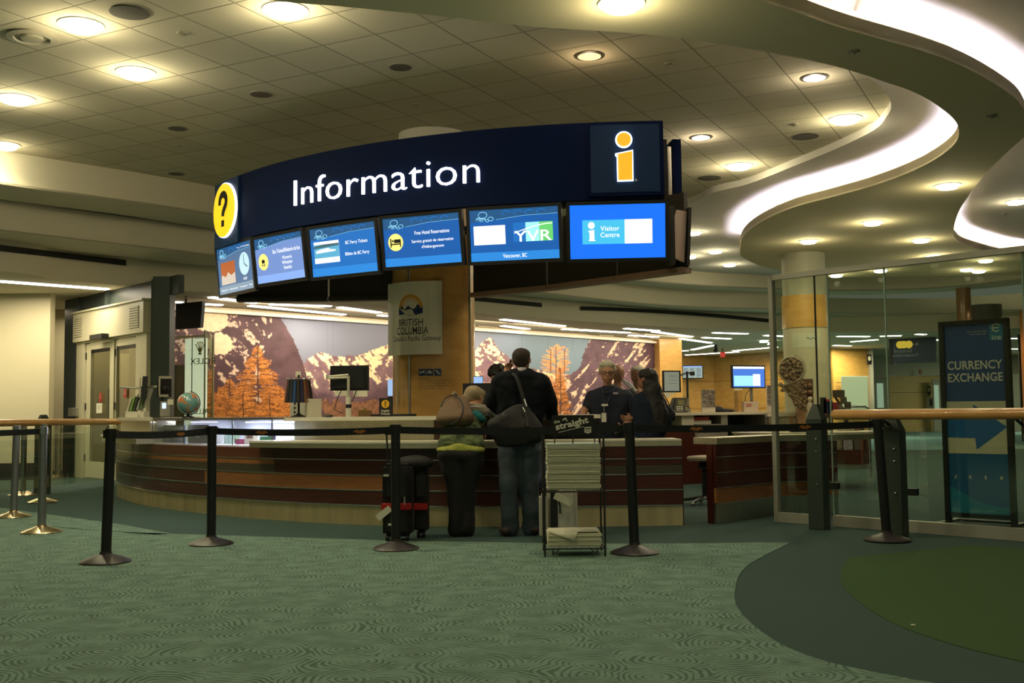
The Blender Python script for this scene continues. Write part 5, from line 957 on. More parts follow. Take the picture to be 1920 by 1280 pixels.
# monitor seen from behind
f = card(619, 691, 685, 732, 11.45, 11.4); t = thing('desk_monitor', 'large black monitor seen from behind on a pale arm, in front of the mural', 'monitor', f.p(f.W/2, 0)); mb = fb(f, 0, 1, 0, 1, -.03, .0); mb.fbox(f, f.W*.1, f.W*.9, f.H*.1, f.H*.9, 0, .02); obj('casing', mb, BLACK, t)
mb = MB(); mb.tube([f.p(f.W*-.03, f.H*.56, .07), f.p(f.W*.52, f.H*.62, .06)], .012, 8); mb.tube([f.p(f.W*-.03, f.H*.50, .07), f.p(f.W*.52, f.H*.52, .06)], .012, 8); mb.fbox(f, f.W*-.05, f.W*.0, f.H*.45, f.H*.62, .05, .09); mb.cyl(f.p(f.W*.52, f.H*.58, .06), Vector((*f.p(f.W*.52, 0, .06).xy, 1.25)), .016, n=12); obj('arm', mb, mat('arm_pale', (.55, .53, .42), .35, .3), t)
q = f.p(f.W*.52, 0, .06); mb = MB(); mb.cyl((q.x, q.y, 1.056), (q.x, q.y, 1.27), .03, n=16); obj('post', mb, mat('post_pale', (.6, .58, .48), .4), t); mb = MB(); mb.cyl((q.x, q.y, 1.15), (q.x, q.y, 1.19), .032, n=16); obj('post_band', mb, BLACK, t)
mb = MB(); mb.tube([f.p(f.W*.3, 0, .02), f.p(f.W*.22, -.08, .04), f.p(f.W*.15, -.2, .06), f.p(f.W*.35, -.24, .03)], .005, 6); mb.tube([f.p(f.W*.7, 0, .02), f.p(f.W*.62, -.1, .04), f.p(f.W*.54, -.14, .05)], .005, 6); obj('cable', mb, MATTE, t)
obj('paper_note', (lambda m: (m.fbox(f, f.W*.12, f.W*.45, -.055, -.002, .0, .003), m.fbox(f, f.W*.6, f.W*.97, -.065, -.002, .0, .003), m)[-1])(MB()), PAPER, t)
f = card(672, 696, 766, 783, 11.6, 11.6, 1.056); t = thing('donation_box', 'small golden wooden box right of the monitor post', 'box', f.p(f.W/2, 0)); obj('body', fb(f, 0, 1, 0, .8, -.1, 0), mat('gold_wood', (.30, .17, .05), .5), t); mb = MB(); mb.ball(f.p(f.W*.4, f.H*.8, -.05), .035, 14); obj('ornament', mb, mat('gold_wood2', (.4, .24, .07), .4), t)
f = card(695, 762, 775, 783, 11.5, 11.3, 1.056); solo('document_tray', fb(f, 0, 1, 0, .8, -.2, 0), MATTE, 'flat black tray behind the language sign', 'tray')
f = card(604, 636, 780, 783, 11.2, 11.1, 1.056); solo('computer_mouse', (lambda m: m.ball(f.p(f.W*.2, .012, -.05), (.05, .03, .016), 12))(MB()), BLACK, 'black computer mouse left of the monitor post', 'mouse')
f = card(711, 736, 746, 782, 11.0, 10.98, 1.056); t = thing('language_sign', 'small black counter sign with a yellow question mark reading English Français', 'sign', f.p(f.W/2, 0)); obj('panel', fb(f, 0, 1, 0, 1, -.012, 0), MATTE, t); obj('yellow_disc', (lambda m: (m.disc(f, f.W*.47, f.H*.68, .042, .042, .001, .003), m)[1])(MB()), mat('sign_yellow', (.75, .42, .02), .5), t)
mb = MB(); mb.text('?', f, f.W*.47, f.H*.68, h=.055, n0=.004, ext=.001, bold=.02); obj('question_mark', mb, BLACK, t); mb = MB(); mb.text('English', f, f.W*.47, f.H*.30, h=.028, wd=f.W*.58, n0=.001, ext=.001, bold=.01); mb.text('Français', f, f.W*.47, f.H*.15, h=.028, wd=f.W*.66, n0=.001, ext=.001, bold=.01); obj('lettering', mb, PAPER, t)
f = card(727, 736, 711, 742, 12.9, 12.9); t = thing('desk_monitor', 'edge of a lit monitor peeping out left of the round column', 'monitor', (f.p(0, 0).x, 12.9, 0)); obj('screen', fb(f, 0, 1, 0, 1, -.01, 0), emis('mon_pale', (.4, .6, .9), .8), t); obj('stand', (lambda m: m.fbox(f, 0, f.W, -f.o.z, -.01, -.05, -.02))(MB()), BLACK, t)
f = card(868, 934, 718, 762, 11.15, 11.1); t = thing('desk_monitor', 'wide black monitor seen from behind between the two customers', 'monitor', f.p(f.W/2, 0)); obj('casing', fb(f, 0, 1, 0, 1, -.03, 0), BLACK, t); mb = MB(); mb.fbox(f, f.W*.4, f.W*.6, -.15, f.H*.4, -.05, -.03); obj('stand', mb, MATTE, t)
f = card(888, 905, 706, 717, 12.6); t = thing('desk_monitor', 'small lit monitor top visible between the column and the curly head', 'monitor', f.p(f.W/2, 0)); obj('casing', fb(f, -.05, 1.05, -2, 1.1, -.04, -.01), BLACK, t); obj('screen', fb(f, 0, 1, -1.5, 1, -.01, 0), emis('mon_blue', (.35, .55, .85), .9), t)
f = card(1012, 1034, 779, 785, 10.65, 10.65, 1.056); solo('paper_stack', fb(f, 0, 1, 0, .4, -.25, 0), PAPER, 'white papers on the raised worktop right of the standing man', 'paper')
# ================================================================== RIGHT BACKGROUND
WALLW = wood('wall_wood', (.50, .28, .07), (.58, .35, .10), (1, 1, 2.5), .4, .1); WALLP = wood('wall_wood_pale', (.55, .42, .16), (.60, .47, .2), (1, 1, 2.5), .45, .1)
f = card(1240, 1282, 641, 820, 32.6, 32.9, 0); f.H = ZL; mb = fb(f, 0, 1, 0, 1, -.4, 0); struct('wall_pillar', mb, WALLW)
def wallseg(px0, d0, px1, d1, mt, nm, z1=ZL, z0=0, seams=()):
    A, B = D(px0, 760, d0), D(px1, 760, d1); Fm = Fr((A.x, A.y, z0), (B.x-A.x, B.y-A.y, 0)); Fm.W = (B-A).xy.length; Fm.H = z1-z0; o = struct(nm, fb(Fm, 0, 1, 0, 1, -.12, 0), mt)
    for v in seams: obj('panel_seam', (lambda m: m.fbox(Fm, 0, Fm.W, v-.012, v+.012, 0, .006))(MB()), mat('seam', (.25, .15, .04), .6), o)
    return Fm
wallseg(1255, 42.8, 1340, 43.6, WALLW, 'wall_far', seams=(2.2, 1.1)); wallseg(1340, 43.6, 1470, 40.8, WALLW, 'wall_far', seams=(2.2, 1.1)); wallseg(1470, 40.8, 1565, 38.7, WALLW, 'wall_far'); wf = wallseg(1563, 38.7, 1637, 39.7, WALLW, 'wall_far', seams=(2.0,))
wp = wallseg(1637, 46, 1790, 46.5, WALLP, 'wall_far', z1=2.42, seams=(1.7, .75)); wallseg(1630, 46, 1925, 46.5, mat('far_white', (.5, .52, .46), .6), 'wall_far', z0=2.43, z1=ZL); wallseg(1790, 46.5, 1990, 44, mat('far_grey', (.22, .25, .2), .5), 'wall_far', z1=2.42)
f = card(1635, 1640, 660, 815, 39.4, 39.4, 0); f.H = ZL; struct('trim_4', fb(f, 0, 1.2, 0, 1, -.2, .05), mat('post_grey', (.35, .36, .33), .5))
def wcard(px0, px1, y0, y1, d): f = card(px0, px1, y0, y1, d); return f
f = wcard(1580, 1628, 706, 766, 38.6); w1 = bpy.data.objects.new('window_1', None); SC.collection.objects.link(w1); w1.location = f.p(f.W/2, 0); w1['kind'] = 'structure'; obj('window_frame', (lambda m: (fb(f, -.03, 1.03, -.02, 1.02, -.02, 0, m), m)[1])(MB()), mat('alu', (.4, .42, .36), .4, .5), w1); obj('frosted_pane', fb(f, 0, 1, 0, 1, 0, .02), emis('frosted', (.62, .72, .40), .62), w1)
for px0, px1, y0, pn, k in ((1643, 1667, 708, (1646, 1659), 2), (1752, 1768, 712, (1756, 1764), 3)):
    f = card(px0, px1, y0, 812, 45.7, 45.8, 0); dd_ = bpy.data.objects.new('door_%d' % k, None); SC.collection.objects.link(dd_); dd_.location = f.p(f.W/2, 0); dd_['kind'] = 'structure'
    obj('door_frame', fb(f, 0, 1, 0, 1.02, -.05, .0), mat('door_grey', (.28, .31, .27), .5), dd_); obj('door_window', fb(f, .15, .65, .45, .9, .0, .02), emis('door_pane', (.45, .62, .45), .55), dd_); mb = MB(); mb.ball(f.p(f.W*.88, 1.0, .05), .05, 10); obj('door_handle', mb, CHROME, dd_)
for (a, b, c_, d_), lab in (((1626, 1635, 664, 683), 'small black sign on the far wood wall beside the grey corner post'), ((1739, 1745, 724, 740), 'small black sign above the white wall box')):
    f = wcard(a, b, c_, d_, 39.35 if a < 1700 else 46.2); t = thing('wall_sign', lab, 'sign', f.p(f.W/2, 0)); obj('plate', fb(f, 0, 1, 0, 1, -.02, .0), BLACK, t); obj('pictogram', (lambda m: (m.disc(f, f.W*.5, f.H*.6, f.W*.3, f.H*.25, .001, .004, 14), m)[1])(MB()), PAPER, t)
f = wcard(1738, 1750, 745, 766, 46.15); t = thing('extinguisher_cabinet', 'white wall box below the small black sign on the far wall', 'cabinet', f.p(f.W/2, 0)); obj('box', fb(f, 0, 1, 0, 1, -.02, .12), WHITE, t); obj('window', fb(f, .3, .7, .25, .85, .12, .125), mat('cab_dark', (.05, .06, .05), .4), t)
mb = MB(); f = wcard(1724, 1729, 688, 697, 45.9); mb.text('B', f, 0, 0, h=.2, n0=.1, ext=.02, bold=.02); 
solo('wall_letter', mb, mat('letter_red', (.25, .03, .01), .5), 'small dark red letter B high on the far white wall', 'sign')
# flight display, exit sign, spot lamps
f = wcard(1281, 1317, 686, 708, 42.85); t = thing('flight_display', 'wall mounted flight display glowing pale on the far wood wall', 'screen', f.p(f.W/2, 0)); obj('casing', fb(f, -.05, 1.05, -.06, 1.06, -.1, -.01), BLACK, t); sp_ = obj('screen', fb(f, 0, 1, 0, 1, -.01, 0), emis('fd_pale', (.4, .5, .42), .8), t)
mb = MB(); [mb.fbox(f, f.W*(.03+.33*c_), f.W*(.03+.33*c_+.2+.08*((r_*7+c_*3) % 3)/2), f.H*(.08+.1*r_), f.H*(.12+.1*r_), .001, .003) for r_ in range(8) for c_ in range(3)]; obj('text_rows', mb, emis('fd_dark', (.02, .05, .2), .6), sp_); obj('header_bar', fb(f, 0, 1, .9, 1, .001, .003), emis('fd_head', (.25, .45, .9), .9), sp_)
f = wcard(1351, 1360, 660, 669, 38.); t = thing('exit_sign', 'small red lit exit sign hanging below the far lights', 'sign', f.p(f.W/2, 0)); obj('box', fb(f, 0, 1, 0, 1, -.08, 0), emis('exit_red', (.65, .03, .02), .6, (.3, .02, .02)), t); mb = MB(); mb.text('EXIT', f, f.W*.5, f.H*.5, h=f.H*.35, wd=f.W*.8, n0=.002, ext=.002); obj('lettering', mb, PAPER, t); mb = MB(); mb.cyl(f.p(f.W*.5, f.H, -.04), Vector((*f.p(f.W*.5, 0, -.04).xy, ZL)), .015, n=6); obj('hanger', mb, MATTE, t)
p = D(1342, 656, 36.); mb = MB(); mb.ball(p, .08, 12); mb.cyl(p, Vector((p.x, p.y, ZL)), .05, n=10); solo('security_camera', mb, BLACK, 'tiny black dome camera left of the exit sign', 'camera')
for px, py in ((1432, 640), (1447, 644)): p = D(px, py, 34.); mb = MB(); mb.lathe([(.0, 0), (.14, .0), (.1, .07)], tuple(p - Vector((0, 0, .03))), n=20); solo('ceiling_spot', mb, emis('spot_white', (1, .95, .85), 4.), 'round white ceiling spot, %s of the pair above the right monitor' % ('left' if px == 1432 else 'right'), 'ceiling light')
for x, y, e_ in ((6.8, 39.5, 55), (9.6, 39.8, 70), (3.5, 41, 40), (12.5, 37.5, 40)): spot('wall_washer', (x, y, ZL-.12), e_*2.2, (1, .78, .42), 130, .8, d=(0, .45, -1))
# second column
cx2, cy2, r2 = 5.83, 21.15, .43
t = thing('round_column', 'round column behind the glass with wood collar and cream lower panel', 'column', (cx2, cy2, 0)); z1_, z2_ = D(1500, 552, 20.75).z, D(1500, 613, 20.75).z
mb = MB(); mb.lathe([(r2, 0), (r2, z2_)], (cx2, cy2, 0), n=48); obj('cream_panel', mb, mat('col_cream', (.68, .62, .42), .4), t); mb = MB(); mb.lathe([(r2+.012, z2_), (r2+.012, z1_)], (cx2, cy2, 0), n=48); obj('wood_collar', mb, LAMI, t); mb = MB(); mb.lathe([(r2-.01, z1_), (r2-.01, ZR)], (cx2, cy2, 0), n=48); obj('upper_shaft', mb, mat('col_upper', (.5, .49, .36), .6), t)
cm2 = onround(cx2, cy2, r2, math.atan2(-cx2, cy2)); mb = MB(); gridmap(mb, cm2, -.26, .3, z2_-.4, z2_-.12, .002, .005, 8); lb = obj('logo_plate', mb, mat('plate_pale', (.72, .72, .55), .4), t); mb = MB(); mb.tube([cm2(.02+.02*k, z2_-.22+.02*math.sin(k*1.3), .008) for k in range(10)], .008, 6); obj('script_lettering', mb, mat('plate_ink', (.3, .4, .4), .5), lb)
# far orange columns and the drum
OC = mat('column_orange', (.62, .24, .06), .4, coat=.3); OB = mat('column_brown', (.30, .14, .05), .4, coat=.3)
for px0, px1, yt, d_, mt, lab in ((1795, 1821, 535, 27.6, OB, 'brown wooden column rising above the poster stand'), (1782, 1794, 575, 31, OC, 'glowing orange column left of the brown one'), (1877, 1891, 575, 30.4, OB, 'brown column at the right shoulder of the poster stand'), (1912, 1926, 572, 29.6, OC, 'orange column at the right edge of the photo')):
    a, b = D(px0, 600, d_), D(px1, 600, d_); c = (a+b)/2; zt_ = D(px0, yt, d_).z; t = thing('wooden_column', lab, 'column', (c.x, c.y, 0)); mb = MB(); r_ = (b.x-a.x)/2; mb.lathe([(r_, .3), (r_, zt_)], (c.x, c.y, 0), n=28); obj('shaft', mb, mt, t); mb = MB(); mb.lathe([(r_*1.15, 0), (r_*1.15, .3)], (c.x, c.y, 0), n=28); obj('base_ring', mb, SILV, t)
a, b = D(1820, 600, 29), D(1877, 600, 29); c = (a+b)/2; r_ = (b.x-a.x)/2; zt_ = D(1848, 572, 29).z; mb = MB(); mb.lathe([(r_*.55, 0), (r_*.6, 2.6), (r_*.85, zt_-.45), (r_, zt_-.3), (r_, zt_)], (c.x, c.y, 0), n=40); solo('flared_pillar', mb, mat('drum_grey', (.07, .065, .05), .45, noise=(6, .6, (8, 8, .3))), 'dark grey flared drum-shaped pillar behind the poster stand', 'pillar')
f = wcard(1891, 1912, 577, 613, 32.5); t = thing('lit_panel', 'bright white lit panel between the orange columns at the far right', 'light panel', f.p(f.W/2, 0)); obj('panel', fb(f, 0, 1, 0, 1, -.05, 0), emis('lit_white', (1, .85, .6), 2.5), t); obj('bar', fb(f, 0, 1, .44, .48, .0, .02), BLACK, t); obj('support', (lambda m: (m.fbox(f, 0, .06, -f.o.z, 0, -.05, 0), m.fbox(f, f.W-.06, f.W, -f.o.z, 0, -.05, 0), m)[-1])(MB()), BLACK, t)
spot('column_wash', (13.6, 28.2, 3.6), 110, (1, .6, .3), 140, .8, d=(.1, .1, -1)); spot('fascia_wash', (12.6, 26.2, 4.3), 60, (1, .9, .6), 120, .9, d=(.3, .5, -.1))
area('floor_patch', (13.4, 26, 3.6), 1.5, 60, (1, .7, .4))
# reflection of a direction sign in the glass, built as a solid hanging panel
f = card(1668, 1756, 633, 680, 34, 33.2); t = thing('direction_sign_reflection', 'glass reflection of a dark blue direction sign, built as a hanging panel with mirrored lettering', 'sign', f.p(f.W/2, 0)); mb = fb(f, .07, 1, 0, 1, -.1, 0); obj('panel', mb, mat('dsign_reflection_blue', (.015, .04, .08), .35), t); obj('end_box', fb(f, 0, .07, -.05, .98, -.4, .02), BLACK, t)
obj('yellow_disc', (lambda m: (m.disc(f, f.W*.24, f.H*.74, .12, .12, .005, .01), m.disc(f, f.W*.32, f.H*.74, .12, .12, .005, .01), m.disc(f, f.W*.43, f.H*.74, .12, .12, .005, .01), m.disc(f, f.W*-.16, f.H*.5, .11, .11, .005, .01) if False else None, m)[-1])(MB()), emis('dsign_reflection_yellow', (.8, .55, .05), .7), t)
mb = MB(); mb.text('Ground', f, f.W*.30, f.H*.50, h=.12, n0=.005, ext=.004, mirror=True); mb.text('Transportation', f, f.W*.34, f.H*.30, h=.12, n0=.005, ext=.004, mirror=True, wd=.85); mb.tube([f.p(f.W*.53, f.H*.74, .01), f.p(f.W*.62, f.H*.74, .01)], .014, 6); mb.fpoly(f, [(f.W*.59, f.H*.82), (f.W*.64, f.H*.74), (f.W*.59, f.H*.66)], .005, .012); obj('lettering', mb, mat('dsign_pale', (.5, .52, .5), .5), t); mb = MB(); [mb.cyl(f.p(f.W*k, f.H, -.05), Vector((*f.p(f.W*k, 0, -.05).xy, ZL)), .02, n=8) for k in (.2, .8)]; obj('hanger', mb, BLACK, t)
# ================================================================== INNER COUNTER
IW = mat('inner_white', (.66, .60, .46), .45)
A, B = D(1222, 773, 15.5), D(1500, 773, 16.6); f = Fr((A.x, A.y, 0), (B.x-A.x, B.y-A.y, 0)); f.W = (B-A).xy.length; f.H = 1.0; zt_ = 1.045
_IA, _IB = A.copy(), B.copy()
def iu(px): q = onpath([_IA-(_IB-_IA)*.3, _IB + (_IB-_IA)], px, 780); return (q.xy-_IA.xy).dot((_IB-_IA).xy.normalized())
t = thing('inner_counter', 'white-topped inner counter with open dark shelves behind the gap', 'counter', f.p(f.W/2, 0))
mb = MB(); mb.fbox(f, iu(1225), iu(1500), zt_-.04, zt_, -.7, .05); obj('top', mb, IW, t)
mb = MB(); mb.fbox(f, iu(1228), iu(1440), 0, zt_-.045, -.6, -.55); obj('back_panel', mb, mat('inner_dark', (.02, .02, .018), .6), t)
for a_, b_, m_ in ((1278, 1301, IW), (1352, 1364, mat('inner_steel', (.4, .4, .34), .4, .6)), (1434, 1440, mat('inner_steel', (.4, .4, .34), .4)), (1441, 1500, mat('inner_beige', (.5, .42, .3), .5))): mb = MB(); mb.fbox(f, iu(a_), iu(b_), .0, zt_-.042, -.5, .0); obj('upright', mb, m_, t)
mb = MB(); mb.fbox(f, iu(1226), iu(1300), 0, .78, -.02, .03); mb.fbox(f, iu(1300), iu(1345), 0, .62, -.02, .03); obj('lower_front', mb, WRED, t)
mb = MB(); mb.fbox(f, iu(1303), iu(1352), .62, .87, -.4, .0); dw = obj('drawer_unit', mb, mat('drawer_grey', (.28, .25, .2), .5), t)
for k in range(2): mb = MB(); mb.fbox(f, iu(1306), iu(1349), .64+.115*k, .74+.115*k, .0, .012); obj('drawer', mb, mat('drawer_face', (.34, .3, .24), .5), dw)
f3 = Fr(f.p(iu(1305), .875, -.05), f.u); mb = MB(); mb.fbox(f3, 0, .3, .0, .05, -.2, 0); solo('paper_stack', mb, PAPER, 'stack of white paper on the drawers of the inner counter', 'paper'); mb = MB(); mb.fbox(f3, 0, .26, .053, .10, -.2, 0); solo('red_folder', mb, mat('folder_red', (.5, .05, .02), .5), 'red folder box lying on the paper in the inner counter', 'folder')
# things on the inner counter
def onin(px0, px1, y0, off=0., d=None):
    u0, u1 = iu(px0), iu(px1); q = Fr(f_in.p(u0, zt_, -off), f_in.u); q.W = u1-u0; q.H = D((px0+px1)/2, y0, q.o.y).z - zt_; return q
f_in = f
g = onin(1266, 1299, 694, .3); b0 = D(1280, 735, g.o.y).z - zt_; t = thing('desk_monitor', 'squarish grey-screened monitor on an arm in front of the wood pillar', 'monitor', g.p(g.W/2, 0)); mb = MB(); mb.fbox(g, 0, g.W, b0, g.H, -.04, 0); obj('casing', mb, BLACK, t); mb = MB(); mb.fbox(g, .015, g.W-.03, b0+.02, g.H-.02, .001, .003); s_ = obj('screen', mb, emis('mon_grey', (.22, .24, .17), .8), t); mb = MB(); [mb.fbox(g, g.W*.3, g.W*.8, b0+(g.H-b0)*k, b0+(g.H-b0)*k+.004, .004, .005) for k in (.4, .55, .7, .78)]; obj('text_rows', mb, emis('mon_line', (.1, .08, .07), .5), s_)
u_ = iu(1310)-iu(1266); mb = MB(); mb.cyl(g.p(u_, 0, .02), g.p(u_, g.H*.98, .02), .017, n=12); mb.tube([g.p(u_+.12, g.H*.93, .02), g.p(u_, g.H*.95, .02), g.p(g.W*.5, g.H*.8, -.06)], .014, 8); mb.box(g.p(u_+.09, g.H*.93, .02), (.07, .05, .06)); obj('arm', mb, mat('arm_dark', (.03, .03, .03), .4), t); mb = MB(); mb.cyl(g.p(u_, .1, .02), g.p(u_, .22, .02), .024, n=14); mb.fbox(g, u_-.03, u_+.03, 0, .08, .0, .05); obj('arm_sleeve', mb, SILV, t); mb = MB(); mb.fbox(g, g.W*.05, g.W*.4, b0-.07, b0, .0, .004); mb.fbox(g, g.W*.45, g.W*.65, b0-.03, b0, .0, .004); obj('paper_note', mb, PAPER, t)
g = onin(1262, 1297, 745, .05); t = thing('desk_phone', 'grey office phone with a small display on the inner counter', 'phone', g.p(g.W/2, 0)); mb = MB(); P = [(0, 0), (g.W*.85, 0), (g.W, g.H), (g.W*.3, g.H)]; mb.fpoly(g, P, -.12, -.05); mb.fbox(g, 0, g.W*.8, 0, .03, -.12, .05); obj('body', mb, mat('phone_grey', (.10, .095, .08), .45), t); mb = MB(); mb.fbox(g, g.W*.45, g.W*.8, g.H*.5, g.H*.85, -.05, -.045); obj('display', mb, mat('phone_disp', (.25, .24, .1), .3), t); mb = MB(); mb.tube([g.p(g.W*.15, g.H*.1, -.04), g.p(g.W*.3, g.H*.95, -.04)], .02, 8); obj('handset', mb, mat('phone_dark', (.04, .04, .035), .4), t); mb = MB(); [mb.fbox(g, g.W*(.4+.12*i), g.W*(.48+.12*i), g.H*(.12+.12*j), g.H*(.2+.12*j), -.05, -.044) for i in range(3) for j in range(3)]; obj('keypad', mb, PAPER, t)
for a_, b_, y0_, lab in ((1324, 1349, 730, 'standing calendar with a dense black and white picture, centre of the inner counter'), (1447, 1464, 722, 'patterned brochure standing at the edge of the glass')):
    g = onin(a_, b_, y0_, .1); t = thing('picture_card', lab, 'brochure', g.p(g.W/2, 0)); mb = MB(); mb.fbox(g, 0, g.W, 0, g.H, -.02, 0); obj('card', mb, mat('card_cream', (.6, .52, .42), .6), t); mb = MB(); mb.fbox(g, .004, g.W-.004, g.H*.22, g.H-.004, .001, .003); obj('picture', mb, wood('picture_mottled', (.06, .05, .05), (.34, .28, .22), (5, 5, 9), .6, 0), t)
g = onin(1350, 1388, 757, .2); mb = MB(); mb.ball(g.p(g.W*.2, .035, 0), (.12, .09, .06), 18); mb.ball(g.p(g.W*.5, .02, 0), (.2, .08, .03), 16); solo('cap', mb, mat('cap_black', (.015, .015, .02), .8), 'dark soft cap lying right of the calendar', 'cap')
g = onin(1393, 1456, 684, .25); b0 = D(1425, 727, g.o.y).z-zt_; g2 = Fr(g.p(0, b0), g.u); g2.W = g.W; g2.H = g.H-b0
t = thing('desk_monitor', 'bright blue and white lit monitor on the inner counter left of the glass', 'monitor', g.p(g.W/2, 0)); obj('casing', fb(g2, 0, 1, 0, 1, -.04, 0), BLACK, t); s_ = obj('screen', fb(g2, .03, .97, .05, .95, .0, .003), emis('mb_blue', (.06, .18, .62), 1.1), t); obj('window_page', fb(g2, .05, .75, .1, .55, .003, .004), emis('mb_pale', (.35, .75, 1), 1.1), s_); obj('window_page', fb(g2, .62, .84, .1, .62, .004, .005), emis('mb_white', (.85, .9, 1), 1.1), s_); obj('title_bar', fb(g2, .03, .97, .85, .95, .003, .004), emis('mb_white', (.85, .9, 1), 1.1), s_)
mb = MB(); u_ = g.W*.63; mb.cyl(g.p(u_, 0, -.06), g.p(u_, b0+.1, -.06), .025, n=16); obj('post', mb, SILV, t); mb = MB(); mb.cyl(g.p(u_, .1, -.06), g.p(u_, .17, -.06), .027, n=16); obj('post_band', mb, BLACK, t); mb = MB(); mb.tube([g.p(u_-.04, b0, -.02), g.p(u_-.15, b0-.1, 0), g.p(u_-.17, .1, 0), g.p(u_-.1, .01, 0)], .005, 6); obj('cable', mb, MATTE, t); mb = MB(); mb.fbox(g, g.W*.05, g.W*.3, b0-.03, b0-.002, 0, .004); obj('paper_note', mb, PAPER, t)
g = onin(1396, 1403, 733, .15); mb = MB(); mb.fbox(g, 0, g.W, 0, g.H, -.1, 0); solo('wooden_divider', mb, WALLW, 'upright wooden divider left of the bright monitor', 'divider')
g = onin(1404, 1430, 752, .1); t = thing('paper_box', 'white cardboard box with papers below the bright monitor', 'box', g.p(g.W/2, 0)); mb = MB(); mb.fbox(g, 0, g.W, 0, g.H, -.12, 0); obj('box', mb, mat('box_cream', (.62, .5, .38), .6), t); mb = MB(); mb.fbox(g, g.W*.1, g.W*.5, g.H*.5, g.H*.8, .001, .003); obj('print', mb, mat('print_pale', (.5, .2, .15), .6), t)
# ---- round desk behind the glass and the display on it
DX, DY = 4.1, 15.1; t = thing('round_table', 'wide oval white-topped table with steel edge seen through the glass', 'table', (DX, DY, 0))
def oval(rx, ry, n=56): return [(DX+rx*math.cos(k*2*PI/n), DY+ry*math.sin(k*2*PI/n)) for k in range(n)]
mb = MB(); mb.prism(oval(1.0, .9), .735, .765); obj('table_top', mb, IW, t); mb = MB(); mb.prism(oval(.97, .87), .66, .733); obj('steel_edge', mb, STEEL, t); mb = MB(); mb.prism([(DX-.25+.35*math.cos(k*PI/12), DY+.35*math.sin(k*PI/12)) for k in range(24)], 0, .655); obj('pedestal', mb, WRED, t)
TZ = .767
def ontab(px0, px1, y0, d): q = card(px0, px1, y0, 800, d, d, TZ); return q
g = ontab(1446, 1482, 797, 14.9); mb = fb(g, 0, 1, 0, 1, -.25, 0); solo('paper_stack', mb, PAPER, 'fanned stack of white sheets on the oval table', 'paper')
g = ontab(1484, 1521, 803, 14.6); t = thing('keyboard', 'black keyboard on the oval table', 'keyboard', g.p(g.W/2, 0)); obj('base', (lambda m: m.fbox(g, 0, g.W, 0, .015, -.13, 0))(MB()), MATTE, t); mb = MB(); [mb.fbox(g, g.W*k/12+.002, g.W*(k+1)/12-.002, .015, .024, -.03*j-.026, -.03*j) for j in range(4) for k in range(12)]; obj('keys', mb, BLACK, t)
for a_, b_, y0_, d_, c_, lab in ((1574, 1588, 797, 15.2, (.5, .42, .32), 'beige open box on the oval table'), (1591, 1602, 798, 15.1, (.35, .33, .25), 'small grey box on the oval table'), (1604, 1612, 797, 15.2, (.25, .12, .06), 'brown striped cup box on the oval table'), (1613, 1620, 796, 15.3, (.06, .05, .04), 'dark box at the right of the oval table')):
    g = ontab(a_, b_, y0_, d_); solo('small_box', fb(g, 0, 1, 0, 1, -.1, 0), mat('sb_%d' % a_, c_, .6, noise=(30, .5)), lab, 'box')
# wooden display block rising behind, on which the basket ornament stands
t = thing('display_block', 'upright wooden display block behind the glass, left of the green post', 'display stand', (3.95, 15.75, TZ)); g = ontab(1497, 1513, 742, 15.6); obj('block', fb(g, 0, 1, 0, 1, -.15, 0), mat('pink_wood', (.50, .28, .16), .5), t); g = ontab(1440, 1530, 774, 15.75); obj('shelf', (lambda m: m.fbox(g, 0, g.W, g.H-.05, g.H, -.15, 0))(MB()), IW, t); g = ontab(1484, 1488, 774, 15.7); obj('leg', fb(g, 0, 1, 0, .8, -.1, 0), mat('pink_wood', (1, 1, 1)), t)
c = D(1484, 692, 15.5); t = thing('woven_ornament', 'large round woven basket ornament with fringed rim behind the glass', 'ornament', D(1490, 770, 15.5)); BK = wood('basket_weave', (.07, .04, .025), (.42, .28, .16), (9, 9, 9), .8, 0); 
of = Fr(c - Vector((0, 0, 0)), (1, 0, 0)); rr_ = 25*15.5/2000
mb = MB(); mb.disc(of, 0, 0, rr_*.86, rr_*.86, -.03, .0, 36)
for k in range(26): a = k*2.4; r_ = rr_*.8*math.sqrt((k+.5)/26); mb.ball(of.p(r_*math.cos(a), r_*math.sin(a), .01), .026+.008*(k % 3), 8)
obj('woven_disc', mb, BK, t); mb = MB(); mb.tube([of.p(rr_*.93*math.cos(a), rr_*.93*math.sin(a), 0) for a in [k*PI/18 for k in range(37)]], .014, 8); obj('rim', mb, mat('rim_pale', (.45, .38, .28), .6), t)
mb = MB(); [mb.tube([of.p(rr_*math.cos(a), rr_*math.sin(a), 0), of.p(rr_*1.12*math.cos(a), rr_*1.12*math.sin(a), 0)], .004, 5) for a in [math.radians(-170+k*6) for k in range(42)]]; obj('fringe', mb, mat('fringe_dark', (.08, .06, .04), .7), t)
q0, q1 = D(1478, 715, 15.5), D(1507, 765, 15.5); mb = MB(); mb.tube([D(1484, 716, 15.5), D(1492, 735, 15.5), D(1506, 768, 15.5)], [.17, .12, .05], 14)
rg_ = random.Random(2)
for k in range(34): v_ = k/34; q = D(1482, 722, 15.42).lerp(D(1504, 766, 15.42), v_); mb.ball(q + Vector((rg_.uniform(-1, 1)*(.19-.13*v_), -.03, rg_.uniform(-.03, .03))), (.035, .03, .02+.02*rg_.random()), 8)

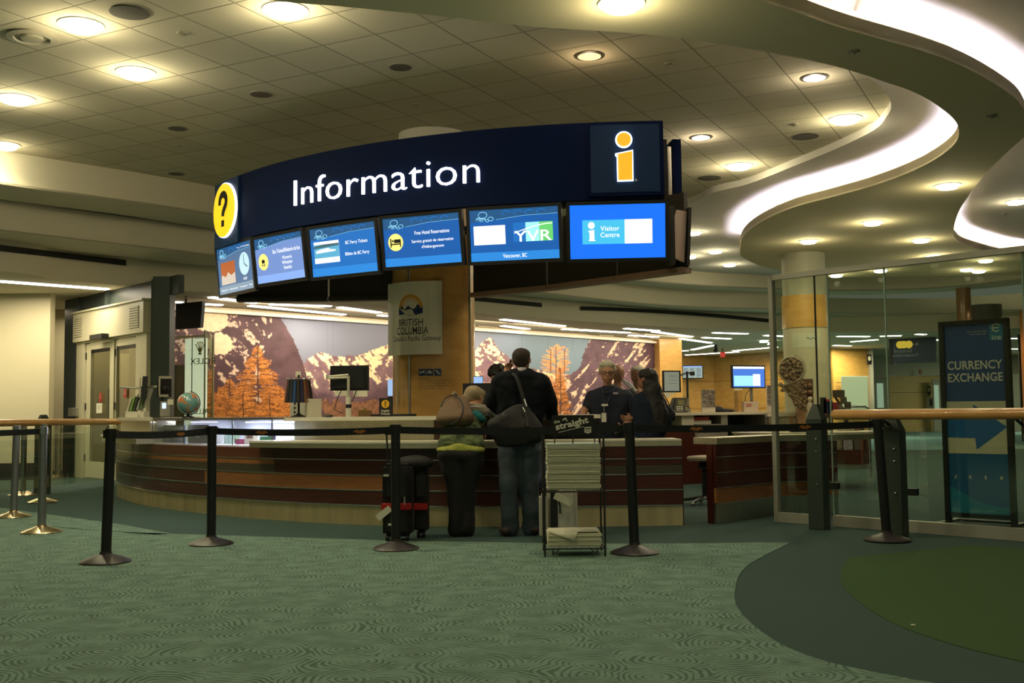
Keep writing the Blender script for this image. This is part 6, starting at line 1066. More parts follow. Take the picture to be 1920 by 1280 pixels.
obj('tapering_body', mb, BK, t); mb = MB(); mb.tube([D(1466, 722, 15.45), D(1478, 740, 15.4), D(1495, 765, 15.4)], .008, 6); obj('cord', mb, mat('rim_pale', (1, 1, 1)), t)
g = ontab(1504, 1523, 710, 15.9); t = thing('souvenir_rack', 'brown souvenir rack with rows of round items behind the glass', 'display stand', g.p(g.W/2, 0)); obj('frame', fb(g, 0, 1.2, 0, 1, -.1, 0), mat('rack_brown', (.14, .07, .04), .6), t)
for j in range(5):
    for i in range(2): mb = MB(); mb.ball(g.p(g.W*(.3+.55*i), g.H*(.35+.13*j), .02), .035, 10); obj('round_item', mb, mat('rack_item', (.32, .17, .1), .5), t)
t = thing('souvenir_doll', 'small pale figure ornament left of the green post', 'ornament', D(1519, 778, 15.2)); mb = MB(); p = D(1519, 765, 15.2); mb.ball(p, (.05, .04, .10), 12); mb.ball(p + Vector((0, 0, .13)), .035, 12); obj('figure', mb, mat('doll_cream', (.6, .5, .38), .7), t); mb = MB(); mb.box((p.x, p.y, (p.z-.09+TZ)/2), (.1, .1, p.z-.09-TZ)); obj('pedestal', mb, IW, t)
for k, (a_, b_, y0_, y1_, c_, lab) in enumerate(((1545, 1558, 748, 776, (.45, .05, .06), 'red patterned book standing by the glass joint'), (1550, 1562, 752, 776, (.02, .025, .09), 'navy book with a gold emblem'), (1561, 1572, 754, 776, (.25, .02, .03), 'dark red book right of the navy one'), (1563, 1584, 731, 745, (.07, .05, .04), 'topmost dark box of the stepped display'), (1578, 1588, 744, 757, (.10, .08, .05), 'second dark box of the stepped display'), (1585, 1596, 753, 766, (.08, .06, .05), 'third dark box of the stepped display'), (1572, 1580, 758, 772, (.16, .13, .1), 'grey box at the foot of the stepped display'), (1540, 1550, 745, 775, (.03, .03, .03), 'black box behind the red book'))):
    g = card(a_, b_, y0_, y1_, 15.3, 15.3); solo('display_book' if 'book' in lab else 'display_box', fb(g, 0, 1, 0, 1, -.05, 0), mat('db_%d' % k, c_, .5, noise=(30, .5)), lab, 'book' if 'book' in lab else 'box')
t = thing('stepped_display', 'stepped dark display stand behind the glass under the boxes', 'display stand', D(1575, 790, 15.35)); g = card(1538, 1602, 776, 783, 15.4, 15.4); obj('shelf', fb(g, 0, 1, 0, 1, -.2, .02), mat('step_brown', (.12, .07, .04), .6), t); mb = MB(); mb.tube([D(1566, 745, 15.35), D(1588, 776, 15.35)], .018, 6); mb.fbox(g, g.W*.3, g.W*.4, TZ-g.o.z, 0, -.1, -.05); mb.fbox(g, g.W*.75, g.W*.85, TZ-g.o.z, 0, -.1, -.05); obj('strut', mb, mat('step_brown', (1, 1, 1)), t)
# magazine unit further back
f = card(1556, 1618, 832, 875, 19.4, 19.0, 0); t = thing('magazine_unit', 'low dark wood magazine unit with covers, seen through the glass', 'magazine rack', f.p(f.W/2, 0)); mb = MB(); mb.fbox(f, -.3, f.W, .08, .32, -.4, 0); mb.fbox(f, -.3, f.W, .32, .6, -.4, -.15); obj('cabinet', mb, WRED, t); mb = MB(); mb.fbox(f, -.3, f.W*.95, 0, .08, -.38, -.03); obj('kick', mb, SILV, t)
g = Fr(f.p(f.W, .08), (Vector((f.u.x*.6, .8, 0)))); mb = MB(); mb.fpoly(g, [(0, 0), (.3, 0), (.32, .42), (.2, .52), (0, .52)], -.02, 0); obj('side_cheek', mb, mat('cheek', (.22, .07, .035), .35), t)
for k in range(3): mb = MB(); mb.fbox(f, f.W*(.02+.33*k), f.W*(.30+.33*k), .33, .56, -.14, -.12); obj('magazine', mb, mat('mag_%d' % k, [(.2, .18, .12), (.28, .26, .3), (.1, .09, .08)][k], .5, noise=(22, .8)), t)
# steel hand bar
mb = MB(); mb.tube([D(1596, 762, 17), D(1622, 762, 17), D(1629, 766, 17), Vector((*D(1629, 766, 17).xy, 0))], .018, 8); solo('steel_hand_bar', mb, CHROME, 'bent steel bar behind the stepped display', 'rail')
# stool in the gap
c = Z(1322, 945, 0); t = thing('bar_stool', 'black high stool with a pale seat rim standing in the gap', 'stool', (c.x, c.y, 0)); sz = D(1322, 858, c.y).z; mb = MB(); mb.lathe([(.19, sz-.03), (.2, sz), (.18, sz+.02), (.05, sz+.03)], (c.x, c.y, 0), n=32); obj('seat', mb, mat('seat_pale', (.35, .3, .22), .5), t); mb = MB(); mb.cyl((c.x, c.y, .06), (c.x, c.y, sz-.03), .03, n=16); mb.lathe([(.09, sz-.12), (.05, sz-.03)], (c.x, c.y, 0), n=16); obj('column', mb, MATTE, t)
for k in range(5): a = k*2*PI/5+.3; mb = MB(); mb.tube([(c.x, c.y, .08), (c.x+.3*math.cos(a), c.y+.3*math.sin(a), .045)], [.025, .015], 8); mb.ball((c.x+.3*math.cos(a), c.y+.3*math.sin(a), .027), .026, 10); obj('leg', mb, CHROME if k in (3, 4) else MATTE, t)
mb = MB(); mb.box((*Z(1712, 1173, 0).xy, .006), (.02, .012, .004)); solo('paper_scrap', mb, PAPER, 'tiny white scrap of paper on the green carpet', 'litter')
# ================================================================== PEOPLE
def blob(name, prims, voxel=.012, smooth=3, fac=.5):
    """one continuous surface grown from hulls of ellipsoids"""
    b = bmesh.new()
    for pr_ in prims:
        t = bmesh.new()
        for c, r in pr_:
            r = (r, r, r) if not isinstance(r, (tuple, list)) else r; rot = Matrix.Identity(4)
            if len(r) == 4: rot = Matrix.Rotation(r[3], 4, 'Z'); r = r[:3]
            bmesh.ops.create_uvsphere(t, u_segments=14, v_segments=10, radius=1, matrix=Matrix.Translation(Vector(c)) @ rot @ Matrix.Diagonal((*r, 1)))
        if len(pr_) > 1:
            g = bmesh.ops.convex_hull(t, input=t.verts[:], use_existing_faces=False)
            bmesh.ops.delete(t, geom=list({v for v in g['geom_interior'] if isinstance(v, bmesh.types.BMVert)} | {v for v in g['geom_unused'] if isinstance(v, bmesh.types.BMVert)}), context='VERTS')
            loose = [f for f in t.faces if f not in set(x for x in g['geom'] if isinstance(x, bmesh.types.BMFace))]
            bmesh.ops.delete(t, geom=loose, context='FACES_ONLY')
        me = bpy.data.meshes.new('t'); t.to_mesh(me); t.free(); b.from_mesh(me); bpy.data.meshes.remove(me)
    me = bpy.data.meshes.new(name); b.to_mesh(me); b.free(); ob = bpy.data.objects.new('t', me); SC.collection.objects.link(ob)
    rm = ob.modifiers.new('r', 'REMESH'); rm.mode = 'VOXEL'; rm.voxel_size = voxel; rm.use_smooth_shade = True
    sm = ob.modifiers.new('s', 'SMOOTH'); sm.iterations = smooth; sm.factor = fac
    dg = bpy.context.evaluated_depsgraph_get(); dg.update(); m2 = bpy.data.meshes.new_from_object(ob.evaluated_get(dg)); bpy.data.objects.remove(ob); bpy.data.meshes.remove(me)
    m2.name = name; m2.materials.clear(); m2.polygons.foreach_set('use_smooth', [True]*len(m2.polygons)); return m2
def chain(*a): return [[a[i], a[i+1]] for i in range(len(a)-1)]
def body(nm, prims, mt, root, voxel=.012, smooth=3, label=None): return obj(nm, blob(nm, prims, voxel, smooth), mt, root, label=label)
def wrinkle(me, amp, sc_, seed=0):
    from mathutils import noise
    for v in me.vertices:
        p = Vector(v.co)*sc_ + Vector((seed, seed, seed)); v.co += v.normal*amp*(noise.noise(p) + .5*noise.noise(p*2.3)); 
def cloth(nm, prims, mt, root, amp=.012, sc_=7, voxel=.014, smooth=2, label=None, seed=0):
    me = blob(nm, prims, voxel, smooth); wrinkle(me, amp, sc_, seed); return obj(nm, me, mt, root, label=label)
SKIN = mat('skin', (.48, .24, .14), .5); SKIN2 = mat('skin_dark', (.30, .14, .08), .5)
def hand(w_, d, side, up, curl=.5, s_=1., thumb=1, spread=.014):
    """palm and five bent fingers; w_ wrist, d hand direction, side across the knuckles towards the thumb, up = back of the hand"""
    w_, d, side = Vector(w_), Vector(d).normalized(), Vector(side); side = (side - d*side.dot(d)).normalized(); up = d.cross(side)
    if up.dot(Vector(up)) == 0: up = Vector((0, 0, 1))
    pal = w_ + d*.05*s_; P = [[(w_, .022*s_), (pal + side*.018*s_, .019*s_), (pal - side*.02*s_, .018*s_)], [(pal + side*.018*s_, .018*s_), (pal-side*.02*s_, .017*s_), (w_+d*.085*s_+side*.026*s_, .0115*s_), (w_+d*.078*s_-side*.03*s_, .0105*s_)]]
    for k, L_ in enumerate((.072, .08, .074, .058)):
        b = w_ + d*(.086-.003*abs(k-1))*s_ + side*(.027-.019*k)*s_; a1 = curl*.5; a2 = curl*1.2; a3 = curl*1.7; sp = side*(.012-.008*k)*s_*0; r_ = (.0098-.0006*k)*s_
        dn = -up; p1 = b + (d*math.cos(a1)+dn*math.sin(a1))*L_*.45*s_ + side*(1.5-k)*spread*.4; p2 = p1 + (d*math.cos(a2)+dn*math.sin(a2))*L_*.32*s_; p3 = p2 + (d*math.cos(a3)+dn*math.sin(a3))*L_*.25*s_
        P += chain((b, r_*1.08), (p1, r_), (p2, r_*.92), (p3, r_*.8))
    b = w_ + d*.028*s_ + side*.026*s_; p1 = b + (side*.75+d*.55-up*.25).normalized()*.036*s_; p2 = p1 + (side*.35+d*.8-up*.35).normalized()*.03*s_; P += chain((b, .0135*s_), (p1, .0115*s_), (p2, .0095*s_)); return P
def head_prims(c, f, up=(0, 0, 1), s_=1.):
    """head of height .235*s_ centred at c and facing f"""
    c, f, up = Vector(c), Vector(f).normalized(), Vector(up); up = (up - f*up.dot(f)).normalized(); sd = f.cross(up); K = lambda x, y, z: c + (sd*x + f*y + up*z)*s_
    P = [[(K(0, -.018, .035), .084*s_), (K(0, .022, .03), .078*s_)], [(K(0, .02, .01), .07*s_), (K(0, .045, -.062), .043*s_), (K(0, .02, -.05), .05*s_)], [(K(0, .062, -.082), .024*s_), (K(0, .04, -.06), .045*s_)],
         [(K(0, .085, .012), .012*s_), (K(0, .112, -.018), .0135*s_), (K(0, .09, -.022), .015*s_)], [(K(-.028, .083, -.05), .009*s_), (K(.028, .083, -.05), .009*s_), (K(0, .094, -.047), .008*s_)], [(K(-.02, .083, -.061), .008*s_), (K(.02, .083, -.061), .008*s_), (K(0, .092, -.062), .008*s_)],
         [(K(-.04, .07, .03), .016*s_), (K(.04, .07, .03), .016*s_), (K(0, .084, .03), .012*s_)]]
    P += [[(K(-.032, .025, -.05), .036*s_), (K(.032, .025, -.05), .036*s_), (K(0, .052, -.075), .030*s_), (K(-.04, .02, .0), .036*s_), (K(.04, .02, .0), .036*s_)]]
    for q in (-1, 1): P += [[(K(q*.078, -.005, .012), .018*s_), (K(q*.084, -.012, -.012), .014*s_), (K(q*.087, -.018, .018), .012*s_)], [(K(q*.045, .05, -.02), .025*s_)]]
    return P, K
def eyes(K, root, s_=1.):
    for q in (-1, 1):
        mb = MB(); mb.ball(K(q*.031, .077, .008), .0125*s_, 12); e = obj('eye', mb, mat('eye_white', (.6, .58, .52), .2), root); mb = MB(); mb.ball(K(q*.031, .0865, .008), .0055*s_, 8); obj('iris', mb, mat('iris', (.03, .02, .015), .2), e)
HAIRB = mat('hair_brown', (.035, .02, .012), .75, bump=(160, .8)); HAIRK = mat('hair_black', (.006, .004, .004), .5, bump=(120, .6)); HAIRW = mat('hair_white', (.62, .58, .46), .8, bump=(120, 1.)); HAIRBL = mat('hair_grey_blond', (.34, .26, .15), .85, bump=(120, 1.), noise=(40, .5))
# ---------- standing man on the phone
dm = 9.5
def M_(px, py, dy=0.): return D(px, py, dm+dy)
mr = thing('person', 'person seen from behind in dark jacket and blue jeans, phone at the ear', 'person', M_(975, 1003))
DEN = mat('denim', (.055, .075, .095), .85, bump=(200, .5), noise=(4, .3)); JK = mat('jacket_navy_black', (.006, .007, .011), .85, spec=.2)
hipL, hipR = M_(955, 838), M_(995, 838); knL, knR = M_(955, 915, -.03), M_(993, 915, -.0); anL, anR = M_(958, 985, .0), M_(997, 985, .04); neck = M_(978, 700, .0); chest = M_(977, 742, .02); head = M_(978, 677, .03)
hp, K = head_prims(head, (.2, 1, -.12), s_=.93)
elL, wrL = M_(934, 762, .12), M_(949, 705, .12); elR, wrR = M_(1034, 775, .22), M_(1024, 778, .62)
core = [[(M_(977, 728, .02), (.13, .06, .05)), (M_(976, 815, .05), (.11, .06, .08))], [(M_(977, 706, .02), .05), (head-Vector((0, 0, .1)), .05)]] + chain((hipL+Vector((0,.03,0)), .065), (knL, .055), (anL, .04)) + chain((hipR+Vector((0,.03,0)), .065), (knR, .055), (anR, .04)) + chain((M_(942, 722), .055), (elL, .045), (wrL, .03)) + chain((M_(1014, 722), .055), (elR, .045), (wrR, .03))
body('body', core + hp + hand(wrL, (.25, .1, 1), (1, 0, 0), 0, 1.0, .95) + hand(wrR, (-.1, 1, -.15), (-1, 0, 0), 0, .3, .95), SKIN, mr, .011, 3)
cloth('jeans', [[(M_(956, 830, .02), (.10, .11, .09)), (M_(994, 830, .02), (.10, .11, .09)), (M_(975, 848, .03), (.15, .11, .05))]] + chain((M_(955, 848), (.105, .1, .09)), (knL, .083), (M_(957, 960), .078), (M_(957, 992, .01), .076)) + chain((M_(996, 848), (.105, .1, .09)), (knR, .083), (M_(996, 960, .02), .078), (M_(996, 991, .05), .078)), DEN, mr, .014, 7, .014, 2)
cloth('jacket', [[(M_(965, 702, -.01), .06), (M_(990, 702, -.01), .06), (M_(978, 725, -.04), (.12, .06, .05))], [(M_(942, 715, .0), .082), (M_(1014, 715, .0), .082), (M_(978, 703, .0), (.10, .09, .06))], [(M_(945, 722, .02), (.095, .12, .09)), (M_(1010, 722, .02), (.095, .12, .09)), (M_(975, 790, .03), (.19, .13, .12)), (M_(976, 822, .03), (.18, .13, .07))]] + chain((M_(938, 718), .082), (M_(924, 752, .05), .072), (elL, .068), (M_(941, 727, .13), .055)) + chain((M_(1015, 718), .084), (M_(1030, 752, .06), .070), (elR, .064), (M_(1028, 777, .42), .052)), JK, mr, .012, 8, .014, 2)
cloth('collar', [[(M_(966, 697, .01), .032), (M_(990, 697, .01), .032), (M_(978, 694, -.045), .03)]], mat('collar_white', (.5, .47, .5), .85), mr, .004, 20, .01, 1, label='pale collar above the dark jacket')
hr = blob('hair', [[(K(0, -.03, .045), (.084, .085, .075)), (K(0, .01, .07), (.078, .08, .055))], [(K(0, -.05, -.01), (.072, .045, .05)), (K(0, -.04, .03), (.083, .06, .06))]], .01, 2); obj('hair', hr, HAIRB, mr)
for q, a_, nm in ((anL, M_(950, 1000, -.0), 'shoe'), (anR, M_(1000, 1000, .05), 'shoe')): mb = blob(nm, [[(Vector((a_.x, a_.y-.03, .045)), (.05, .06, .045)), (Vector((a_.x-.03*(1 if q is anL else -1), a_.y+.15, .035)), (.045, .06, .033))]], .009, 2); obj(nm, mb, mat('shoe_brown', (.03, .018, .012), .6), mr)
mb = MB(); p = wrL + Vector((.035, .06, .09)); mb.box(p, (.022, .055, .13), Euler((.1, .15, 0)), ); solo('mobile_phone', mb, BLACK, 'black mobile phone held to the ear of the person in blue jeans', 'phone', bevel=.004)
# shoulder bag on his back
BAG = mat('bag_black', (.008, .008, .008), .7)
t = thing('shoulder_bag', 'big black shoulder bag with a metal clip on the back of the person in jeans', 'bag', M_(962, 835, -.2))
cloth('bag_body', [[(M_(945, 800, -.20), (.15, .06, .10)), (M_(1000, 812, -.20), (.10, .06, .10)), (M_(950, 832, -.18), (.10, .06, .03)), (M_(985, 828, -.18), (.10, .06, .04)), (M_(975, 770, -.16), (.10, .04, .06))]], BAG, t, .012, 8, .012, 2)
mb = MB(); pts = [M_(990, 800, -.27), M_(987, 768, -.20), M_(978, 735, -.16), M_(968, 706, -.115), M_(958, 697, -.03)]; mb.tube(smooth_path(pts, 4), .017, 8, flat=.4); obj('strap', mb, BAG, t); mb = MB(); mb.tube([M_(983, 748, -.185), M_(987, 762, -.215)], .008, 8); mb.tube([M_(980, 764, -.225), M_(984, 772, -.245)], .006, 8); obj('clip', mb, CHROME, t)
mb = MB(); mb.tube([M_(945, 778, -.27)+Vector((.011*math.cos(a), 0, .013*math.sin(a))) for a in [k*PI/6 for k in range(13)]], .0035, 6); obj('ring', mb, CHROME, t)
# ---------- woman bending over the counter
dw_ = 9.52
def W_(px, py, dy=0.): return D(px, py, dw_+dy)
wr = thing('person', 'person in a green sweater and black trousers bending forward over the counter', 'person', W_(866, 1004))
TRO = mat('trousers_black', (.008, .008, .010), .85); SWE = wood('sweater_green', (.02, .035, .015), (.17, .21, .08), (4, 4, 11), .95, 0); 
hd = W_(890, 747, .52); hp, K = head_prims(hd, (.55, .75, -.45), up=(.1, .35, 1), s_=.93)
hl, hr_ = W_(843, 862), W_(884, 862)
shl, shr = W_(850, 772, .40), W_(905, 775, .38)
core = [[(W_(863, 848, .02), (.15, .11, .1)), (W_(868, 800, .25), (.14, .1, .1))], [(W_(868, 800, .25), (.13, .1, .09)), (W_(876, 772, .42), (.15, .09, .08))], [(W_(880, 765, .44), .05), (hd - Vector((0, .03, .06)), .05)]] + chain((hl, .09), (W_(860, 920, .0), .055), (W_(860, 985, .0), .038)) + chain((hr_, .09), (W_(873, 920, .02), .055), (W_(872, 985, .0), .038)) + chain((shl, .05), (W_(838, 795, .55), .04), (W_(860, 790, .75), .027)) + chain((shr, .05), (W_(925, 795, .52), .04), (W_(922, 787, .80), .027))
body('body', core + hp + hand(W_(860, 790, .75), (.4, 1, -.1), (1, 0, 0), 0, .4, .9) + hand(W_(922, 787, .8), (-.2, 1, -.1), (-1, 0, 0), 0, .4, .9), SKIN, wr, .011, 3)
cloth('trousers', [[(W_(843, 852, .0), (.11, .12, .09)), (W_(884, 852, .0), (.11, .12, .09)), (W_(864, 842, .06), (.16, .11, .06))]] + chain((W_(846, 862), (.115, .11, .09)), (W_(855, 915), .084), (W_(856, 960, .0), .076), (W_(856, 992, .0), .08)) + chain((W_(884, 862), (.115, .11, .09)), (W_(876, 915, .02), .084), (W_(876, 960, .03), .074), (W_(875, 991, .0), .078)), TRO, wr, .008, 6, .014, 2)
cloth('sweater', [[(W_(845, 833, .04), (.115, .12, .08)), (W_(884, 833, .04), (.115, .12, .08)), (W_(866, 800, .25), (.18, .13, .11))], [(W_(866, 800, .25), (.17, .13, .11)), (W_(856, 775, .42), (.10, .09, .09)), (W_(898, 776, .40), (.10, .09, .09))]] + chain((W_(905, 778, .38), .075), (W_(926, 793, .5), .06), (W_(923, 787, .78), .042)) + chain((W_(850, 778, .4), .07), (W_(838, 793, .55), .055), (W_(858, 790, .74), .04)), SWE, wr, .01, 9, .013, 2)
cloth('sweater_hem', [[(W_(838, 843, -.0), (.095, .105, .035)), (W_(890, 843, -.0), (.095, .105, .035)), (W_(864, 835, .02), (.15, .12, .035))]], mat('hem_lime', (.34, .36, .07), .9, noise=(30, .4)), wr, .006, 14, .011, 1, label='lime green hem band')
cloth('collar', [[(W_(872, 762, .36), (.05, .05, .035)), (W_(905, 764, .34), (.06, .05, .03)), (W_(912, 775, .34), (.04, .05, .04))]], wood('collar_stripe', (.05, .045, .04), (.42, .38, .3), (2, 2, 26), .9, 0), wr, .006, 14, .01, 1, label='grey striped hood collar')
cloth('scarf', [[(W_(876, 778, .30), (.04, .05, .03)), (W_(905, 786, .26), (.03, .06, .03)), (W_(893, 775, .28), (.04, .06, .03))]], mat('scarf_teal', (.01, .16, .18), .8), wr, .006, 18, .01, 1, label='teal fold at the shoulder')
obj('hair', blob('hair', [[(K(0, -.035, .04), (.09, .09, .078)), (K(0, .02, .07), (.085, .08, .05))], [(K(-.02, -.06, -.02), (.075, .045, .05)), (K(0, -.03, .02), (.088, .06, .06))]], .009, 2), HAIRBL, wr)
for px in (855, 876): a_ = W_(px, 1000, 0.02); mb = blob('shoe', [[(Vector((a_.x, a_.y-.03, .035)), (.042, .05, .035)), (Vector((a_.x+.0, a_.y+.14, .03)), (.04, .06, .028))]], .009, 2); obj('shoe', mb, mat('shoe_tan', (.42, .25, .09), .6), wr)
t = thing('backpack', 'tan fabric backpack with dark piping on the back of the bending person', 'backpack', W_(850, 798, .1))
BPK = mat('backpack_tan', (.16, .10, .055), .85, bump=(150, .4)); cloth('bag_body', [[(W_(838, 785, .12), (.10, .13, .07)), (W_(866, 783, .12), (.11, .13, .08)), (W_(848, 755, .26), (.09, .09, .05)), (W_(866, 752, .30), (.06, .07, .05))]], BPK, t, .008, 8, .012, 3)
mb = MB(); mb.tube(smooth_path([W_(850, 741, .235), W_(862, 748, .13), W_(868, 765, .045), (W_(862, 785, -.02)), (W_(845, 796, -.035))], 5), .007, 8); obj('piping', mb, BLACK, t); mb = MB(); mb.tube(smooth_path([W_(826, 762, .17), W_(833, 748, .2), W_(846, 741, .23), W_(858, 740, .26)], 5), .006, 6); obj('zip', mb, mat('zip_dark', (.03, .02, .015), .5), t); mb = MB(); mb.tube(smooth_path([W_(848, 741, .24), W_(852, 735, .25), W_(858, 740, .26)], 4), .008, 8); obj('grab_handle', mb, mat('strap_pale', (.4, .36, .27), .7), t)
# ---------- clerk
dc_ = 11.45
def C_(px, py, dy=0.): return D(px, py, dc_+dy)
POLO = mat('polo_navy', (.008, .012, .026), .8); cr_ = thing('person', 'white-haired person with glasses and a navy polo shirt standing behind the counter, facing us', 'person', Vector((C_(1140, 800).x, dc_, 0)))
hd = C_(1139, 699, -.06); hp, K = head_prims(hd, (-.10, -1, -.12), s_=.97)
sR, sL = C_(1109, 744), C_(1177, 744)
core = [[(C_(1142, 738, .02), (.13, .06, .04)), (C_(1142, 800, .02), (.10, .07, .1))], [(C_(1142, 800, .02), (.11, .08, .1)), (Vector((C_(1142, 800).x, dc_+.02, .78)), (.15, .1, .08))], [(C_(1141, 730, .0), .052), (hd - Vector((0, -.05, .07)), .047)]] + chain((sR, .055), (C_(1097, 768, -.03), .042), (C_(1090, 790, -.32), .028)) + chain((sL, .055), (C_(1190, 772, -.03), .042), (C_(1168, 803, -.25), .028))
for q in (-1, 1): x_ = C_(1142, 800).x + q*.09; core += chain((Vector((x_, dc_+.02, .78)), .085), (Vector((x_, dc_, .43)), .055), (Vector((x_, dc_+.02, .08)), .04))
body('body', core + hp + hand(C_(1090, 790, -.32), (-.1, -.9, -.35), (1, 0, 0), 0, .4) + hand(C_(1168, 803, -.25), (-.8, -.5, -.1), (0, 0, 1), 0, .5), SKIN, cr_, .0085, 3)
cloth('polo_shirt', [[(C_(1112, 743), .066), (C_(1174, 743), .066), (C_(1142, 727, .0), (.085, .075, .038))], [(C_(1113, 745), (.08, .115, .08)), (C_(1174, 743), (.08, .115, .08)), (C_(1142, 805, .0), (.165, .125, .12)), (Vector((C_(1142, 800).x, dc_, .80)), (.165, .125, .1))]] + chain((C_(1110, 743), .066), (C_(1102, 762, -.02), .062)) + chain((C_(1177, 743), .066), (C_(1186, 763, -.02), .062)), POLO, cr_, .008, 8, .012, 2)
cloth('trousers', [[(Vector((C_(1142, 800).x, dc_+.02, .76)), (.17, .125, .08)), (Vector((C_(1142, 800).x, dc_+.02, .66)), (.17, .12, .08))]] + [c for q in (-1, 1) for c in chain((Vector((C_(1142, 800).x+q*.09, dc_+.02, .68)), .1), (Vector((C_(1142, 800).x+q*.095, dc_, .4)), .08), (Vector((C_(1142, 800).x+q*.095, dc_+.02, .08)), .075))], TRO, cr_, .006, 7, .02, 2)
for q in (-1, 1): mb = MB(); mb.ball((C_(1142, 800).x+q*.095, dc_-.05, .04), (.05, .13, .04), 14); obj('shoe', mb, BLACK, cr_)
eyes(K, cr_)
obj('hair', blob('hair', [[(K(0, -.03, .055), (.092, .085, .075)), (K(0, .03, .092), (.082, .06, .04))], [(K(-.03, .06, .098), (.05, .035, .03)), (K(.04, .05, .098), (.05, .04, .03)), (K(0, 0, .1), .05)], [(K(-.082, -.01, .04), (.018, .04, .035))], [(K(.082, -.01, .04), (.018, .04, .035))]], .007, 2), HAIRW, cr_)
for q in (-1, 1): mb = MB(); mb.tube([K(q*.034+.024*math.cos(a), .100, .008+.016*math.sin(a)) for a in [k*PI/8 for k in range(17)]], .0028, 6); mb.tube([K(q*.058, .098, .010), K(q*.085, .0, .016)], .0026, 6); obj('glasses', mb, BLACK, cr_)
mb = MB(); mb.tube([K(-.010, .104, .012), K(.010, .104, .012)], .0026, 6); obj('glasses', mb, BLACK, cr_)
mb = MB(); [mb.tube([K(q*.034-.02, .089, .037), K(q*.034+.02, .089, .037)], .004, 6) for q in (-1, 1)]; obj('eyebrow', mb, HAIRW, cr_); mb = MB(); mb.tube([K(-.024, .092, -.056), K(0, .099, -.0555), K(.024, .092, -.056)], .0028, 6); obj('mouth', mb, mat('lips', (.25, .09, .07), .5), cr_)
mb = MB(); q = C_(1138, 735, -.125); mb.tube(smooth_path([C_(1127, 727, -.06), C_(1131, 738, -.12), C_(1133, 762, -.135)], 4), .004, 6); mb.tube(smooth_path([C_(1154, 727, -.06), C_(1146, 738, -.12), C_(1135, 762, -.135)], 4), .004, 6); obj('lanyard', mb, mat('lanyard_blue', (.03, .04, .09), .6), cr_)
f = card(1128, 1140, 757, 761, dc_-.15, dc_-.15); obj('name_tag', fb(f, 0, 1, 0, 1, -.004, 0), PAPER, cr_); f = card(1128, 1137, 774, 791, dc_-.155, dc_-.155); obj('badge', fb(f, 0, 1, 0, 1, -.004, 0), PAPER, cr_); mb = MB(); mb.tube([C_(1133, 762, -.14), C_(1132.5, 774, -.15)], .006, 6); obj('badge_reel', mb, CHROME, cr_)
f = card(1150, 1159, 735, 739, dc_-.135, dc_-.125); obj('chest_emblem', fb(f, 0, 1, .0, 1, -.004, 0), mat('emblem_grey', (.35, .33, .35), .6), cr_)
mb = MB(); mb.tube([C_(1131, 729, -.075), C_(1135, 738, -.128)], .009, 6); mb.tube([C_(1150, 729, -.075), C_(1139, 738, -.128)], .009, 6); obj('shirt_collar', mb, POLO, cr_)
# ---------- long-haired person
dg_ = 11.05
def G_(px, py, dy=0.): return D(px, py, dg_+dy)
gx = G_(1215, 800).x; gg = thing('person', 'person with very long black hair and dark jacket, turned away behind the counter', 'person', Vector((gx, dg_, 0)))
hd = G_(1212, 712, .0); hp, K = head_prims(hd, (-.75, .65, -.1), s_=.93)
core = [[(G_(1214, 752, .02), (.10, .06, .04)), (G_(1216, 810), (.08, .07, .1))], [(G_(1216, 810), (.09, .08, .1)), (Vector((gx, dg_, .76)), (.15, .12, .08))], [(G_(1213, 740), .05), (hd-Vector((0, 0, .09)), .048)]] + chain((G_(1192, 755, -.0), .04), (G_(1191, 783, .06), .03), (G_(1186, 784, -.01), .024)) + chain((G_(1238, 752), .048), (G_(1244, 795, .05), .04), (G_(1235, 812, .12), .027))
for q in (-1, 1): core += chain((Vector((gx+q*.08, dg_, .76)), .085), (Vector((gx+q*.08, dg_, .42)), .055), (Vector((gx+q*.08, dg_, .08)), .038))
body('body', core + hp + hand(G_(1186, 784, -.02), (-1, -.1, .0), (0, .2, 1), 0, .45, .85) + hand(G_(1235, 812, .12), (-.6, .6, -.2), (0, .2, 1), 0, .5, .85), SKIN2, gg, .010, 3)
cloth('jacket', [[(G_(1192, 752), .07), (G_(1236, 752), .07), (G_(1214, 740), (.085, .085, .05))], [(G_(1196, 757), (.07, .11, .08)), (G_(1234, 757), (.075, .11, .08)), (G_(1220, 815), (.155, .13, .12)), (Vector((gx+.02, dg_, .76)), (.16, .13, .08))]] + chain((G_(1190, 754), .062), (G_(1191, 783, .06), .052), (G_(1190, 784, .0), .042)) + chain((G_(1238, 754), .066), (G_(1250, 792, .05), .056), (G_(1240, 812, .12), .045)), mat('jacket_dark_blue', (.010, .016, .032), .8, spec=.2), gg, .010, 8, .013, 2)
cloth('jeans', [c for q in (-1, 1) for c in chain((Vector((gx+q*.08, dg_, .74)), .105), (Vector((gx+q*.085, dg_, .42)), .075), (Vector((gx+q*.085, dg_, .08)), .06))] + [[(Vector((gx, dg_, .76)), (.17, .13, .08))]], DEN, gg, .006, 7, .02, 2)
for q in (-1, 1): mb = MB(); mb.ball((gx+q*.085, dg_+.04, .04), (.045, .12, .04), 14); obj('shoe', mb, BLACK, gg)
cloth('hair', [[(K(0, -.03, .045), (.092, .095, .08)), (K(0, .0, .07), (.085, .085, .055))], [(K(0, -.05, .0), (.09, .07, .08)), (G_(1226, 745, -.03), (.10, .08, .08))], [(G_(1222, 735, -.04), (.10, .07, .08)), (G_(1234, 775, -.06), (.11, .07, .10)), (G_(1240, 805, -.07), (.065, .05, .06))], [(K(.07, .02, .0), (.03, .05, .06)), (K(.08, -.01, -.09), (.03, .04, .05))]], HAIRK, gg, .012, 12, .011, 2)
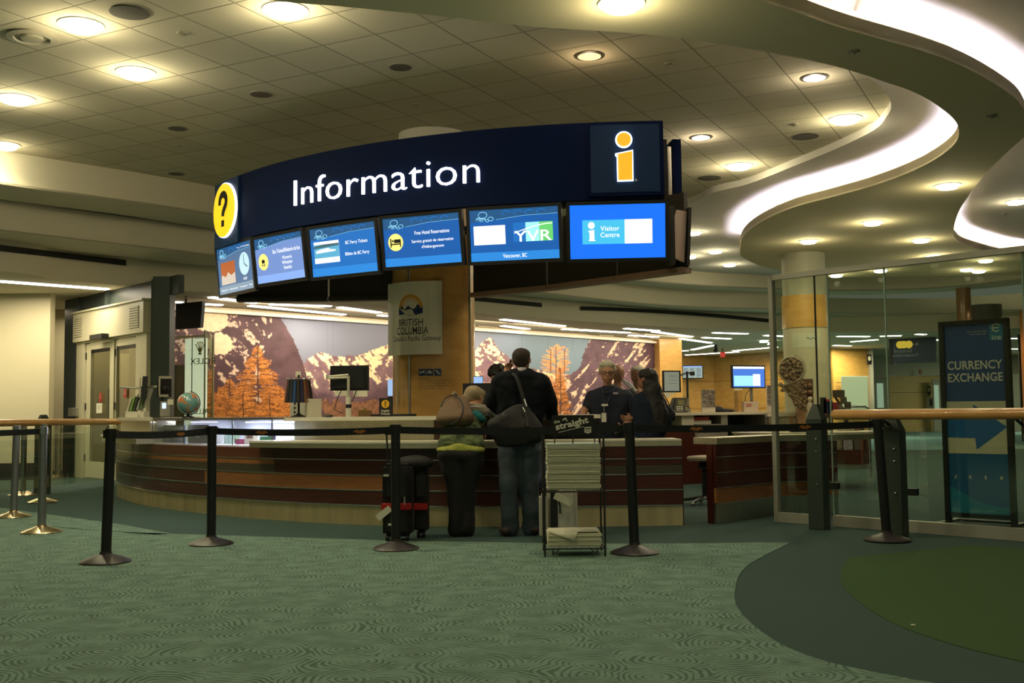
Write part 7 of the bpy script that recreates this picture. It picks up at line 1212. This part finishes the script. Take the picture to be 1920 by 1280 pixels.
t = thing('handbag', 'black handbag with a thin strap at the side of the long-haired person', 'handbag', G_(1254, 782, .1)); cloth('bag_body', [[(G_(1250, 768, .12), (.06, .05, .06)), (G_(1258, 780, .12), (.05, .05, .06))]], BAG, t, .006, 12, .012, 2); mb = MB(); mb.tube([G_(1238, 728, .06), G_(1252, 752, .1), G_(1262, 775, .12)], .005, 6); obj('strap', mb, BAG, t)
# ---------- people half hidden behind
def extra(px, py, d_, face, hair_mt, label, hair, coat, skin=SKIN, s_=.95, halfw=.2, curly=False):
    h = D(px, py, d_); r_ = thing('person', label, 'person', Vector((h.x, d_, 0))); hp, K = head_prims(h, face, s_=s_); x_ = h.x; zs = h.z-.215
    core = [[(Vector((x_, d_, zs)), (halfw*.7, .08, .05)), (Vector((x_, d_, zs-.45)), (.12, .09, .08))], [(Vector((x_, d_, zs-.45)), (.13, .1, .08)), (Vector((x_, d_, .76)), (.14, .1, .08))], [(Vector((x_, d_, zs)), .055), (h-Vector((0, 0, .09)), .05)]]
    for q in (-1, 1): core += chain((Vector((x_+q*.085, d_, .76)), .08), (Vector((x_+q*.085, d_, .42)), .053), (Vector((x_+q*.085, d_, .08)), .038)) + chain((Vector((x_+q*halfw*.8, d_, zs-.03)), .045), (Vector((x_+q*halfw*1.1, d_, zs-.28)), .038), (Vector((x_+q*halfw*.9, d_-.2, zs-.42)), .026)) + hand(Vector((x_+q*halfw*.9, d_-.2, zs-.42)), (-q*.3, -1, -.1), (-q, 0, 0), 0, .4, .9)
    body('body', core + hp, skin, r_, .012, 3)
    cloth('coat', [[(Vector((x_-halfw*.8, d_, zs-.03)), .07), (Vector((x_+halfw*.8, d_, zs-.03)), .07), (Vector((x_, d_, zs-.42)), (.16, .12, .1))], [(Vector((x_, d_, zs-.42)), (.16, .12, .1)), (Vector((x_, d_, .74)), (.17, .12, .08))]] + [c for q in (-1, 1) for c in chain((Vector((x_+q*halfw*.85, d_, zs-.04)), .066), (Vector((x_+q*halfw*1.1, d_, zs-.28)), .055), (Vector((x_+q*halfw*.93, d_-.17, zs-.40)), .042))], coat, r_, .008, 8, .016, 2)
    cloth('trousers', [c for q in (-1, 1) for c in chain((Vector((x_+q*.085, d_, .72)), .1), (Vector((x_+q*.09, d_, .4)), .075), (Vector((x_+q*.09, d_, .08)), .065))], TRO, r_, .005, 7, .02, 2)
    for q in (-1, 1): mb = MB(); mb.ball((x_+q*.09, d_-.03, .04), (.045, .12, .04), 12); obj('shoe', mb, BLACK, r_)
    if curly:
        P = [[(K(0, -.02, .04), (.10, .10, .085))]]; rg = random.Random(4); P += [[(K(.1*math.sin(a)*math.cos(b), -.02+.1*math.cos(a)*math.cos(b), .045+.09*math.sin(b)), .028)] for a, b in [(rg.uniform(0, 6.28), rg.uniform(-.3, 1.4)) for _ in range(40)]]
        obj('hair', blob('hair', P, .01, 1), hair_mt, r_)
    elif hair: obj('hair', blob('hair', [[(K(0, -.03, .05), (.088, .085, .075)), (K(0, .0, .07), (.082, .08, .05))]], .009, 2), hair_mt, r_)
    if face[1] < 0: eyes(K, r_)
    return r_, K
extra(1158, 701, 12.6, (.3, -1, -.1), mat('hair_thin', (.25, .2, .14), .8), 'person in a black jacket with white shoulder stripes, mostly hidden behind the white-haired person', False, mat('jacket_striped', (.02, .02, .02), .8), s_=.92)
r_, K = extra(1195, 703, 13.5, (-.8, -.5, -.1), HAIRW, 'pale-haired person in profile, almost hidden behind the long-haired person', True, mat('coat_grey', (.12, .12, .13), .8), s_=.92)
extra(933, 706, 11.9, (-.2, -1, -.2), HAIRK, 'person with dark curly hair working behind the wide black monitor', True, mat('coat_navy', (.01, .012, .03), .8), s_=.92, curly=True)
mb = MB(); mb.tube([D(1168, 713, 12.5), D(1182, 722, 12.45), D(1193, 735, 12.4)], [.02, .026, .02], 8); mb.tube([D(1172, 718, 12.45), D(1184, 728, 12.4)], .012, 8)
solo('shoulder_strap', mb, mat('stripe_white', (.6, .6, .6), .7), 'pale padded strap over the shoulder of the hidden person in a black jacket', 'strap')
# ================================================================== LUGGAGE
LUG = mat('luggage_black', (.008, .008, .009), .75, noise=(30, .4)); REDB = mat('luggage_red', (.42, .008, .006), .7)
def boxpart(nm, c, d, mt, root, bev=.02, rot=None): mb = MB(); mb.box(c, d, rot); return obj(nm, mb, mt, root, bevel=bev)
def suitcase(px0, px1, ytop, d_, label, dep=.24, red=True, handle=True):
    A, B = D(px0, 1004, d_), D(px1, 1004, d_); x0, x1 = A.x, B.x; zt_ = D((px0+px1)/2, ytop, d_).z; xc, W_s = (x0+x1)/2, x1-x0; t = thing('suitcase', label, 'suitcase', (xc, d_+dep/2, 0)); z = lambda py: D(xc*0+(px0+px1)/2, py, d_).z
    boxpart('body', (xc, d_+dep/2, .03+zt_/2-.015), (W_s, dep, zt_-.045), LUG, t, .03); boxpart('front_pocket', (xc, d_-.012, .03+(zt_)*.25), (W_s*.86, .05, zt_*.36), LUG, t, .015); boxpart('front_pocket', (xc, d_-.01, zt_*.72), (W_s*.8, .045, zt_*.34), LUG, t, .015)
    if red: boxpart('red_band', (xc, d_-.02, (z(943)+z(955))/2), (W_s*1.01, .09, z(943)-z(955)), REDB, t, .006)
    for q in (-1, 1): mb = MB(); mb.cyl((xc+q*(W_s/2-.04)-.015, d_+.03, .03), (xc+q*(W_s/2-.04)+.015, d_+.03, .03), .03, n=16); obj('wheel', mb, BLACK, t)
    if handle:
        hz_ = z(812); hx = x0+.02*0; mb = MB(); mb.tube([(x0+.03, d_+dep-.04, zt_-.05), (x0+.015, d_+dep-.04, hz_)], .008, 8); mb.tube([(x0+.10, d_+dep-.04, zt_-.05), (x0+.085, d_+dep-.04, hz_)], .008, 8); obj('telescopic_handle', mb, MATTE, t); mb = MB(); mb.tube([(x0+.0, d_+dep-.04, hz_), (x0+.10, d_+dep-.04, hz_)], .018, 10); obj('grip', mb, BLACK, t)
    return t, xc, W_s, z
t, xc, W_s, z = suitcase(717, 772, 868, 9.18, 'black upright suitcase with red band and white tag behind the middle queue post')
f = card(712, 735, 943, 970, 9.10, 9.10); g = Fr(f.p(.0, 0), Vector((.78, 0, .62)), (0, 0, 1)); mb = MB(); mb.fbox(g, -.02, .12, -.02, .035, -.002, .002); obj('luggage_tag', mb, PAPER, t); f = card(719, 729, 889, 893, 9.12); obj('badge', fb(f, 0, 1, 0, 1, -.003, .003), PAPER, t); f = card(728, 736, 981, 985, 9.12); obj('badge', fb(f, 0, 1, 0, 1, -.003, .003), PAPER, t); f = card(757, 760, 931, 946, 9.1); obj('zip_pull', fb(f, 0, 1, 0, 1, -.003, .003), SILV, t)
suitcase(776, 802, 872, 9.42, 'second black suitcase with a red band, partly hidden beside the first', handle=False)
mb = MB(); mb.ball(D(777, 868, 9.45), (.17, .12, .07), 20); o = solo('travel_bag', mb, LUG, 'soft black travel bag lying on top of the suitcases', 'bag')
x0, x1 = D(1013, 1004, 9.0).x, D(1084, 1004, 9.0).x; t = thing('suitcase', 'white suitcase with a navy bag strapped on, behind the newspaper rack', 'suitcase', ((x0+x1)/2, 9.05, 0)); WS = mat('luggage_white', (.55, .52, .45), .5)
zt_ = D(1045, 922, 9.0).z; xc = (x0+x1)/2; boxpart('shell', (xc+.03, 9.12, .03+(zt_)/2), ((x1-x0)-.06, .24, zt_-.0), WS, t, .03); boxpart('centre_seam', (xc-.04, 9.0, .03+zt_/2), (.06, .012, zt_-.02), BLACK, t, .002); boxpart('side_shell', (x0+.03, 9.05, .03+zt_/2-.02), (.07, .2, zt_-.06), WS, t, .02)
for q in (x0+.05, x1-.06): mb = MB(); mb.cyl((q-.015, 9.05, .03), (q+.015, 9.05, .03), .03, n=14); obj('wheel', mb, BLACK, t)
bgt = thing('travel_bag', 'navy travel bag on top of the white suitcase behind the newspaper rack', 'bag', (xc, 9.1, zt_)); cloth('bag_body', [[(Vector((x0+.05, 9.12, zt_+.09)), (.07, .1, .08)), (Vector((x1-.08, 9.12, zt_+.06)), (.08, .1, .06)), (Vector((xc-.05, 9.12, zt_+.20)), (.09, .08, .08))]], mat('bag_navy', (.012, .018, .05), .8), bgt, .006, 10, .013, 2)
f = card(1040, 1072, 928, 942, 8.96); g = Fr(f.p(0, f.H), Vector((.9, 0, -.42)), (0, 0, 1)); mb = MB(); mb.fbox(g, 0, .16, -.03, .03, -.002, .002); obj('luggage_tag', mb, PAPER, t); mb = MB(); mb.tube([D(1048, 940, 8.97), D(1050, 950, 8.97), D(1050, 962, 8.97)], .008, 8); obj('strap', mb, BLACK, t)
# ================================================================== NEWSPAPER RACK
ry0, ry1 = 8.09, 8.45; xl, xr = D(1022, 1040, ry0).x, D(1135, 1040, ry0).x; zt_ = D(1078, 828, ry0).z
t = thing('newspaper_rack', 'black wire newspaper rack with a small black header sign', 'rack', ((xl+xr)/2, ry0+.15, 0)); WIRE = mat('wire_black', (.01, .01, .01), .5)
for x_ in (xl, xr):
    for y__ in (ry0, ry1): mb = MB(); mb.tube([(x_, y__, 0), (x_, y__, zt_+.05)], .0075, 8); obj('leg', mb, WIRE, t)
ztop = D(1078, 778, ry1).z; zs0 = D(1078, 815, ry1).z
z1_, z2_ = D(1078, 919, ry0).z, D(1078, 1026, ry0).z
for zz in (z1_, z2_):
    mb = MB()
    for y__ in (ry0, ry1): mb.tube([(xl, y__, zz-.01), (xr, y__, zz-.01)], .006, 8)
    for x_ in (xl, xr): mb.tube([(x_, ry0, zz-.01), (x_, ry1, zz-.01)], .006, 8)
    for k in range(1, 8): x_ = xl+(xr-xl)*k/8; mb.tube([(x_, ry0, zz-.01), (x_, ry1, zz-.01)], .003, 6)
    obj('wire_shelf', mb, WIRE, t)
mb = MB(); zb = z2_-.01; xi = .06; mb.tube([(xl+xi, ry0, zb), (xl+xi, ry0, zb-.045)], .004, 6); mb.tube([(xr-xi, ry0, zb), (xr-xi, ry0, zb-.045)], .004, 6); mb.tube([(xl+xi, ry0, zb-.045), (xl+xi+.05, ry0, zb)], .004, 6); mb.tube([(xr-xi, ry0, zb-.045), (xr-xi-.05, ry0, zb)], .004, 6); obj('brace', mb, WIRE, t)
for px in (1040, 1074, 1115): x_ = D(px, 830, ry0+.01).x; mb = MB(); mb.tube([(x_, ry0+.01, D(1078, 831, ry0).z), (x_, ry0+.01, zs0+.02)], .004, 6); obj('back_wire', mb, WIRE, t)
f = card(1035, 1114, 778, 816, ry0+.02, ry0+.02); sg = obj('header_sign', fb(f, 0, 1, 0, 1, -.012, 0), MATTE, t)
g = Fr(f.p(f.W*.48, f.H*.55), Vector((1, 0, .22)), (0, 0, 1)); mb = MB(); mb.text('straight', g, 0, 0, h=f.H*.42, wd=f.W*.80, n0=.001, ext=.002, bold=.035); mb.tube([g.p(-f.W*.36, -f.H*.24, .003), g.p(f.W*.26, -f.H*.24, .003)], .002, 4); mb.text('the', g, -f.W*.34, f.H*.30, h=f.H*.16, n0=.001, ext=.002, bold=.02); mb.tube([g.p(-f.W*.20, f.H*.30, .003), g.p(-f.W*.12, f.H*.36, .003), g.p(-f.W*.10, f.H*.2, .003)], .006, 6); obj('lettering', mb, PAPER, sg)
mb = MB(); mb.fpoly(f, [(f.W*.77, f.H*.40), (f.W*.93, f.H*.42), (f.W*.93, f.H*.14), (f.W*.85, f.H*.08), (f.W*.77, f.H*.14)], .001, .003); bd = obj('badge', mb, PAPER, sg); mb = MB(); mb.text('FREE', f, f.W*.85, f.H*.32, h=f.H*.1, wd=f.W*.13, n0=.0035, ext=.001, bold=.02); mb.text('TAKE ONE', f, f.W*.85, f.H*.19, h=f.H*.05, wd=f.W*.12, n0=.0035, ext=.001); obj('badge_lettering', mb, BLACK, bd)
rg = random.Random(8)
NEWS = [mat('newsprint_%d' % k, c_, .85) for k, c_ in enumerate(((.66, .64, .47), (.60, .58, .43), (.70, .68, .52), (.5, .55, .48)))]
def bundle(z0, z1, label, k0=0, top=False, jut=0):
    t_ = thing('newspaper_stack', label, 'newspapers', ((xl+xr)/2, ry0+.16, z0), 'folded newspapers in the wire rack'); n = max(3, int((z1-z0)/.011)); h = (z1-z0)/n
    for i in range(n):
        mb = MB(); ox = rg.uniform(-.004, .004); oy = rg.uniform(-.006, .004); w2 = (xr-xl)-.05+rg.uniform(-.006, .006); c = Vector(((xl+xr)/2+ox, ry0+.165+oy, z0+h*(i+.5)))
        mb.box(c, (w2, .30, h*.9)); mb.tube([c + Vector((-w2/2, -.15, 0)), c + Vector((w2/2, -.15, 0))], h*.45, 8); obj('newspaper', mb, NEWS[(i*7+k0) % 3] if not (top and i >= n-2) else NEWS[3], t_)
    return t_
zA = [z1_, D(1078, 890, ry0).z, D(1078, 868, ry0).z, D(1078, 843, ry0).z, D(1078, 831, ry0).z]
for k, lab in enumerate(('lowest bundle of newspapers on the upper shelf of the wire rack', 'second bundle of newspapers from the bottom on the upper shelf of the rack', 'third bundle of newspapers on the upper shelf, under the top one', 'thin top bundle of newspapers with a bluish front page on the upper shelf')): bundle(zA[k]+.002, zA[k+1]-.001, lab, k, k == 3)
bundle(z2_+.002, D(1078, 1000, ry0).z, 'short bundle of newspapers on the bottom shelf of the rack', 1)
zz = D(1078, 1000, ry0).z; mb = MB(); V = [mb.bm.verts.new(q) for q in ((xl+.03, ry0+.02, zz+.012), (xr-.2, ry0+.02, zz+.02), (xl+.22, ry0-.03, zz-.05), )]; mb._f(V); V2 = [mb.bm.verts.new(q) for q in ((xl+.03, ry0+.02, zz+.008), (xr-.04, ry0+.02, zz+.010), (xr-.04, ry0+.3, zz+.012), (xl+.03, ry0+.3, zz+.010))]; mb._f(V2)
mo = solo('folded_newspaper', mb, NEWS[2], 'loose newspaper with a drooping corner on the bottom bundle', 'newspaper'); sd_ = mo.modifiers.new('s', 'SOLIDIFY'); sd_.thickness = .003
